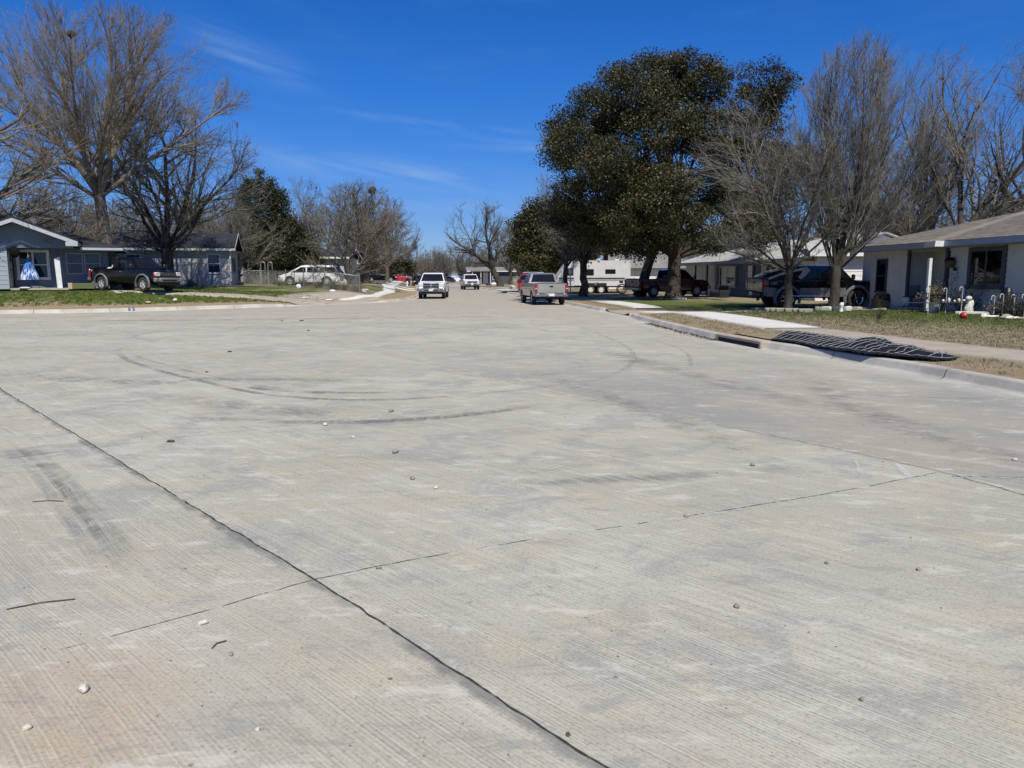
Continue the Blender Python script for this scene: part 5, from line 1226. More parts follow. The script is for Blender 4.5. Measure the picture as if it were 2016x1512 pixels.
def cars():
    dn = math.atan2(1, -.125)                      # heading away down the street
    # silver pickup, seen from behind
    pk = pickup('pickup_truck', 'silver pickup with dark side parked at the right kerb, seen from behind', (1.85, 47.4, 0.0), dn + .02, 'silver_paint', L=5.75, W_=1.99, H=1.86, zb=.50, R=.39, axles=(-1.72, 1.85), cab=(-.35, 1.75), bedz=.78, beltz=1.22, hoodz=1.15, bumper='dull_chrome', grille_style=2)
    # white pickup facing us (four-hole grille)
    pickup('pickup_truck', 'white pickup with a four-opening chrome grille parked facing us at the left kerb', (-6.0, 59.6, 0), dn + math.pi - .10, 'white_paint', L=5.8, W_=2.02, H=1.92, zb=.48, R=.40, axles=(-1.8, 1.8), cab=(-1.1, 1.5), bedz=.8, beltz=1.24, hoodz=1.16, grille_style=1, crew=True, bumper='dull_chrome')
    pickup('pickup_truck', 'smaller-looking white pickup far down the street, parked facing us at the right kerb', (-5.35, 98.5, 0), dn + math.pi + .03, 'white_paint', L=5.8, W_=2.0, H=1.92, zb=.50, R=.39, axles=(-1.8, 1.8), cab=(-.9, 1.5), bedz=.8, beltz=1.24, hoodz=1.14, grille_style=0, bumper='dull_chrome', crew=True)
    suv('suv', 'black sport utility vehicle half hidden behind the white pickup at the left kerb', (-14.6, 122, 0), dn + math.pi, 'black_paint', L=4.9, H=1.85, zb=.4, R=.38, beltz=1.1, hoodz=1.08)
    # left black pickup on the yard drive
    ph = math.radians(-25)
    t = pickup('pickup_truck', 'black pickup with grey fender flares parked by the blue house, bags in its bed', put(273, 42.2), ph, 'black_paint', L=5.1, W_=1.80, H=1.80, zb=.52, R=.385, axles=(-1.58, 1.60), cab=(-.78, 1.22), bedz=.80, beltz=1.16, hoodz=1.08, flares='flare_grey', bumper='flare_grey', grille_style=3, plate=False, rimr=.58)
    tilt_to_ground(t, 1.59)
    lt = letters('4x4', .13, 'plate_white', t, (-2.25, -.872, 1.06), (math.pi / 2, 0, 0)); letters('FX4', .10, 'red_lens', t, (-1.97, -.873, 1.06), (math.pi / 2, 0, 0))
    p = t.location; 
    rg = random.Random(4)
    for k, (dx, dy, r, mt, lb) in enumerate(((-1.22, -.1, .22, 'bag_white', 'bulging white rubbish bag lying in the black pickup bed'), (-.98, .15, .22, 'bag_black', 'black rubbish bag behind the cab in the black pickup bed'), (-1.62, -.25, .13, 'bag_white', 'small crumpled white bag at the side rail of the black pickup bed'))):
        ca, sa = math.cos(ph), math.sin(ph)
        tag(MB().sphere((0, 0, 0), r, 12, 8, .12, rg, (1.5, 1, .85)).build('rubbish_bag', mt, None, (p.x + dx * ca - dy * sa, p.y + dx * sa + dy * ca, p.z + 1.15 + .10 * (k < 2)), rz=.4 * k, smooth=180), lb, 'bag')
    # white van on the left
    q = at(616, 67); t = suv('minivan', 'white minivan with dark windows parked side-on behind the chain link fence', (q.x, q.y, q.z), math.pi + .06, 'white_paint', L=5.2, W_=2.0, H=1.74, zb=.28, R=.37, axles=(-1.5, 1.6), beltz=1.03, hoodz=1.0, van=True, cat='minivan')
    # lifted black pickup on the right
    t = pickup('pickup_truck', 'lifted black crew-cab pickup with grey lower cladding and black wheels behind the two forked trees', put(1594, 37.2), math.radians(5), 'black_paint', L=5.75, W_=2.02, H=1.98, zb=.58, R=.445, axles=(-1.66, 1.72), cab=(-1.05, 1.50), bedz=.95, beltz=1.33, hoodz=1.24, crew=True, buttress=True, cladding='grey_cladding', bumper='black_plastic', rim='chrome', spokes=8, rimr=.70, grille_style=0)
    tilt_to_ground(t, 1.7)
    letters('Z71', .15, 'plate_white', t, (-2.28, -1.003, 1.19), (math.pi / 2, 0, 0))
    # dark pickup under the oak
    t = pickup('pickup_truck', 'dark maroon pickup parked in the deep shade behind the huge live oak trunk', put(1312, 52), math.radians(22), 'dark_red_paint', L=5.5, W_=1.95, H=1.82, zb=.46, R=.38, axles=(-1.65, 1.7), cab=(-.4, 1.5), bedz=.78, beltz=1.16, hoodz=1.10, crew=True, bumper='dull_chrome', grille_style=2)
    tilt_to_ground(t, 1.6)
    suv('suv', 'red sport utility vehicle with white roof rails behind the silver pickup', (2.1, 65.2, hgt(2.1, 65.2) + .02), dn - .5, 'red_paint', L=4.6, H=1.68, rack=True, R=.35, beltz=1.05, hoodz=1.0, glass='grey_glass')
    q = at(789, 143); suv('car', 'small red car far down the left side of the street', (q.x, q.y, q.z), .3, 'red_paint', L=4.2, W_=1.75, H=1.38, sedan=True, zb=.22, R=.32, axles=(-1.25, 1.3), beltz=.9, hoodz=.85)
    q = at(897, 196); suv('car', 'white sedan far away crossing the end of the street', (q.x, q.y, .15), .1, 'white_paint', L=4.7, H=1.45, sedan=True, zb=.22, R=.33, axles=(-1.35, 1.4), beltz=.93, hoodz=.88)
    q = at(884, 182); suv('car', 'dark car far away, left of the white sedan', (q.x, q.y, .1), 1.2, 'black_paint', L=4.7, H=1.5, sedan=True, zb=.22, R=.33, axles=(-1.35, 1.4), beltz=.93, hoodz=.88)
    q = at(752, 112); suv('car', 'dark car under the trees on the left, beyond the stout trunk', (q.x, q.y, q.z), .2, 'black_paint', L=4.6, H=1.45, sedan=True, zb=.22, R=.33, axles=(-1.35, 1.4), beltz=.93, hoodz=.88)
    # travel trailer
    D = 64; q = at(1164, D); t = thing('travel_trailer', 'white travel trailer with dark windows and a dark stripe, parked side-on beyond the oaks', 'trailer', (q.x, q.y, q.z), math.pi + .06)
    hl = 2.95; poly = [(-hl, .62), (-hl, 2.58), (-hl + .12, 2.66), (hl - 1.15, 2.66), (hl - .75, 2.5), (hl + .05, 1.35), (hl + .1, 1.1), (hl - .02, .62)]
    n = len(poly); m = MB(); vs = [(x, y, z) for y in (-1.18, 1.18) for x, z in poly]
    m.add(vs, [tuple(range(n)), tuple(range(n, 2 * n))[::-1]] + [(i, (i + 1) % n, n + (i + 1) % n, n + i) for i in range(n)]); m.build('shell', 'rv_shell', t, smooth=20)
    for sg in (1,):
        y = 1.183 * sg
        for x, z, w, h in ((.55, 1.72, 1.0, .5), (-1.3, 1.78, .85, .36), (2.1, 1.75, .78, .58)):
            f = MB().box((x, y + .012 * sg, z), (w, .035, h), ch=.015).build('window', 'black_plastic', t); MB().box((x, y + .032 * sg, z), (w - .12, .008, h - .12)).build('pane', 'car_glass', f)
        MB().box((.2, y + .006 * sg, 1.22), (5.4, .012, .13)).build('stripe', 'rv_stripe', t); MB().box((.2, y + .006 * sg, 1.06), (5.4, .010, .03)).build('stripe', 'rv_stripe', t)
        MB().box((1.35, y + .01 * sg, 1.30), (.62, .02, 1.30), ch=.008).build('door', 'rv_shell', t); MB().box((-2.2, y + .01, .95), (.3, .02, .16)).build('hatch', 'black_plastic', t)
        MB().box((-.15, y - .02, .72), (1.75, .10, .30), ch=.05).build('wheel_arch', 'black_plastic', t)
        MB().box((-.15, y + .045, .80), (.36, .03, .10), M=Matrix.Rotation(.7, 3, 'Y')).build('arch_strut', 'galvanised', t)
        MB().box((1.35, 1.35, .38), (.55, .25, .03)).box((1.35, 1.30, .62), (.55, .2, .03)).build('entry_step', 'black_metal', t)
    wheel_things(t, (-.58, .28), 1.06, .34, .20, 'white_paint', .62, 6)
    m = MB(); m.box((1.0, 0, 2.76), (.7, .6, .2), ch=.05); m.build('air_conditioner', 'rv_shell', t, smooth=40); MB().box((-.4, .2, 2.71), (.36, .36, .13), ch=.03).build('roof_vent', 'rv_shell', t); MB().box((-2.0, .1, 2.72), (.36, .36, .15), ch=.04).build('roof_vent', 'rv_shell', t)
    m = MB(); m.box((0, 0, .56), (5.8, 1.7, .12)); m.tube([(hl, .6, .55), (hl + 1.2, 0, .52)], .05, 6); m.tube([(hl, -.6, .55), (hl + 1.2, 0, .52)], .05, 6); m.box((hl + 1.0, 0, .26), (.08, .08, .5)); m.build('chassis', 'black_metal', t)
cars()
# ------------------------------------------------------------------ houses. local frame: x along the front to the viewer's right, -y towards the street
def siding(m, xa, xb, z0, z1, y, step=.2, lean=.016, clip=None):
    """overlapping boards on a wall facing -y; clip(z) may narrow the span"""
    z = z0
    while z < z1 - .01:
        zt = min(z + step, z1)
        a0, b0 = clip(z) if clip else (xa, xb); a1, b1 = clip(zt) if clip else (xa, xb)
        if b0 - a0 > .02:
            m.add([(a0, y - lean, z), (b0, y - lean, z), (b1, y - .001, zt), (a1, y - .001, zt), (a0, y, z), (b0, y, z)], [(0, 1, 2, 3), (0, 4, 5, 1)])
        z = zt
def siding_x(m, ya, yb, z0, z1, x, sg, step=.2, lean=.016):
    z = z0
    while z < z1 - .01:
        zt = min(z + step, z1)
        m.add([(x + sg * lean, ya, z), (x + sg * lean, yb, z), (x + sg * .001, yb, zt), (x + sg * .001, ya, zt), (x, ya, z), (x, yb, z)], [(0, 1, 2, 3), (0, 4, 5, 1)]); z = zt
def window(t, x0, x1, z0, z1, y, frame='white_trim', fw=.09, cols=1, rows=2, blinds=None, name='window', deep=.05, glass='window_pane', sill=True, back='painted_dark', bar=.045, slat='soffit_grey'):
    m = MB(); d = .07; yc = y - d / 2 + .02
    m.box(((x0 + x1) / 2, yc, z1 + fw / 2), (x1 - x0 + 2 * fw, d, fw)); m.box(((x0 + x1) / 2, yc - (.02 if sill else 0), z0 - fw / 2), (x1 - x0 + 2 * fw + (.04 if sill else 0), d + (.04 if sill else 0), fw))
    for x in (x0 - fw / 2, x1 + fw / 2): m.box((x, yc, (z0 + z1) / 2), (fw, d - .004, z1 - z0))
    w = m.build(name, frame, t)
    b_ = MB()
    for k in range(1, cols): b_.box((x0 + (x1 - x0) * k / cols, y - .016, (z0 + z1) / 2), (bar * 1.6, .04, z1 - z0))
    for k in range(1, rows): b_.box(((x0 + x1) / 2, y - .012, z0 + (z1 - z0) * k / rows), (x1 - x0, .036, bar))
    if b_.v: b_.build('glazing_bar', frame, w)
    MB().box(((x0 + x1) / 2, y + .012, (z0 + z1) / 2), (x1 - x0, .02, z1 - z0)).build('painted_backing', back, w)  # flat panel painted as the darkness behind the glass, no room modelled
    if blinds:
        s_ = MB(); z = z1 - .03; za = z0 + (z1 - z0) * (1 - blinds)
        while z > za: s_.box(((x0 + x1) / 2, y - .004, z), (x1 - x0 - .03, .012, .028)); z -= .055
        s_.build('blind', slat, w)
    MB().box(((x0 + x1) / 2, y - .022, (z0 + z1) / 2), (x1 - x0 - .004, .004, z1 - z0 - .004)).build('pane', glass, w)
    return w
def roofq(m, q, th=.10): m.slab(q, th)
def shell(t, x0, x1, y0, y1, z0, z1, mat, name='wall', step=.2, sides='frl', board=True):
    m = MB(); m.box(((x0 + x1) / 2, (y0 + y1) / 2, (z0 + z1) / 2), (x1 - x0, y1 - y0, z1 - z0))
    if board:
        if 'f' in sides: siding(m, x0, x1, z0, z1, y0, step)
        if 'r' in sides: siding_x(m, y0, y1, z0, z1, x1, 1, step)
        if 'l' in sides: siding_x(m, y0, y1, z0, z1, x0, -1, step)
    return m.build(name, mat, t)
def gable_roof(t, x0, x1, y0, y1, ze, zr, mat, fascia, over=.5, axis='x', th=.09, hipl=0., hipr=0., name='roof', gut=.16):
    """ridge along x; hipl/hipr pull the ridge ends in"""
    X0, X1, Y0, Y1 = x0 - over, x1 + over, y0 - over, y1 + over; yc = (y0 + y1) / 2; sl = (zr - ze) / ((y1 - y0) / 2); ze2 = ze - sl * over
    a, b_ = X0 + hipl, X1 - hipr; m = MB()
    m.slab([(X0, Y0, ze2), (X1, Y0, ze2), (b_, yc, zr), (a, yc, zr)], th); m.slab([(X1, Y1, ze2), (X0, Y1, ze2), (a, yc, zr), (b_, yc, zr)], th)
    if hipr: m.slab([(X1, Y0, ze2), (X1, Y1, ze2), (b_, yc, zr)], th)
    if hipl: m.slab([(X0, Y1, ze2), (X0, Y0, ze2), (a, yc, zr)], th)
    r = m.build(name, mat, t)
    f = MB(); zf = ze2 - gut / 2 - .03
    f.box(((X0 + X1) / 2, Y0 - .012, zf), (X1 - X0 + .03, .024, gut)); f.box(((X0 + X1) / 2, Y1 + .012, zf), (X1 - X0 + .03, .024, gut))
    for X, hp in ((X0 - .012, hipl), (X1 + .012, hipr)):
        if hp: f.box((X, yc, zf), (.024, Y1 - Y0, gut))
        else:
            for ya, za, yb, zb2 in ((Y0, ze2, yc, zr), (Y1, ze2, yc, zr)):
                f.add([(X - .012, ya, za - gut), (X + .012, ya, za - gut), (X + .012, yb, zb2 - gut), (X - .012, yb, zb2 - gut), (X - .012, ya, za - .01), (X + .012, ya, za - .01), (X + .012, yb, zb2 - .01), (X - .012, yb, zb2 - .01)], [(0, 1, 2, 3), (4, 5, 6, 7), (0, 1, 5, 4), (1, 2, 6, 5), (2, 3, 7, 6), (3, 0, 4, 7)])
    f.build('fascia', fascia, r)
    s_ = MB(); s_.box(((X0 + X1) / 2, (Y0 + Y1) / 2, ze2 - gut - .012), (X1 - X0, Y1 - Y0, .02)); s_.build('soffit', 'soffit_grey', r)
    # gable triangles
    g = MB()
    for X, hp, sg in ((x0, hipl, -1), (x1, hipr, 1)):
        if not hp: g.add([(X, y0, ze2 - .1), (X, y1, ze2 - .1), (X, yc, zr - th - .02)], [(0, 1, 2)])
    if g.v: g.build('gable', fascia if False else 'slate_trim', r, fix=False)
    return r

def blue_house():
    t = thing('house', 'blue-grey boarded house with a gabled porch at the left edge, behind the green lawn', 'house', (-23.1, 44.5, 0.98), math.atan2(.41, .912))
    zc = 2.42; sm = 'blue_siding'
    # back mass
    MB().box((-2.3, 5.2, 1.2), (4.6, 10.3, 2.45)).build('wall', sm, t)
    w = MB(); siding(w, -4.6, 0, .0, zc, 0, .2); siding_x(w, 0, 10.3, 0, zc, 0, 1); w.build('wall', sm, t)
    # projecting left room: its right end stops at the porch
    m = MB(); m.box((-8.2, 4.0, 1.2), (7.0, 11.0, 2.44)); siding(m, -11.7, -4.7, 0, zc, -1.5, .24, .02); m.box((-4.69, -1.45, 1.2), (.10, .12, 2.4)); m.build('wall', 'lit_blue_siding', t)
    # porch floor
    MB().box((-3.1, -.95, -.02), (3.0, 1.5, .12), ch=.02).build('porch_floor', 'concrete_old', t)
    window(t, -4.32, -3.02, .62, 1.98, .0, 'white_trim', .14, cols=2, rows=2, blinds=.0, slat='fascia_blue', bar=.06)
    window(t, -2.02, -1.30, .85, 1.92, 0, 'fascia_blue', .06, rows=2, glass='window_pane'); window(t, -1.12, -.42, .85, 1.92, 0, 'fascia_blue', .06, rows=2)
    d = MB().box((-4.60 - .08, -.50, 1.02), (.05, .9, 2.0)).build('door', 'pale_panel', t); MB().sphere((-4.62, -.82, 1.0), .04).build('handle', 'black_metal', d); MB().box((-4.645, -.5, 1.62), (.03, .25, .34)).build('pane', 'car_glass', d)
    m = MB(); m.box((-2.32, -1.35, 1.9), (.13, .13, 1.0)); m.build('post', 'navy_paint', t)
    m = MB(); m.add([(-2.44, -1.47, 0), (-2.20, -1.47, 0), (-2.20, -1.23, 0), (-2.44, -1.23, 0), (-2.50, -1.44, 1.62), (-2.24, -1.44, 1.72), (-2.24, -1.26, 1.72), (-2.50, -1.26, 1.62)], [(3, 2, 1, 0), (4, 5, 6, 7), (0, 1, 5, 4), (1, 2, 6, 5), (2, 3, 7, 6), (3, 0, 4, 7)]); m.build('post', 'white_trim', t)
    # gable face over the porch (plane y=-1.5), peak at x=-4.55
    pk, zp, sl = -4.15, 3.52, .40
    g = MB(); clip = lambda z: (pk - (zp - z) / sl, pk + (zp - z) / sl)
    siding(g, 0, 0, 2.18, zp - .05, -1.5, .17, .012, clip=lambda z: (max(-11, clip(z)[0]), min(-1.55, clip(z)[1]))); g.box((-3.1, -1.44, 2.28), (3.1, .12, .22)); g.box((-4.0, -.7, 2.42), (5.2, 1.5, .03)); g.build('gable', sm, t, fix=False)
    # gable roof: ridge runs back along y
    Y0, Y1 = -2.35, 9; th = .09; eL, eR = pk - 3.9, pk + 2.92
    m = MB(); m.slab([(pk, Y0, zp + .16), (eL, Y0, zp + .16 - 3.9 * sl), (eL, Y1, zp + .16 - 3.9 * sl), (pk, Y1, zp + .16)], th); m.slab([(eR, Y0, zp + .16 - 2.92 * sl), (pk, Y0, zp + .16), (pk, Y1, zp + .16), (eR, Y1, zp + .16 - 2.92 * sl)], th)
    r = m.build('roof', 'shingle_dark', t)
    f = MB(); gt = .20
    for xa, xb in ((pk, eL), (pk, eR)):
        za = zp + .15; zb2 = zp + .15 - abs(xb - pk) * sl
        y0, y1 = Y0 - .035, Y0 - .004
        f.add([(xa, y0, za - gt), (xb, y0, zb2 - gt), (xb, y0, zb2), (xa, y0, za), (xa, y1, za - gt), (xb, y1, zb2 - gt), (xb, y1, zb2), (xa, y1, za)], [(0, 1, 2, 3), (4, 5, 6, 7), (0, 1, 5, 4), (1, 2, 6, 5), (2, 3, 7, 6), (3, 0, 4, 7)])
    f.box((eR - .28, Y0 - .02, zp - 2.8 * sl - .02), (.6, .05, .22)); f.box((eR + .01, (Y0 + 0) / 2 - .6, zp - 2.92 * sl + .02), (.03, 2.2, .17))
    f.build('fascia', 'pale_fascia', r)
    s_ = MB(); s_.add([(eL, Y0, zp - 3.9 * sl - .02), (eR, Y0, zp - 2.92 * sl - .02), (eR, -1.45, zp - 2.92 * sl - .02), (eL, -1.45, zp - 3.9 * sl - .02)], [(0, 1, 2, 3)]);
    # right wing roof with a hip
    m = MB(); ze, zr = 2.28, 3.30; X0, X1, ya, yb, yc = -3.4, .85, -1.25, 9.2, 3.6
    m.slab([(X0, ya, ze), (X1, ya, ze), (X1 - 3.2, yc, zr), (X0, yc, zr)], .08); m.slab([(X1, ya, ze), (X1, yb, ze), (X1 - 3.2, yc, zr)], .08); m.slab([(X1, yb, ze), (X0, yb, ze), (X0, yc, zr), (X1 - 3.2, yc, zr)], .08)
    r2 = m.build('roof', 'shingle_dark', t)
    f = MB(); f.box(((eR + X1) / 2 + .0, ya - .014, ze - .11), (X1 - eR, .028, .13)); f.box((X1 + .014, (ya + yb) / 2, ze - .11), (.028, yb - ya, .13)); f.build('fascia', 'pale_fascia', r2)
    MB().box((-.3, -.55, ze - .19), (2.2, 1.3, .02)).build('soffit', 'soffit_grey', r2)
    MB().lathe([(.001, 0), (.16, -.01), (.12, -.06), (.001, -.07)], (-3.9, -1.9, 2.30), 14).build('porch_light', 'white_plaster', t)
    R_ = math.atan2(.41, .912); M_ = Matrix.Translation((-23.1, 44.5, .98)) @ Matrix.Rotation(R_, 4, 'Z')
    def W3(x, y, z): return M_ @ Vector((x, y, z))
    # tie-dye hanging chair
    h = thing('hanging_chair', 'blue and white tie-dye fabric hanging chair in front of the blue house window', 'hanging chair', W3(-3.72, -1.3, 0), R_)
    m = MB(); n = 20; rows = []; rg = random.Random(3)
    for j, (z, r) in enumerate(((1.68, .03), (1.5, .07), (1.25, .18), (1.0, .27), (.8, .33), (.62, .38), (.5, .40))): rows.append([(r * math.cos(2 * math.pi * k / n) * (1 + .16 * (k % 2)), .7 * r * math.sin(2 * math.pi * k / n) * (1 + .16 * (k % 2)), z + rg.uniform(-.02, .02)) for k in range(n)])
    vs = sum(rows, []); m.add(vs, [(j * n + k, j * n + (k + 1) % n, (j + 1) * n + (k + 1) % n, (j + 1) * n + k) for j in range(len(rows) - 1) for k in range(n)] + [tuple((len(rows) - 1) * n + k for k in range(n))]); m.build('fabric', 'tie_dye', h, smooth=50)
    MB().tube([(0, 0, 1.66), (0, 0, 2.36)], .012, 5).build('rope', 'light_wood', h); MB().tube([(-.06, 0, 1.66), (.06, 0, 1.78)], .014, 5).build('spreader', 'light_wood', h)
    tag(MB().sphere((0, 0, 0), .27, 16, 10, .12, rg, (1, .55, 1.05)).build('hanging_fern', 'wreath_dark', None, W3(-4.28, -1.55, 1.95), smooth=180), 'round dark dried hanging plant under the porch eave of the blue house', 'hanging plant')
    bx = thing('cardboard_box', 'flat wooden-ended box with a red dotted print behind the black pickup', 'box', W3(-1.35, -1.75, -.02), R_ - .05)
    MB().box((.2, 0, .17), (1.1, .34, .30), ch=.008).build('side', 'green_print', bx); MB().box((-.44, 0, .17), (.20, .36, .33), ch=.008).build('end', 'light_wood', bx)
    m = MB(); [m.box((-.18 + .09 * k, -.173, .25 - .05 * (j % 2) - .09 * (j // 2)), (.02, .008, .02)) for k in range(9) for j in range(3) if (k + j) % 3]; m.build('print', 'red_lens', bx)
    tag(MB().sphere((0, 0, 0), .12, 10, 6, .2, rg, (2.6, 1, .5)).build('paper_scrap', 'bag_white', None, W3(-3.9, -1.85, .06), smooth=180), 'crumpled white paper on the grass by the blue house porch', 'litter')
    tg = MB(); [tg.tube([(-5.6 + .12 * k, -2.0, 0), (-5.75 + .2 * k, -2.1, .45 - .05 * k)], .012, 5) for k in range(4)]
    o = tg.build('lawn_chair', 'galvanised', None, W3(0, 0, 0), R_); tag(o, 'folded metal garden frame leaning at the left edge wall', 'garden frame')

def dark_roof_house():
    t = thing('house', 'pale grey boarded house with a dark shingle roof behind the chain link fence', 'house', (-28.9, 56.2, 1.18), .23)
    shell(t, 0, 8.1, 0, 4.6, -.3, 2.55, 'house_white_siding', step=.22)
    gable_roof(t, 0, 8.1, 0, 4.6, 2.72, 3.75, 'shingle_dark', 'cream_white', over=.42, hipl=.6, hipr=.0)
    window(t, 6.55, 7.35, .75, 2.05, 0, 'white_trim', .08, rows=2, glass='window_pane', blinds=.0); window(t, 1.0, 1.9, 1.35, 2.0, 0, 'white_trim', .08, rows=1)
    m = MB(); m.tube([(8.12, -.1, 2.4), (8.12, -.1, .1)], .05, 8); m.build('downpipe', 'white_trim', t)
    m = MB(); m.box((8.24, 1.6, 1.3), (.05, .7, 1.1)); m.build('window', 'slate_trim', t)
    g = MB(); g.add([(8.12, 1.3, 2.6), (8.12, 3.3, 2.6), (8.12, 2.3, 3.2)], [(0, 1, 2)]); g.build('gable_vent', 'soffit_grey', t, fix=False)
def plain_house(label, loc, rz, w, d, h, zr, sid, roof, fas, wins=(), doors=(), hip=(0, 0), over=.5, extra=None, posts=(), group=None):
    t = thing('house', label, 'house', loc, rz, group); shell(t, 0, w, 0, d, -.4, h, sid)
    gable_roof(t, 0, w, 0, d, h + .15, zr, roof, fas, over=over, hipl=hip[0], hipr=hip[1])
    for a, b_, c, e in wins: window(t, a, b_, c, e, 0, 'white_trim', .07)
    for x, mt in doors: q = MB().box((x, -.02, 1.0), (.95, .06, 2.02)).build('door', mt, t); MB().sphere((x + .35, -.08, 1), .04, 8, 6).build('handle', 'black_metal', q)
    for x in posts: MB().box((x, -1.6, 1.2), (.12, .12, 2.5)).build('post', 'white_trim', t)
    if posts: MB().box(((posts[0] + posts[-1]) / 2, -.85, h + .02), (posts[-1] - posts[0] + .6, 2.1, .12)).build('porch_roof', roof, t)
    return t

def metal_roof_house():
    # facade runs away along the street; its near gable end with the carport wall faces the camera
    o = Vector((16.6, 42.8, .32)); u = Vector((-.15, 1, 0)).normalized()          # along the facade, away from the camera
    rz = math.atan2(-u.y, -u.x)                                                    # local +x = towards the camera (viewer's right)
    t = thing('house', 'low blue-grey house with a white metal roof, mostly in the shade of the oaks', 'house', (o.x, o.y, o.z), rz)
    # local: front wall faces -y (towards the street); x from -19 (far) to 0 (near corner)
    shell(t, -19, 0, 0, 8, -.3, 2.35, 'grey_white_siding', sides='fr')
    m = MB(); siding(m, -13.2, -6.2, -.3, 2.35, -.03, .2); m.box((-9.7, -.012, 1.0), (7.0, .03, 2.7)); m.build('wall', 'blue_siding', t)
    ze, zr, ov = 2.36, 3.75, .6
    m = MB(); m.slab([(-19.6, -ov, ze), (.35, -ov, ze), (.35, 4, zr), (-19.6, 4, zr)], .07); m.slab([(.35, 8.6, ze), (-19.6, 8.6, ze), (-19.6, 4, zr), (.35, 4, zr)], .07)
    r = m.build('roof', 'shingle_pale', t); s_ = MB(); s_.box((-9.6, -ov - .012, ze - .11), (19.95, .024, .17)); s_.build('fascia', 'fascia_blue', r); MB().box((-9.6, -.3, ze - .20), (19.9, .6, .02)).build('soffit', 'soffit_grey', r)
    for x in (-14.8, -9.5, -6.5): MB().lathe([(.10, 0), (.10, .16), (.22, .18), (.16, .34), (.001, .38)], (x, 2.9, 3.32), 12).build('roof_vent', 'white_plaster', r, smooth=40)
    g = MB(); g.add([(0.02, 0, 2.3), (0.02, 8, 2.3), (0.02, 4, 3.62)], [(0, 1, 2)]); g.build('gable', 'white_siding', t, fix=False)
    window(t, -12.3, -9.9, .65, 1.95, -.03, 'white_trim', .1, cols=2, rows=2); window(t, -4.9, -3.3, .8, 1.9, 0, 'white_trim', .07, cols=2, rows=1); window(t, -2.0, -1.2, 1.1, 1.9, 0, 'slate_trim', .08, rows=1)
    for a in (-4.9, -3.3, -12.3, -9.9): MB().box((a + (-.28 if a in (-4.9, -12.3) else .28), -.05, 1.35), (.34, .05, 1.25)).build('shutter', 'black_plastic', t)
    d = MB().box((-7.4, -.05, 1.0), (.95, .06, 2.05)).build('door', 'dark_red_paint', t); MB().sphere((-7.1, -.11, 1), .04, 8, 6).build('handle', 'black_metal', d)
    for x in (-13.4, -6.1, -15.6): MB().box((x, -.56, 1.0), (.11, .11, 2.6)).build('post', 'slate_trim', t)
    # carport wing turned towards the camera (wall lit by the sun)
    t2 = thing('garage', 'white boarded garage wall in full sun between the white-roofed and the brown-roofed houses', 'garage', (16.65, 42.55, .30), -.03)
    m = MB(); m.box((2.9, 2.5, 1.15), (5.8, 5.0, 2.9)); siding(m, 0, 5.8, -.3, 2.45, 0, .24, .02); m.build('wall', 'white_siding', t2)
    m = MB(); m.slab([(-.55, -.5, 2.62), (6.6, -.5, 2.62), (6.6, 3.6, 3.45), (.4, 3.6, 3.45)], .07); r = m.build('roof', 'shingle_pale', t2); MB().box((3.0, -.515, 2.52), (7.1, .03, .19)).build('fascia', 'white_trim', r)
    MB().box((3.0, -.25, 2.44), (6.9, .5, .02)).build('soffit', 'soffit_grey', r); MB().box((.06, -.03, 1.1), (.12, .05, 2.7)).build('corner_trim', 'white_trim', t2)
    m = MB()
    for k, (a, h_) in enumerate(((1.4, 3.05), (2.2, 3.25), (3.0, 3.45))): m.box((a + 2, 1.0 + k * .8, h_ - .35), (4.5, .05, .12))
    m.lathe([(.09, 3.0), (.09, 4.1), (.15, 4.12), (.15, 4.2), (.001, 4.25)], (1.6, 2.2, 0), 10); m.build('flue', 'galvanised', t2)

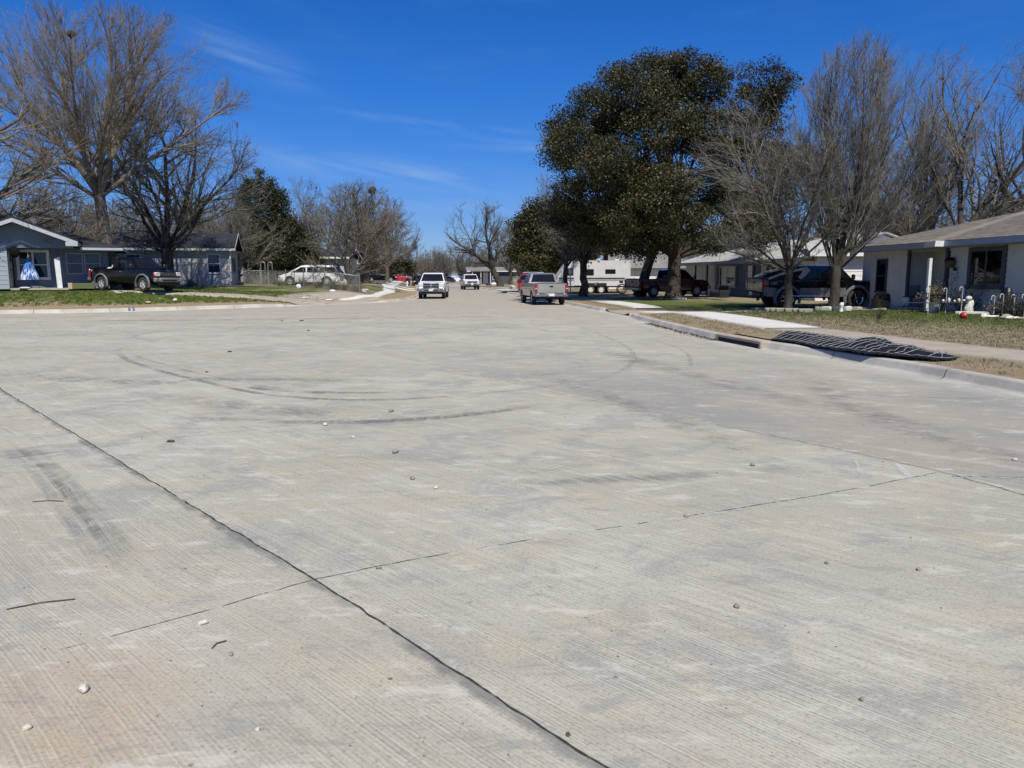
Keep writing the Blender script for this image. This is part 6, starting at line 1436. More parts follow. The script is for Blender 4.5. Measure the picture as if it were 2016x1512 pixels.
def brown_roof_house():
    # front runs along the street: local +x towards the camera, -y towards the street. origin at the far corner
    a = Vector((16.75, 37.0, .36)); u = Vector((.115, -1, 0)).normalized(); rz = math.atan2(u.y, u.x)
    t = thing('house', 'grey-white house with a brown shingle roof and a cluttered front yard at the right edge', 'house', tuple(a), rz)
    def fx(px): # local x of a photo column on the front plane
        r = (px - 1008) / F; return (r * a.y - a.x) / (u.x - r * u.y)
    L = 15.5; xr = fx(1779); xd0, xd1 = fx(1816), fx(1852); xw0, xw1 = fx(1902), fx(1962); xe = fx(1971)
    SM = 'grey_white_siding'
    m = MB(); m.box((xr / 2, 3.5, 1.2), (xr, 7.0, 3.0)); siding(m, 0, xr, -.3, 2.65, 0, .2, .03); siding_x(m, 0, 7, -.3, 2.65, 0, -1); m.box((0, -.012, 1.2), (.09, .05, 3.0)); m.build('wall', SM, t)
    m = MB(); m.box(((xe + L) / 2, 3.5, 1.2), (L - xe, 7.0, 3.0)); siding(m, xe, L, -.3, 2.65, 0, .2, .03); m.build('wall', SM, t)
    pd = 1.15                                             # the entrance part is set back
    m = MB(); m.box(((xr + xe) / 2, 3.5 + pd / 2, 1.2), (xe - xr, 7.0 - pd, 3.0)); m.build('recess_wall', 'pale_panel', t)
    m = MB(); m.box((xd1 + (xe - xd1) / 2 + .1, .6, 1.2), (xe - xd1 - .2, 1.12, 3.0)); 
    k = xd1 + .22
    while k < xe: m.box((k, .036, 1.2), (.012, .012, 2.9)); k += .2
    m.build('front_panel', 'pale_panel', t)
    m = MB(); m.box((xr + .06, -.02, 1.2), (.13, .10, 2.9)); m.box((xe - .05, -.02, 1.2), (.11, .10, 2.9)); m.box((xd1 + .05, .0, 1.1), (.12, .08, 2.7)); m.box((xd0 - .06, pd - .06, 1.1), (.12, .10, 2.5)); m.build('corner_trim', 'slate_trim', t)
    m = MB(); x_ = xr + .15
    m.box(((xr + xd1) / 2, .06, 2.48), (xd1 - xr, .10, .35))
    while x_ < xd1: m.box((x_, .004, 2.48), (.015, .012, .34)); x_ += .12
    m.build('porch_header', 'soffit_grey', t)
    window(t, fx(1722), fx(1738.5), .62, 2.0, -.035, 'slate_trim', .07, rows=2, glass='window_pane', back='fascia_blue')  # pale blue backing paints the reflection in this pane
    w = window(t, xw0, xw1, .98, 2.22, 0, 'slate_trim', .16, cols=2, rows=1, blinds=.95, slat='pot_white')
    for q0, q1 in ((xw0 + .1, xw0 + .42),): MB().box(((q0 + q1) / 2, -.001, 1.9), (q1 - q0, .006, .42)).build('note', 'plate_white', w)
    d = MB().box(((xd0 + xd1) / 2, pd - .03, 1.02), (xd1 - xd0 - .1, .06, 2.05)).build('door', 'slate_trim', t); MB().box(((xd0 + xd1) / 2 + .0, pd - .07, .85), (xd1 - xd0 - .5, .02, .7)).build('panel', 'pale_panel', d); MB().sphere((xd0 + .2, pd - .1, 1.0), .04, 8, 6).build('handle', 'black_metal', d)
    MB().box(((xr + xd1) / 2, .3, -.10), (xd1 - xr + .5, 1.8, .22), ch=.02).build('porch_floor', 'concrete_old', t)
    p = MB(); p.box((fx(1836) + .95, -1.0, .95), (.12, .12, 2.1)); p.build('post', 'white_trim', t)
    # roof: low slopes, the middle part pushed forward with an end board painted bright as if sunlit
    xm0, xm1 = fx(1836), fx(1878); ze, ov, zr = 2.66, .62, 3.95
    m = MB(); m.slab([(-.65, -ov, ze), (xm0, -ov, ze), (xm0 + .2, 3.6, zr + .0), (1.4, 3.6, zr - .30)], .08); r = m.build('roof', 'shingle_brown', t)
    m = MB(); m.slab([(xm1 - .3, -ov - .05, ze + .02), (L + 1, -ov - .05, ze + .02), (L + 1, 3.6, zr + .05), (xm1 - .5, 3.6, zr + .02)], .08); m.build('roof', 'shingle_brown', t)
    m = MB(); m.slab([(xm0 - .02, -ov, ze + .004), (xm1 - .28, -ov - .05, ze + .024), (xm1 - .48, 3.6, zr + .03), (xm0 + .18, 3.6, zr + .01)], .08); m.build('roof_patch', 'shingle_patch', t)
    m = MB(); m.slab([(L + 1, 7.6, ze), (-.65, 7.6, ze), (1.4, 3.6, zr - .3), (L + 1, 3.6, zr + .05)], .08); m.slab([(-.65, 7.6, ze), (-.65, -ov, ze), (1.4, 3.6, zr - .3)], .08); m.build('roof', 'shingle_brown', t)
    f = MB(); f.box(((xm0 - .65) / 2, -ov - .014, ze - .13), (xm0 + .65, .028, .20)); f.box(((xm1 + L) / 2 + .4, -ov - .064, ze - .11), (L - xm1 + .9, .028, .21)); f.box((-.664, 3.4, ze - .13), (.028, 8.2, .2)); f.build('fascia', 'fascia_blue', r)  # fascia painted in its bluish shade tone
    f = MB(); f.add([(xm0, -ov - .03, ze - .22), (xm1, -ov - .46, ze - .22), (xm1, -ov - .44, ze + .0), (xm0, -ov - .01, ze + .0), (xm0, -ov, ze - .22), (xm1, -ov, ze - .22), (xm1, -ov, ze), (xm0, -ov, ze)], [(0, 1, 2, 3), (4, 5, 6, 7), (0, 1, 5, 4), (1, 2, 6, 5), (2, 3, 7, 6), (3, 0, 4, 7)]); f.build('sunlit_end_board', 'white_trim', r)
    MB().box((L / 2 - .3, -.32, ze - .235), (L + .8, .62, .02)).build('soffit', 'soffit_grey', r)
    M_ = Matrix.Translation(a) @ Matrix.Rotation(rz, 4, 'Z'); Wd = lambda x, y, z: M_ @ Vector((x, y, z))
    return t, fx, Wd, rz, pd, (xr, xd0, xd1, xe)

blue_house(); dark_roof_house(); metal_roof_house()
BH = brown_roof_house()
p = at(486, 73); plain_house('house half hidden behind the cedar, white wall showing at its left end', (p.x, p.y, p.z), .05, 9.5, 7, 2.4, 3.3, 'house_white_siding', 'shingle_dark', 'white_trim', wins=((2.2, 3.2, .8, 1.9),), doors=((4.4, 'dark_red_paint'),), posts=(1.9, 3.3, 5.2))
p = at(604, 98); plain_house('grey-roofed house beyond the white van roof', (p.x, p.y, p.z), .05, 6.4, 7, 2.4, 3.7, 'blue_siding', 'shingle_grey', 'white_trim', wins=((1, 2, .8, 1.9), (4, 5, .8, 1.9)))
p = at(926, 148); plain_house('far grey-roofed house with a dark open porch where the street bends', (p.x, p.y, .35), .1, 8.2, 8, 2.3, 3.1, 'slate_trim', 'shingle_grey', 'white_trim', wins=((4.4, 5.4, .7, 1.9),), doors=((3.0, 'cream_white'),), posts=(.4, 2.0, 3.8), over=.6)
p = at(1197, 84); plain_house('house with a grey shingle gable roof and a sunlit white wall behind the trailer', (p.x, p.y, p.z), .02, 9.0, 8, 2.3, 4.15, 'white_siding', 'shingle_grey', 'slate_trim', hip=(.9, 0), wins=((.8, 1.8, .8, 1.9),))
p = at(1060, 104); plain_house('dark little house behind the red sport utility vehicle', (p.x, p.y, p.z), 0, 7, 7, 2.3, 3.3, 'slate_trim', 'shingle_grey', 'white_trim', wins=((1, 2.2, .8, 1.8),), doors=((4, 'white_trim'),))
p = at(655, 128); plain_house('low house far behind the stout tree trunk on the left', (p.x, p.y, p.z), .05, 9, 7, 2.4, 3.5, 'blue_siding', 'shingle_grey', 'white_trim', wins=((2, 3, .8, 1.9),), doors=((5, 'white_trim'),))
# ------------------------------------------------------------------ fences, yard things, debris
def chain_fence():
    pts = [onground(*q) for q in ((352, 563), (395, 561), (481, 561), (563, 563), (640, 569), (708, 577.5))]
    t = thing('chain_link_fence', 'grey chain link fence with pipe rails around the left yard', 'fence', (0, 0, 0))
    P = []
    for a, b_ in zip(pts, pts[1:]):
        n = max(1, int((b_ - a).length / 2.4))
        for i in range(n): P.append(a.lerp(b_, i / n))
    P.append(pts[-1]); H_ = 1.15; rg = random.Random(2)
    for p in P: p.z = hgt(p.x, p.y)
    for i, p in enumerate(P):
        tall = 1.25 + (.45 if p.x < -21.5 else 0)
        q = MB().tube([(p.x, p.y, p.z - .1), (p.x + rg.uniform(-.03, .03), p.y, p.z + tall)], .034, 7); q.sphere((p.x, p.y, p.z + tall + .02), .045, 8, 5); q.build('post', 'galvanised', t, smooth=50)
    m = MB(); m.tube([(p.x, p.y, p.z + 1.15 + (.4 if p.x < -21.5 else 0)) for p in P], .024, 6); m.build('top_rail', 'galvanised', t, smooth=60)
    m = MB()
    for a, b_ in zip(P, P[1:]):
        L = (b_ - a).length; hh = 1.1 + (.4 if a.x < -21.5 else 0); n = int(L / .16)
        for k in range(-8, n + 1):
            for sg in (0, 1):
                s0, s1 = k * .16, k * .16 + hh
                z0, z1 = 0, hh
                if s0 < 0: z0 = -s0; s0 = 0
                if s1 > L: z1 = hh - (s1 - L); s1 = L
                if s1 <= s0: continue
                if sg: z0, z1 = hh - z0, hh - z1
                p, q = a.lerp(b_, s0 / L), a.lerp(b_, s1 / L); m.tube([(p.x, p.y, p.z + z0), (q.x, q.y, q.z + z1)], .0035, 3, False)
    m.build('mesh', 'galvanised', t)
    t['label'] = 'grey chain link fence with pipe rails around the left yard'
def scrub(name, label, loc, seed, r, h, n=46, mat='twig_tan', leaf=True, group=None, lm='leaf_dry'):
    rg = np.random.RandomState(seed); t = thing(name, label, 'shrub', loc, 0, group)
    az = rg.uniform(0, 6.28, n); an = rg.uniform(.1, 1.1, n); d0 = np.stack([np.sin(an) * np.cos(az), np.sin(an) * np.sin(az), np.cos(an)], 1)
    P0 = np.stack([rg.normal(0, r * .22, n), rg.normal(0, r * .2, n), np.zeros(n)], 1)
    P, R = run(rg, P0, d0, rg.uniform(.5, 1.05, n) * h, 6, .02, .16, np.full(n, .010), np.full(n, .004)); parts = [tubes(P, R, 3)]
    p, d, rr, i = spawn(rg, P, R, 7, .2, 1, .3, 1.1, .8); P2, R2 = run(rg, p, d, rg.uniform(.08, .3, len(p)) * h, 3, .02, .15, np.full(len(p), .005), np.full(len(p), .003)); parts.append(tubes(P2, R2, 3))
    V, Fc = merge(parts); link('stems', np_mesh('stems', V, Fc), mat, t)
    if leaf:
        src = P2[:, -1]; c = src[rg.randint(0, len(src), 420)] + rg.normal(0, .03, (420, 3)); V, Fc = quads(rg, c, .035); link('leaves', np_mesh('leaves', V, Fc, False, rg.uniform(0, 1, len(Fc))), lm, t)
    return t
def left_props():
    chain_fence()
    lb = ['tangle of dead weeds at the left end of the fence', 'dry brown brambles below the two hooped poles', 'dead stems along the fence before the white van bonnet', 'tan bushy weed in front of the van front wheel', 'dry weeds in front of the white van door', 'dark leafy weed at the van rear wheel', 'thin dead weeds near the fence corner', 'pale dry grass clump at the fence corner post', 'dark brambles left of the white van']
    for k, (px, py, r, h) in enumerate(((372, 562, .8, .6), (515, 561, 1.2, .9), (548, 563, 1.1, .8), (592, 564, .8, .8), (625, 567, .8, .55), (655, 570, .6, .7), (672, 572, .8, .6), (700, 576, .6, .8), (500, 560, 1.2, .8))):
        p = onground(px, py); p.y += .5; scrub('dead_shrub', lb[k], p, 300 + k, r, h, 60, group='dead weeds along the chain link fence', lm='leaf_dry' if k not in (5, 8) else 'leaf_cedar')
    # hooped poles behind the fence
    for k, (px, lb_) in enumerate(((523, 'left one of two grey hooped poles behind the fence'), (537, 'right one of two grey hooped poles behind the fence'))):
        p = at(px, 63); r = .17; t = thing('hooped_pole', lb_, 'pole', p, 0, 'hooped poles')
        pts = [(-r, 0, 0), (-r, 0, 1.7)] + [(-r * math.cos(a), 0, 1.7 + r * math.sin(a)) for a in np.linspace(.3, 2.8, 7)] + [(r, 0, 1.7), (r, 0, 1.25)]
        MB().tube(pts, .045, 7).build('pipe', 'galvanised', t, smooth=60)
    rg = random.Random(9)
    for px, py, r, mt, nm, lb_, sc in ((588, 567, .17, 'plate_white', 'plastic_tub', 'round white translucent tub lying against the weeds by the fence', (1, .5, 1)), (655, 574.5, .15, 'white_trim', 'litter', 'white crumpled bag with a blue edge below the van rear wheel', (1.5, .8, .6)), (599, 588, .11, 'white_plaster', 'stone', 'small pale stone at the upper edge of the yard drive', (1.3, 1, .6)),
            (345, 593, .12, 'pot_white', 'stone', 'pale stone on the green lawn below the black pickup', (1, 1, .8)), (292, 597, .12, 'concrete_old', 'stone', 'tan stone on the green lawn near the kerb', (1.2, 1, .6)), (234, 578, .12, 'concrete_old', 'stone', 'flat tan stone on the lawn below the pickup rear wheel', (1.7, 1, .4)), (646, 591, .13, 'plate_white', 'litter', 'flat white scrap where the yard drive meets the pale footway', (2.2, 1, .35))):
        p = onground(px, py); tag(MB().sphere((0, 0, r * sc[2] * .6), r, 10, 7, .14, rg, sc).build(nm, mt, None, p, smooth=60), lb_, 'tub' if nm == 'plastic_tub' else nm)
    for k in range(7):
        p = onground(713 + rg.uniform(0, 14), 575 + rg.uniform(-3, 2)); tag(MB().sphere((0, 0, .06), .12, 8, 5, .2, rg, (1.4, 1, .7)).build('rubble_piece', 'white_plaster', None, p, smooth=50), 'white piece of rubble in the small heap at the fence corner post', 'rubble', 'white rubble by the fence corner')
    p = at(706, 49.5)
    # kerb paint
    for k, (px, lb_) in enumerate(((260.5, 'left blue stripe painted across the left kerb'), (269.5, 'right blue stripe painted across the left kerb'))):
        q = onground(px, 613.5)
        i = np.argmin(np.hypot(LKD[:, 0] - q.x, LKD[:, 1] - q.y)); i = min(i, len(LKD) - 2)
        # exact spot on the kerb line under this column
        FN = np.stack([np.interp(np.arange(0, len(LKD) - 1, .04), np.arange(len(LKD)), LKD[:, q_]) for q_ in range(3)], 1)
        best = min(((abs(1008 + F * c[0] / c[1] / 1.005 - px), j) for j, c in enumerate(FN)), key=lambda v: v[0])[1]; a = FN[best]; b_ = FN[best + 1]; d = Vector((b_[0] - a[0], b_[1] - a[1], 0)).normalized(); n = Vector((-d.y, d.x, 0)); c0 = Vector((a[0], a[1], 0)); w = .055; h = a[2]
        prof = [(-.075, .03), (-.036, .145), (-.005, .168), (.03, .178), (.15, .178)]
        m = MB(); vs = [tuple(c0 + d * s_ * w + n * o_ + Vector((0, 0, z))) for o_, z in prof for s_ in (-1, 1)]; m.add(vs, [(2 * j, 2 * j + 1, 2 * j + 3, 2 * j + 2) for j in range(4)])
        tag(m.build('painted_mark', 'kerb_blue', None, smooth=40, fix=False), lb_, 'painted mark')
    # utility pole with transformer
    p = at(64, 78); t = thing('utility_pole', 'wooden utility pole with a pale transformer can behind the blue house', 'utility pole', p)
    MB().tube([(0, 0, -.2), (0, 0, 9.6)], [.15, .11], 10).build('pole', 'pole_wood', t, smooth=60); MB().lathe([(.001, 6.35), (.22, 6.38), (.23, 7.2), (.14, 7.3), (.05, 7.45), (.001, 7.5)], (.42, 0, 0), 14).build('transformer', 'white_trim', t, smooth=40); MB().box((.2, 0, 7.0), (.3, .06, .08)).build('bracket', 'galvanised', t); MB().box((0, 0, 9.0), (2.0, .10, .12)).build('crossarm', 'pole_wood', t)
    for k, z in enumerate((8.95, 7.9, 6.6)):
        tag(MB().tube([(p.x - 45, p.y + 6, p.z + z + .4), (p.x - 20, p.y + 3, p.z + z - .55), (p.x, p.y, p.z + z)], .02, 4).build('power_line', 'black_plastic', None), ['topmost', 'middle', 'lowest'][k] + ' thin cable running to the utility pole behind the blue house', 'cable')
    # bin and hydrant far left
    p = at(806, 118); t = thing('wheeled_bin', 'dark blue wheeled bin far off at the left kerb', 'bin', p); MB().lathe([(.26, .05), (.33, 1.0)], (0, 0, 0), 4).build('bin_body', 'bin_blue', t); MB().box((0, 0, 1.05), (.62, .62, .07), ch=.02, rz=.785).build('lid', 'bin_blue', t)
    p = at(803.5, 108); t = thing('hydrant', 'white hydrant far off at the left footway in front of the dark bin', 'hydrant', p); MB().lathe([(.16, 0), (.16, .05), (.11, .07), (.11, .5), (.15, .52), (.13, .62), (.04, .7), (.001, .72)], (0, 0, 0), 12).build('barrel', 'white_trim', t, smooth=40); MB().tube([(-.2, 0, .4), (.2, 0, .4)], .05, 8).build('outlet', 'white_trim', t)
    p = at(733, 90); t = thing('bicycle_wheel', 'upright spoked wheel leaning by the stout tree trunk', 'wheel', p, .9); n = 20; MB().tube([(.33 * math.cos(2 * math.pi * k / n), 0, .35 + .33 * math.sin(2 * math.pi * k / n)) for k in range(n + 1)], .025, 6, False).build('tyre', 'white_pole', t)
    # mistletoe balls are part of the far trees' look: kept as small nests
    for px, py, d, r, lb_ in ((740, 381, 84, .42, 'dark round nest high in the wide rounded tree'), (184, 96, 45, .22, 'small nest high in the tall vase-shaped tree')):
        tag(MB().sphere((0, 0, 0), r, 12, 8, .18, rg).build('nest', 'mistletoe', None, ((px - 1008) / F * d, d, CAMZ + (544 - py) / F * d), smooth=180), lb_, 'nest')

def street_lantern():
    p = at(1122, 56.5); t = thing('garden_lantern', 'white lantern on a slim white post in front of the travel trailer', 'lamp post', p)
    MB().tube([(0, 0, 0), (0, 0, 1.55)], [.045, .035], 10).build('post', 'white_pole', t, smooth=60); MB().lathe([(.06, 1.55), (.11, 1.62), (.13, 1.85)], (0, 0, 0), 6).build('lantern', 'clear_lens', t); MB().lathe([(.19, 1.85), (.14, 1.93), (.05, 2.02), (.001, 2.08)], (0, 0, 0), 6).build('cap', 'white_trim', t)

def right_props():
    t_, fx, Wd, rz, pd, (xr, xd0, xd1, xe) = BH
    rg = random.Random(12)
    def gp(px, d): p = at(px, d); return p
    # wreath, planter, crosses on the front
    p = Wd((xd0 + xd1) / 2, pd - .12, 1.55); m = MB(); n = 18; m.tube([(.24 * math.cos(2 * math.pi * k / n), 0, .24 * math.sin(2 * math.pi * k / n)) for k in range(n + 1)], [.09 + rg.uniform(-.02, .02) for _ in range(n + 1)], 7, False)
    w = m.build('wreath', 'wreath_dark', None, p, rz); tag(w, 'dark wreath with a pale bow hanging on the recessed front door', 'wreath'); MB().box((-.02, -.06, .12), (.14, .04, .14), ch=.03).build('bow', 'pot_white', w)
    p = Wd(fx(1866), -.12, 1.78); b_ = MB().lathe([(.12, -.16), (.20, .10), (.21, .12)], (0, 0, 0), 10).build('wall_planter', 'wicker', None, p, rz); tag(b_, 'dark basket planter hung on the wall right of the entrance', 'planter'); MB().sphere((-.05, 0, .14), .2, 10, 7, .2, rg, (1.3, .6, .6)).build('plant', 'wreath_dark', b_)
    p = Wd(fx(1853.5), .02, 1.25); m = MB(); m.box((0, 0, 0), (.03, .02, .34)); m.box((0, 0, .07), (.16, .02, .03)); tag(m.build('wall_cross', 'black_metal', None, p, rz), 'small dark metal cross on the wall right of the front door', 'cross')
    p = Wd(fx(1874), -.08, 1.58); tag(MB().sphere((0, 0, 0), .08, 8, 6, .1, rg).build('bird_feeder', 'black_metal', None, p), 'small round black feeder hanging below the basket planter', 'bird feeder')
    # broom
    p = Wd(xd0 - .45, .5, 0); q = Wd(xd0 - .05, pd - .1, 1.35); t = thing('broom', 'dark-handled broom leaning in the porch recess', 'broom', p); MB().tube([(0, 0, .25), tuple(q - p)], .014, 6).build('handle', 'black_metal', t); MB().box((0, 0, .13), (.28, .08, .26), ch=.02).build('bristles', 'wicker', t)
    # porch chair with cushion
    p = Wd(xr + .55, -.15, .0); t = thing('folding_chair', 'dark folding chair with a pale printed bag on its seat, left in the porch', 'chair', p, rz + .3)
    MB().box((0, 0, .42), (.46, .42, .04), ch=.01).build('seat', 'black_plastic', t); MB().box((0, .22, .68), (.46, .04, .45), ch=.01).build('backrest', 'slate_trim', t)
    for a, b2 in ((-.2, -.18), (.2, -.18), (-.2, .2), (.2, .2)): MB().tube([(a, b2, 0), (a, b2, .42)], .014, 6).build('leg', 'black_metal', t)
    q = Wd(xr + .6, -.38, .18); tag(MB().box((0, 0, .05), (.34, .12, .36), rz=.1, ch=.04).build('paper_sack', 'plate_white', None, q, rz, smooth=40), 'pale blue and white sack leaning against the porch chair', 'sack')
    # basket and bags by the left window
    p = gp(1725, 35.2); t = thing('wicker_basket', 'square brown wicker basket below the narrow window', 'basket', p, rz); MB().box((0, 0, .22), (.48, .4, .42), ch=.03).build('basket_body', 'wicker', t); MB().box((0, 0, .45), (.52, .44, .05), ch=.02).build('rim', 'wicker', t)
    tag(MB().sphere((0, 0, .10), .22, 12, 8, .16, rg, (1, .8, .8)).build('rubbish_bag', 'bag_black', None, (p.x, p.y, p.z + .46), smooth=180), 'black rubbish bag heaped on the square wicker basket', 'bag')
    p = gp(1743, 34.9); t = thing('flower_pot', 'brown pot with a black bag over it, right of the wicker basket', 'pot', p); MB().lathe([(.16, 0), (.24, .38), (.26, .42), (.22, .42)], (0, 0, 0), 14).build('pot', 'wicker', t, smooth=40)
    tag(MB().sphere((0, 0, .1), .22, 12, 8, .16, rg, (1.2, .8, .7)).build('rubbish_bag', 'bag_black', None, (p.x, p.y, p.z + .45), smooth=180), 'black rubbish bag slumped over the brown pot', 'bag')
    # flat stones by the lifted pickup front wheel
    for k, (px, d, s_) in enumerate(((1700, 35.6, .5), (1716, 35.2, .42), (1688, 36.0, .4), (1738, 33.6, .6))):
        p = gp(px, d); tag(MB().sphere((0, 0, .05), s_, 9, 5, .15, rg, (1, .6, .14)).build('flat_stone', 'stone_edge', None, p, smooth=40), ['flat grey slab in front of the lifted pickup bumper', 'flat slab just left of the wicker basket', 'flat slab beside the lifted pickup front wheel', 'pale flat slab on the gravel below the narrow window'][k], 'stone')
    # gravel strip by the house
    slab_strip('gravel_path', [(14.0, 33.6), (16.2, 33.3), (17.1, 29.5)], [(13.9, 35.6), (16.9, 35.4), (17.6, 30.0)], 'concrete_new', up=.012, kind='structure')
    # edging blocks along the drive under the two trees
    n = 0
    for px, py in ((1487, 612.5), (1500, 612.6), (1512, 613), (1524, 613), (1536, 613.5), (1552, 614), (1566, 614), (1578, 615), (1590, 615)):
        p = onground(px, py); n += 1
        tag(MB().box((0, 0, .06), (.30 + rg.uniform(-.05, .08), .2, .17), ch=.03).build('edging_block', 'stone_edge', None, p, rg.uniform(-.2, .2), smooth=40), 'rough stone block in the low edging row left of the planter ring', 'edging stone', 'edging stones under the forked tree')
    for k, (a, mt) in enumerate(((-2.4, 'white_plaster'), (-1.7, 'slate_trim'), (-.9, 'white_plaster'), (-.2, 'white_plaster'), (.5, 'stone_edge'), (1.2, 'stone_edge'), (1.9, 'stone_edge'), (2.7, 'stone_edge'))):
        c = at(1638, 32.0); x, y = c.x + .62 * math.cos(a), c.y + .62 * math.sin(a)
        tag(MB().box((0, 0, .08), (.40, .16, .2), ch=.025).build('edging_block', mt, None, (x, y, hgt(x, y)), a + math.pi / 2, smooth=40), 'stone block in the ring around the upright tree trunk', 'edging stone', 'ring of stones round the upright tree')
    p = onground(1656, 614); t = thing('garden_figure', 'little cream garden figure at the right of the stone ring', 'garden figure', p); MB().lathe([(.09, 0), (.07, .1), (.05, .18), (.085, .24), (.09, .3), (.04, .36), (.001, .38)], (0, 0, 0), 12).build('figure', 'cream_white', t, smooth=50); MB().sphere((.05, -.02, .33), .045, 8, 6).build('ear', 'cream_white', t)
    # table, bench and plants in front of the entrance
    def cross_leg_table(name, label, cat, px, d, w, dp, h, rzz, mat='black_metal', leg='black_metal'):
        p = gp(px, d); t = thing(name, label, cat, p, rzz); m = MB(); [m.box((0, -dp / 2 + dp * (k + .5) / 5, h), (w, dp / 5 - .012, .025), ch=.005) for k in range(5)]; m.build('tabletop', mat, t)
        for sx in (-1, 1):
            for sy in (-1, 1): MB().tube([(sx * (w / 2 - .06), sy * (dp / 2 - .04), 0), (sx * (w / 2 - .14), sy * (dp / 2 - .07), h)], .013, 6).build('leg', leg, t)
        MB().tube([(-w / 2 + .1, 0, .12), (w / 2 - .1, 0, .12)], .01, 6).build('stretcher', leg, t); return t, p
    t, p = cross_leg_table('garden_table', 'long dark garden table with thin legs in front of the entrance', 'table', 1833, 29.6, 1.0, .6, .70, rz)
    t, p2 = cross_leg_table('garden_bench', 'low dark bench in the grass left of the garden table', 'bench', 1805, 29.2, 1.15, .38, .38, rz + 1.2)
    t, p3 = cross_leg_table('side_table', 'low dark wire table right of the garden table, full of knick-knacks', 'table', 1872, 28.4, 1.0, .5, .40, rz + 1.35)
    for k, (dx, r, h) in enumerate(((-.35, .05, .10), (-.15, .06, .15), (.05, .045, .08), (.2, .055, .13), (.38, .05, .1))):
        a = rz + 1.35; tag(MB().lathe([(r * .6, 0), (r, h * .6), (r * .5, h), (.001, h * 1.1)], (0, 0, 0), 10).build('knick_knack', 'pot_white' if k % 2 else 'white_plaster', None, (p3.x + dx * math.cos(a), p3.y + dx * math.sin(a), p3.z + .415), smooth=40), 'small white ornament on the low wire table', 'ornament', 'ornaments on the low wire table')
    p = gp(1836, 29.0); tag(MB().lathe([(.15, 0), (.22, .36), (.24, .38), (.20, .38)], (0, 0, 0), 14).build('flower_pot', 'pot_white', None, p, smooth=40), 'white bucket-like pot under the left side of the garden table', 'pot')
    scrub('potted_plant', 'yellow-green spiky potted plant behind the garden table', (p.x + .2, p.y + .3, p.z + .35), 350, .3, .75, 26, lm='leaf_dry')
    scrub('dead_shrub', 'bare twiggy shrub against the pale front panel', gp(1888, 29.2), 351, .3, 1.5, 22, 'bark_dark', lm='leaf_cedar')
    scrub('dead_shrub', 'dead weeds around the curved hooks near the right edge', gp(1962, 26.2), 352, .5, .75, 40, 'twig_tan')
    scrub('dead_shrub', 'dark weeds at the extreme right edge of the yard', gp(2002, 25.4), 353, .6, .8, 50, 'bark_dark', lm='leaf_cedar')
    scrub('dead_shrub', 'thin dead stalks standing alone in the lawn before the brown-roofed house', onground(1728, 629), 354, .12, .95, 8, 'bark_dark', leaf=False)
    # white curved hooks
    hk = ((1824, 28.6, .95, 'leftmost of the white curved garden hooks, behind the white bucket pot'), (1858, 28.4, .93, 'white curved garden hook left of the low wire table'), (1889, 27.9, .98, 'tall white curved garden hook directly above the red ball'), (1953, 25.9, .72, 'white curved garden hook left of the dark upright bundle'), (1970, 25.7, .78, 'white curved garden hook touching the dark upright bundle'), (1992, 25.4, .76, 'white curved garden hook right of the dark upright bundle'), (2013, 25.0, .78, 'white curved garden hook at the extreme right edge'), (1874, 30.0, .8, 'short pale blue-white hook behind the low wire table'))
    for k, (px, d, h, lb_) in enumerate(hk):
        p = gp(px, d); r = .055; s_ = -1
        pts = [(0, 0, 0), (0, 0, h - r)] + [(s_ * (r - r * math.cos(a)), 0, h - r + r * math.sin(a)) for a in np.linspace(.4, 2.9, 8)] + [(s_ * 2 * r, 0, h - r - .08)]
        tag(MB().tube(pts, .014, 6).build('garden_hook', 'white_pole', None, p, smooth=60), lb_, 'garden hook', 'white curved hooks in the right yard')
    p = gp(1978, 25.9); tag(MB().lathe([(.14, 0), (.17, .3), (.15, .7), (.10, .95), (.001, 1.02)], (0, 0, 0), 12).build('covered_bundle', 'bag_black', None, p, smooth=60), 'tall black covered bundle standing by the boarded wall near the right edge', 'covered bundle')
    # statue of a white animal figure
    p = gp(1903, 28.2); t = thing('plaster_figure', 'white plaster animal figure sitting against the pale panel', 'garden figure', p, .3)
    m = MB(); m.lathe([(.14, 0), (.17, .12), (.13, .3), (.10, .42), (.06, .5)], (0, 0, 0), 12); m.sphere((-.06, -.04, .56), .10, 10, 7, 0, None, (1.3, .9, .9)); m.sphere((.16, 0, .36), .08, 8, 6, .1, rg, (.8, .8, 1.8)); m.sphere((-.10, 0, .15), .09, 8, 6, .1, rg, (.8, .8, 1.5)); m.build('body', 'white_plaster', t, smooth=60)
    tag(MB().box((0, 0, .05), (1.5, .14, .10), ch=.02).build('timber', 'cream_white', None, gp(1925, 27.6), rz + .9, smooth=40), 'pale timber lying on the ground right of the plaster figure', 'timber')
    # clutter of white pieces near the right edge
    for k, (px, d, r, sc) in enumerate(((1938, 25.8, .12, (1, .8, .9)), (1945, 25.7, .10, (1.6, .8, .5)), (1955, 25.6, .10, (1.8, .8, .5)), (1978, 24.8, .13, (1.4, .7, .7)), (1986, 24.6, .10, (1.3, .8, .7)), (1998, 24.7, .10, (2.0, .8, .5)), (2008, 24.6, .09, (2, .8, .5)), (1892, 27.4, .11, (1.3, .8, .6)), (1935, 25.5, .09, (1, .8, 1)))):
        tag(MB().sphere((0, 0, r * sc[2] * .7), r, 9, 6, .22, rg, sc).build('broken_ornament', 'white_plaster' if k % 3 else 'stone_edge', None, gp(px, d), smooth=50), 'white broken plaster piece in the litter below the curved hooks', 'broken ornament', 'broken plaster pieces in the right yard')
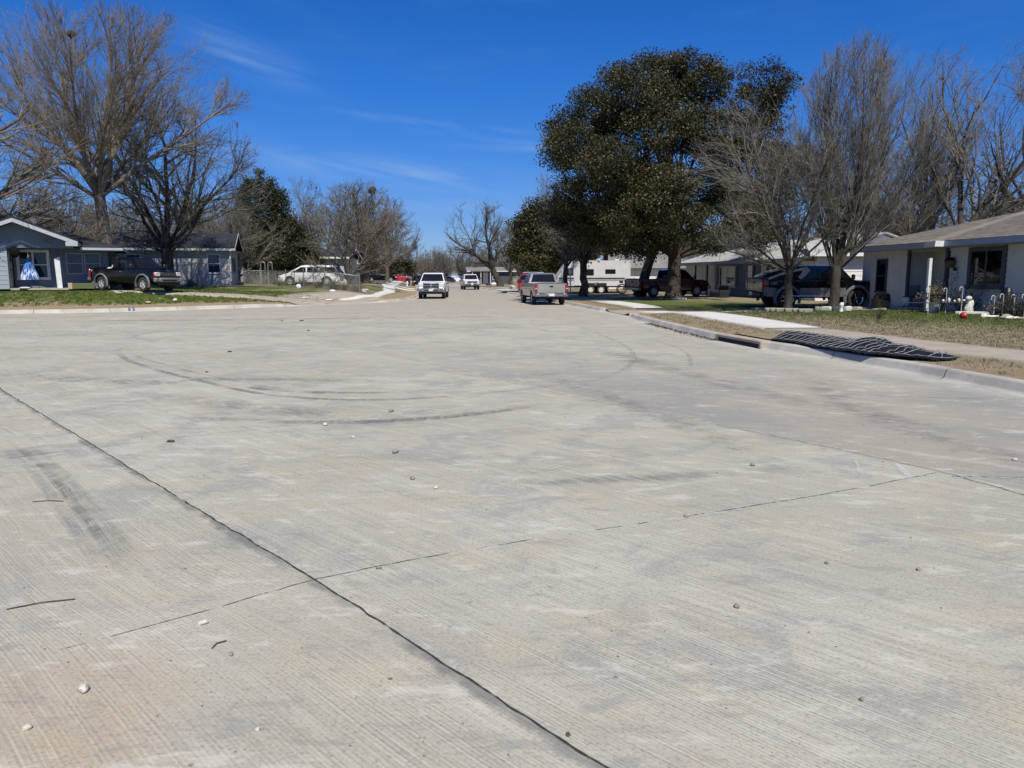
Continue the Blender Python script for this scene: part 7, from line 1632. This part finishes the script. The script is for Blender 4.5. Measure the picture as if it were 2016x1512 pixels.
    p = onground(1896, 628); r = .115; t = thing('ball', 'red ball lying on the lawn in front of the curved hooks', 'ball', (p.x, p.y, p.z)); MB().sphere((0, 0, r), r, 20, 12).build('shell', 'red_rubber', t, smooth=180)
    l = letters('K', .09, 'cream_white', t, (.0, -r - .001, r * 1.3), (math.pi / 2 - .3, 0, 0)); 
    # items in the shade by the white-roofed house
    p = gp(1414, 45.5); t = thing('garden_sofa', 'dark outdoor sofa in the shade in front of the white-roofed house', 'sofa', p, rz); MB().box((0, 0, .3), (1.5, .6, .3), ch=.03).build('seat', 'black_plastic', t); MB().box((0, .3, .6), (1.5, .12, .5), ch=.03).build('backrest', 'black_plastic', t); [MB().box((s_ * .72, 0, .45), (.1, .6, .25), ch=.02).build('arm', 'black_plastic', t) for s_ in (-1, 1)]
    p = gp(1335, 46.2); tag(MB().box((0, 0, .05), (.9, .18, .12), ch=.02).build('pale_log', 'cream_white', None, p, .15, smooth=40), 'pale log lying on the grass right of the huge oak trunk', 'log')
    for k, (px, py, r) in enumerate(((1322, 586, .16),)): pass
    p = at(1223, 61); t = thing('spare_wheel', 'spoked spare wheel with a red guard behind the trailer', 'wheel', p, .2); n = 20
    MB().tube([(.36 * math.cos(2 * math.pi * k / n), 0, .4 + .36 * math.sin(2 * math.pi * k / n)) for k in range(n + 1)], .05, 7, False).build('tyre', 'rubber', t, smooth=60); MB().tube([(.0, 0, .4), (.3, 0, .55)], .02, 5).tube([(.0, 0, .4), (-.3, 0, .5)], .02, 5).tube([(.0, 0, .4), (.05, 0, .08)], .02, 5).build('spoke', 'galvanised', t); MB().tube([(.46 * math.cos(a), 0, .4 + .46 * math.sin(a)) for a in np.linspace(2.3, 3.9, 7)], .03, 5).build('guard', 'red_paint', t)
    # clutter left yard far right of street
    for k, (px, d, r, mt, lb_) in enumerate(((938, 118, .25, 'white_plaster', 'white round stone in the far yard beside the street bend'), (1008, 92, .3, 'white_plaster', 'heap of pale stones on the grass left of the red vehicle'), (972, 124, .35, 'white_trim', 'white object below the leaning far tree'), (962, 122, .3, 'black_metal', 'dark drum in the far yard by the grey-roofed house'))):
        tag(MB().sphere((0, 0, r * .5), r, 9, 6, .2, rg, (1.4, 1, .8)).build('yard_object', mt, None, gp(px, d), smooth=50), lb_, 'yard object')

def downed_fence():
    """wire-backed black silt fence lying flat on the verge"""
    near_ = [(1518, 671.5), (1560, 677), (1600, 686), (1650, 695), (1680, 697), (1702, 701), (1735, 704), (1780, 709), (1840, 713), (1872, 711), (1886, 709)]
    far_ = [(1546, 655), (1580, 658), (1620, 663), (1665, 670), (1690, 673), (1712, 671), (1745, 678), (1790, 687), (1830, 697), (1862, 703), (1884, 707)]
    A = [onground(*q) for q in near_]; B = [onground(*q) for q in far_]
    def res(pl, n):
        P = np.array([(p.x, p.y) for p in pl]); L = np.concatenate([[0], np.cumsum(np.linalg.norm(np.diff(P, axis=0), axis=1))]); s = np.linspace(0, L[-1], n); return np.stack([np.interp(s, L, P[:, 0]), np.interp(s, L, P[:, 1])], 1)
    n, m_ = 110, 22; a, b_ = res(A, n), res(B, n); rg = np.random.RandomState(17)
    G_ = np.zeros((n, m_, 3)); bump = np.zeros((n, m_))
    for k in range(60):
        ci, cj, si, sj, h = rg.uniform(0, n), rg.uniform(0, m_), rg.uniform(2, 9), rg.uniform(1.5, 6), rg.uniform(-.03, .06)
        I, J_ = np.meshgrid(np.arange(n), np.arange(m_), indexing='ij'); bump += h * (.6 if ci > n * .42 else .12) * np.exp(-((I - ci) / si) ** 2 - ((J_ - cj) / sj) ** 2)
    bump += rg.normal(0, .006, bump.shape)
    for i in range(n):
        for j in range(m_):
            w = j / (m_ - 1); p = a[i] * (1 - w) + b_[i] * w; arch = .04 * math.sin(w * math.pi) + (.02 * math.exp(-((i / n - .50) / .09) ** 2) * w)
            edge = min(1, i / 4, (n - 1 - i) / 12 + .15)
            G_[i, j] = (p[0], p[1], max(.165, hgt(p[0], p[1])) + .045 + arch * edge + max(-.02, bump[i, j]) * edge)
    t = thing('fallen_silt_fence', 'black silt fence with pale wires lying crumpled on the verge by the right kerb', 'silt fence', (0, 0, 0))
    idx = np.arange(n * m_).reshape(n, m_); Fc = np.stack([idx[:-1, :-1], idx[1:, :-1], idx[1:, 1:], idx[:-1, 1:]], -1).reshape(-1, 4)
    hole = rg.uniform(0, 1, len(Fc)) < 0
    V = G_.reshape(-1, 3); V2 = V.copy(); V2[:, 2] -= .012; k = len(V)
    per = list(idx[:, 0]) + list(idx[-1, 1:]) + list(idx[-2::-1, -1]) + list(idx[0, -2:0:-1]); rim = np.array([(per[q], per[(q + 1) % len(per)], k + per[(q + 1) % len(per)], k + per[q]) for q in range(len(per))])
    o = link('fabric', np_mesh('fabric', np.concatenate([V, V2]), np.concatenate([Fc, Fc[:, ::-1] + k, rim])), 'tarp_black', t)
    m = MB()
    for i in range(2, n - 6, 4):
        if i > n * .5 and rg.rand() < .12: continue
        sk = 6; pts = []
        for j in range(0, m_, 2):
            ii = min(n - 1, max(0, i + int((j - m_ / 2) * .40))); q = G_[ii, j]; pts.append((q[0] + rg.normal(0, .004 + .014 * (i > n * .5)), q[1], q[2] + .022 + rg.uniform(0, .015 + .02 * (i > n * .5))))
        m.tube(pts, .0058, 4)
    for j in (1, 11, 21):
        m.tube([(G_[i, j][0], G_[i, j][1], G_[i, j][2] + .018) for i in range(0, n, 2)], .0042 if j != 21 else .006, 4)
    m.build('wire', 'wire_pale', t)
def road_debris():
    rg = random.Random(21)
    big = [((165, 1361), .024, 'pebble_white', 'largest white stone on the concrete at the lower left'), ((53, 1436), .014, 'pebble_white', 'white stone near the bottom left corner of the road'), ((402, 1228), .015, 'pebble_white', 'white stone in the left slab above the largest white stone'), ((394, 1229), .013, 'pebble_white', 'tiny white stone touching the one in the left slab'), ((455, 1290), .011, 'pebble_grey', 'dark pebble in the left slab below the pair of white stones'), ((507, 1438), .010, 'pebble_white', 'white pebble near the bottom, left of the long joint'),
           ((746, 1120), .013, 'pebble_grey', 'grey pebble right of the joint crossing'), ((1450, 1196), .015, 'pebble_grey', 'grey stone in the middle of the right-hand slab'), ((859, 962), .018, 'pebble_white', 'pale stone in the middle of the road'), ((778, 892), .028, 'pebble_grey', 'flat dark lump on the road above the middle'), ((812, 944), .022, 'pebble_grey', 'dark pebble left of the pale stone in the middle of the road'), ((770, 811), .03, 'pebble_grey', 'dark clod on the tyre arc ahead'),
           ((1628, 1110), .013, 'pebble_grey', 'grey stone among grit on the right side of the road'), ((1808, 1123), .014, 'pebble_grey', 'dark pebble far right on the road'), ((1482, 917), .02, 'pebble_grey', 'dark stone right of the middle distance'), ((640, 838), .03, 'pebble_white', 'pale fragment beside the tyre arc'), ((695, 862), .018, 'pebble_white', 'pale fragment below the tyre arc'), ((555, 632), .04, 'leaf_litter', 'dark clod on the far pavement before the left kerb'), ((594, 632), .07, 'leaf_litter', 'low dark clod on the far pavement in line with the van'), ((607, 651), .05, 'leaf_litter', 'dark flat fragment on the pavement left of the street mouth'), ((407, 733), .03, 'leaf_litter', 'dark chip in the left middle distance'), ((452, 693), .05, 'leaf_litter', 'dark chip on the far left pavement'), ((336, 870), .035, 'leaf_litter', 'dark crumb on the long joint at left'), ((1118, 1447), .011, 'leaf_litter', 'tuft of dark debris caught in the long joint near the bottom'), ((1351, 1018), .016, 'pebble_grey', 'small dark pebble on the cross joint'), ((1997, 907), .02, 'pebble_white', 'white pebble at the right edge of the road'), ((1696, 1379), .010, 'pebble_grey', 'dark pebble near the bottom right')]
    for (px, py), r, mt, lb_ in big:
        p = onground(px, py); fl = .35 if mt == 'leaf_litter' else .75
        tag(MB().sphere((0, 0, r * fl * .7), r, 9, 6, .20, rg, (1.25, .9, fl)).build('clod' if mt == 'leaf_litter' else 'stone', mt, None, p, rg.uniform(0, 3), smooth=45), lb_, 'clod' if mt == 'leaf_litter' else 'stone')
    m = MB()                                 # scattered grit too fine to count
    g2 = np.random.RandomState(5)
    for k in range(300):
        y = 2.2 + 24 * g2.rand() ** 1.8; x = g2.uniform(-.7, .62) * y
        if x > 5.2: continue
        r = g2.uniform(.0015, .0045) * (1 + y * .09); m.sphere((x, y, r * .5), r, 5, 3, .3, rg, (1.2, .9, .7))
    tag(m.build('road_grit', 'pebble_grey', None, smooth=60), 'fine grit scattered over the concrete road', 'grit', kind='stuff')
    # leaf litter band in the right gutter
    m = MB(); sel = RKD[(RKD[:, 1] > 19.8) & (RKD[:, 1] < 27)]
    for k in range(900):
        c = sel[g2.randint(len(sel))]; o_ = abs(g2.normal(0, .13)) + .05; x, y = c[0] - o_ - .03, c[1] + g2.uniform(-.2, .2); r = g2.uniform(.012, .035); a = g2.uniform(0, 6.3)
        m.add([(x + r * math.cos(a), y + r * math.sin(a), .008 + g2.uniform(0, .03)), (x + r * math.cos(a + 2.2), y + r * math.sin(a + 2.2), .01 + g2.uniform(0, .04)), (x + r * math.cos(a + 4), y + r * math.sin(a + 4), .008 + g2.uniform(0, .02))], [(0, 1, 2)])
    tag(m.build('leaf_litter', 'leaf_litter', None, fix=False), 'band of dead leaves and grit in the right gutter before the storm drain', 'leaf litter', kind='stuff')
    for (px, py), L, rz_, lb_ in (((82, 1190), .30, .45, 'thin dark twig lying on the left slab'), ((430, 1270), .08, 1.2, 'short dark twig in the left slab near the white stones'), ((95, 988), .22, .1, 'thin twig lying across the dark tyre track at left')):
        p = onground(px, py); tag(MB().tube([(-L / 2, 0, .004), (0, .01, .008), (L / 2, -.01, .005)], .003, 5).build('twig', 'leaf_litter', None, p, rz_), lb_, 'twig')
def grass():
    """blades on the verge and the nearer lawn: nobody could count them"""
    rg = np.random.RandomState(33)
    def patch(name, label, x0, x1, y0, y1, n, hh, test, lw=.004, mt='grass_blade'):
        X = rg.uniform(x0, x1, n); Y = rg.uniform(y0, y1, n)
        cl = rg.randint(0, n // 9, n); X = X[cl] + rg.normal(0, .05, n); Y = Y[cl] + rg.normal(0, .05, n)
        ok = test(X, Y); X, Y = X[ok], Y[ok]; Z = hgt(X, Y); k = len(X)
        a = rg.uniform(0, 6.28, k); w = lw * rg.uniform(.7, 1.8, k) * (1 + Y * .05); h = hh * rg.uniform(.3, 1.3, k); lx, ly = rg.normal(0, .5, k) * h, rg.normal(0, .5, k) * h
        v0 = np.stack([X - w * np.cos(a), Y - w * np.sin(a), Z - .01], 1); v1 = np.stack([X + w * np.cos(a), Y + w * np.sin(a), Z - .01], 1); v2 = np.stack([X + lx, Y + ly, Z + h], 1)
        V = np.stack([v0, v1, v2], 1).reshape(-1, 3); me = np_mesh(name, V, np.arange(3 * k).reshape(k, 3), False, rg.uniform(0, 1, k)); tag(link(name, me, mt), label, 'grass', kind='stuff')
    def foot(Y): return np.interp(Y, [-6, 4, 9, 13.1, 16.5, 21.6, 26, 31.5, 36], [12, 10.6, 9.6, 8.75, 7.9, 7.1, 6.8, 6.55, 5.75])
    def kb(Y): return np.interp(Y, RKD[:, 1], RKD[:, 0])
    patch('verge_grass', 'sparse grass tufts on the dry verge beside the right kerb', 5, 11, 8, 31, 20000, .05, lambda X, Y: (X > kb(Y) + .3) & (X < foot(Y) - .02) & ~((Y > 17.4) & (Y < 20) & (X < kb(Y) + 1.5)), mt='grass_dead')
    gq = lambda X, Y: X + .62 * Y + rg.normal(0, 1.6, X.shape) + 1.5 * np.sin(X * 1.3) * np.sin(Y * .9)
    patch('lawn_grass', 'short green grass on the right lawn towards the houses', 8, 19, 12, 36, 90000, .045, lambda X, Y: (X > foot(Y) + 1.5) & (X < 17.4) & (Y < 33.0) & (gq(X, Y) > 26.5))
    patch('lawn_grass', 'short dead tan grass on the right lawn beside the footway', 8, 19, 12, 36, 90000, .04, lambda X, Y: (X > foot(Y) + 1.5) & (X < 17.4) & (Y < 33.0) & (gq(X, Y) < 27.5), mt='grass_dead')
    patch('lawn_grass', 'short green grass on the raised left lawn', -30, -8, 34, 48, 70000, .05, lambda X, Y: (near(LKC, X, Y)[0] > 1.3) & (near(LKC, X, Y)[2] > 0) & (near(LKC, X, Y)[0] < 5), .006)
left_props(); street_lantern(); right_props(); downed_fence(); road_debris(); grass()
# letter meshes and the like live at their thing's place; nothing else to do
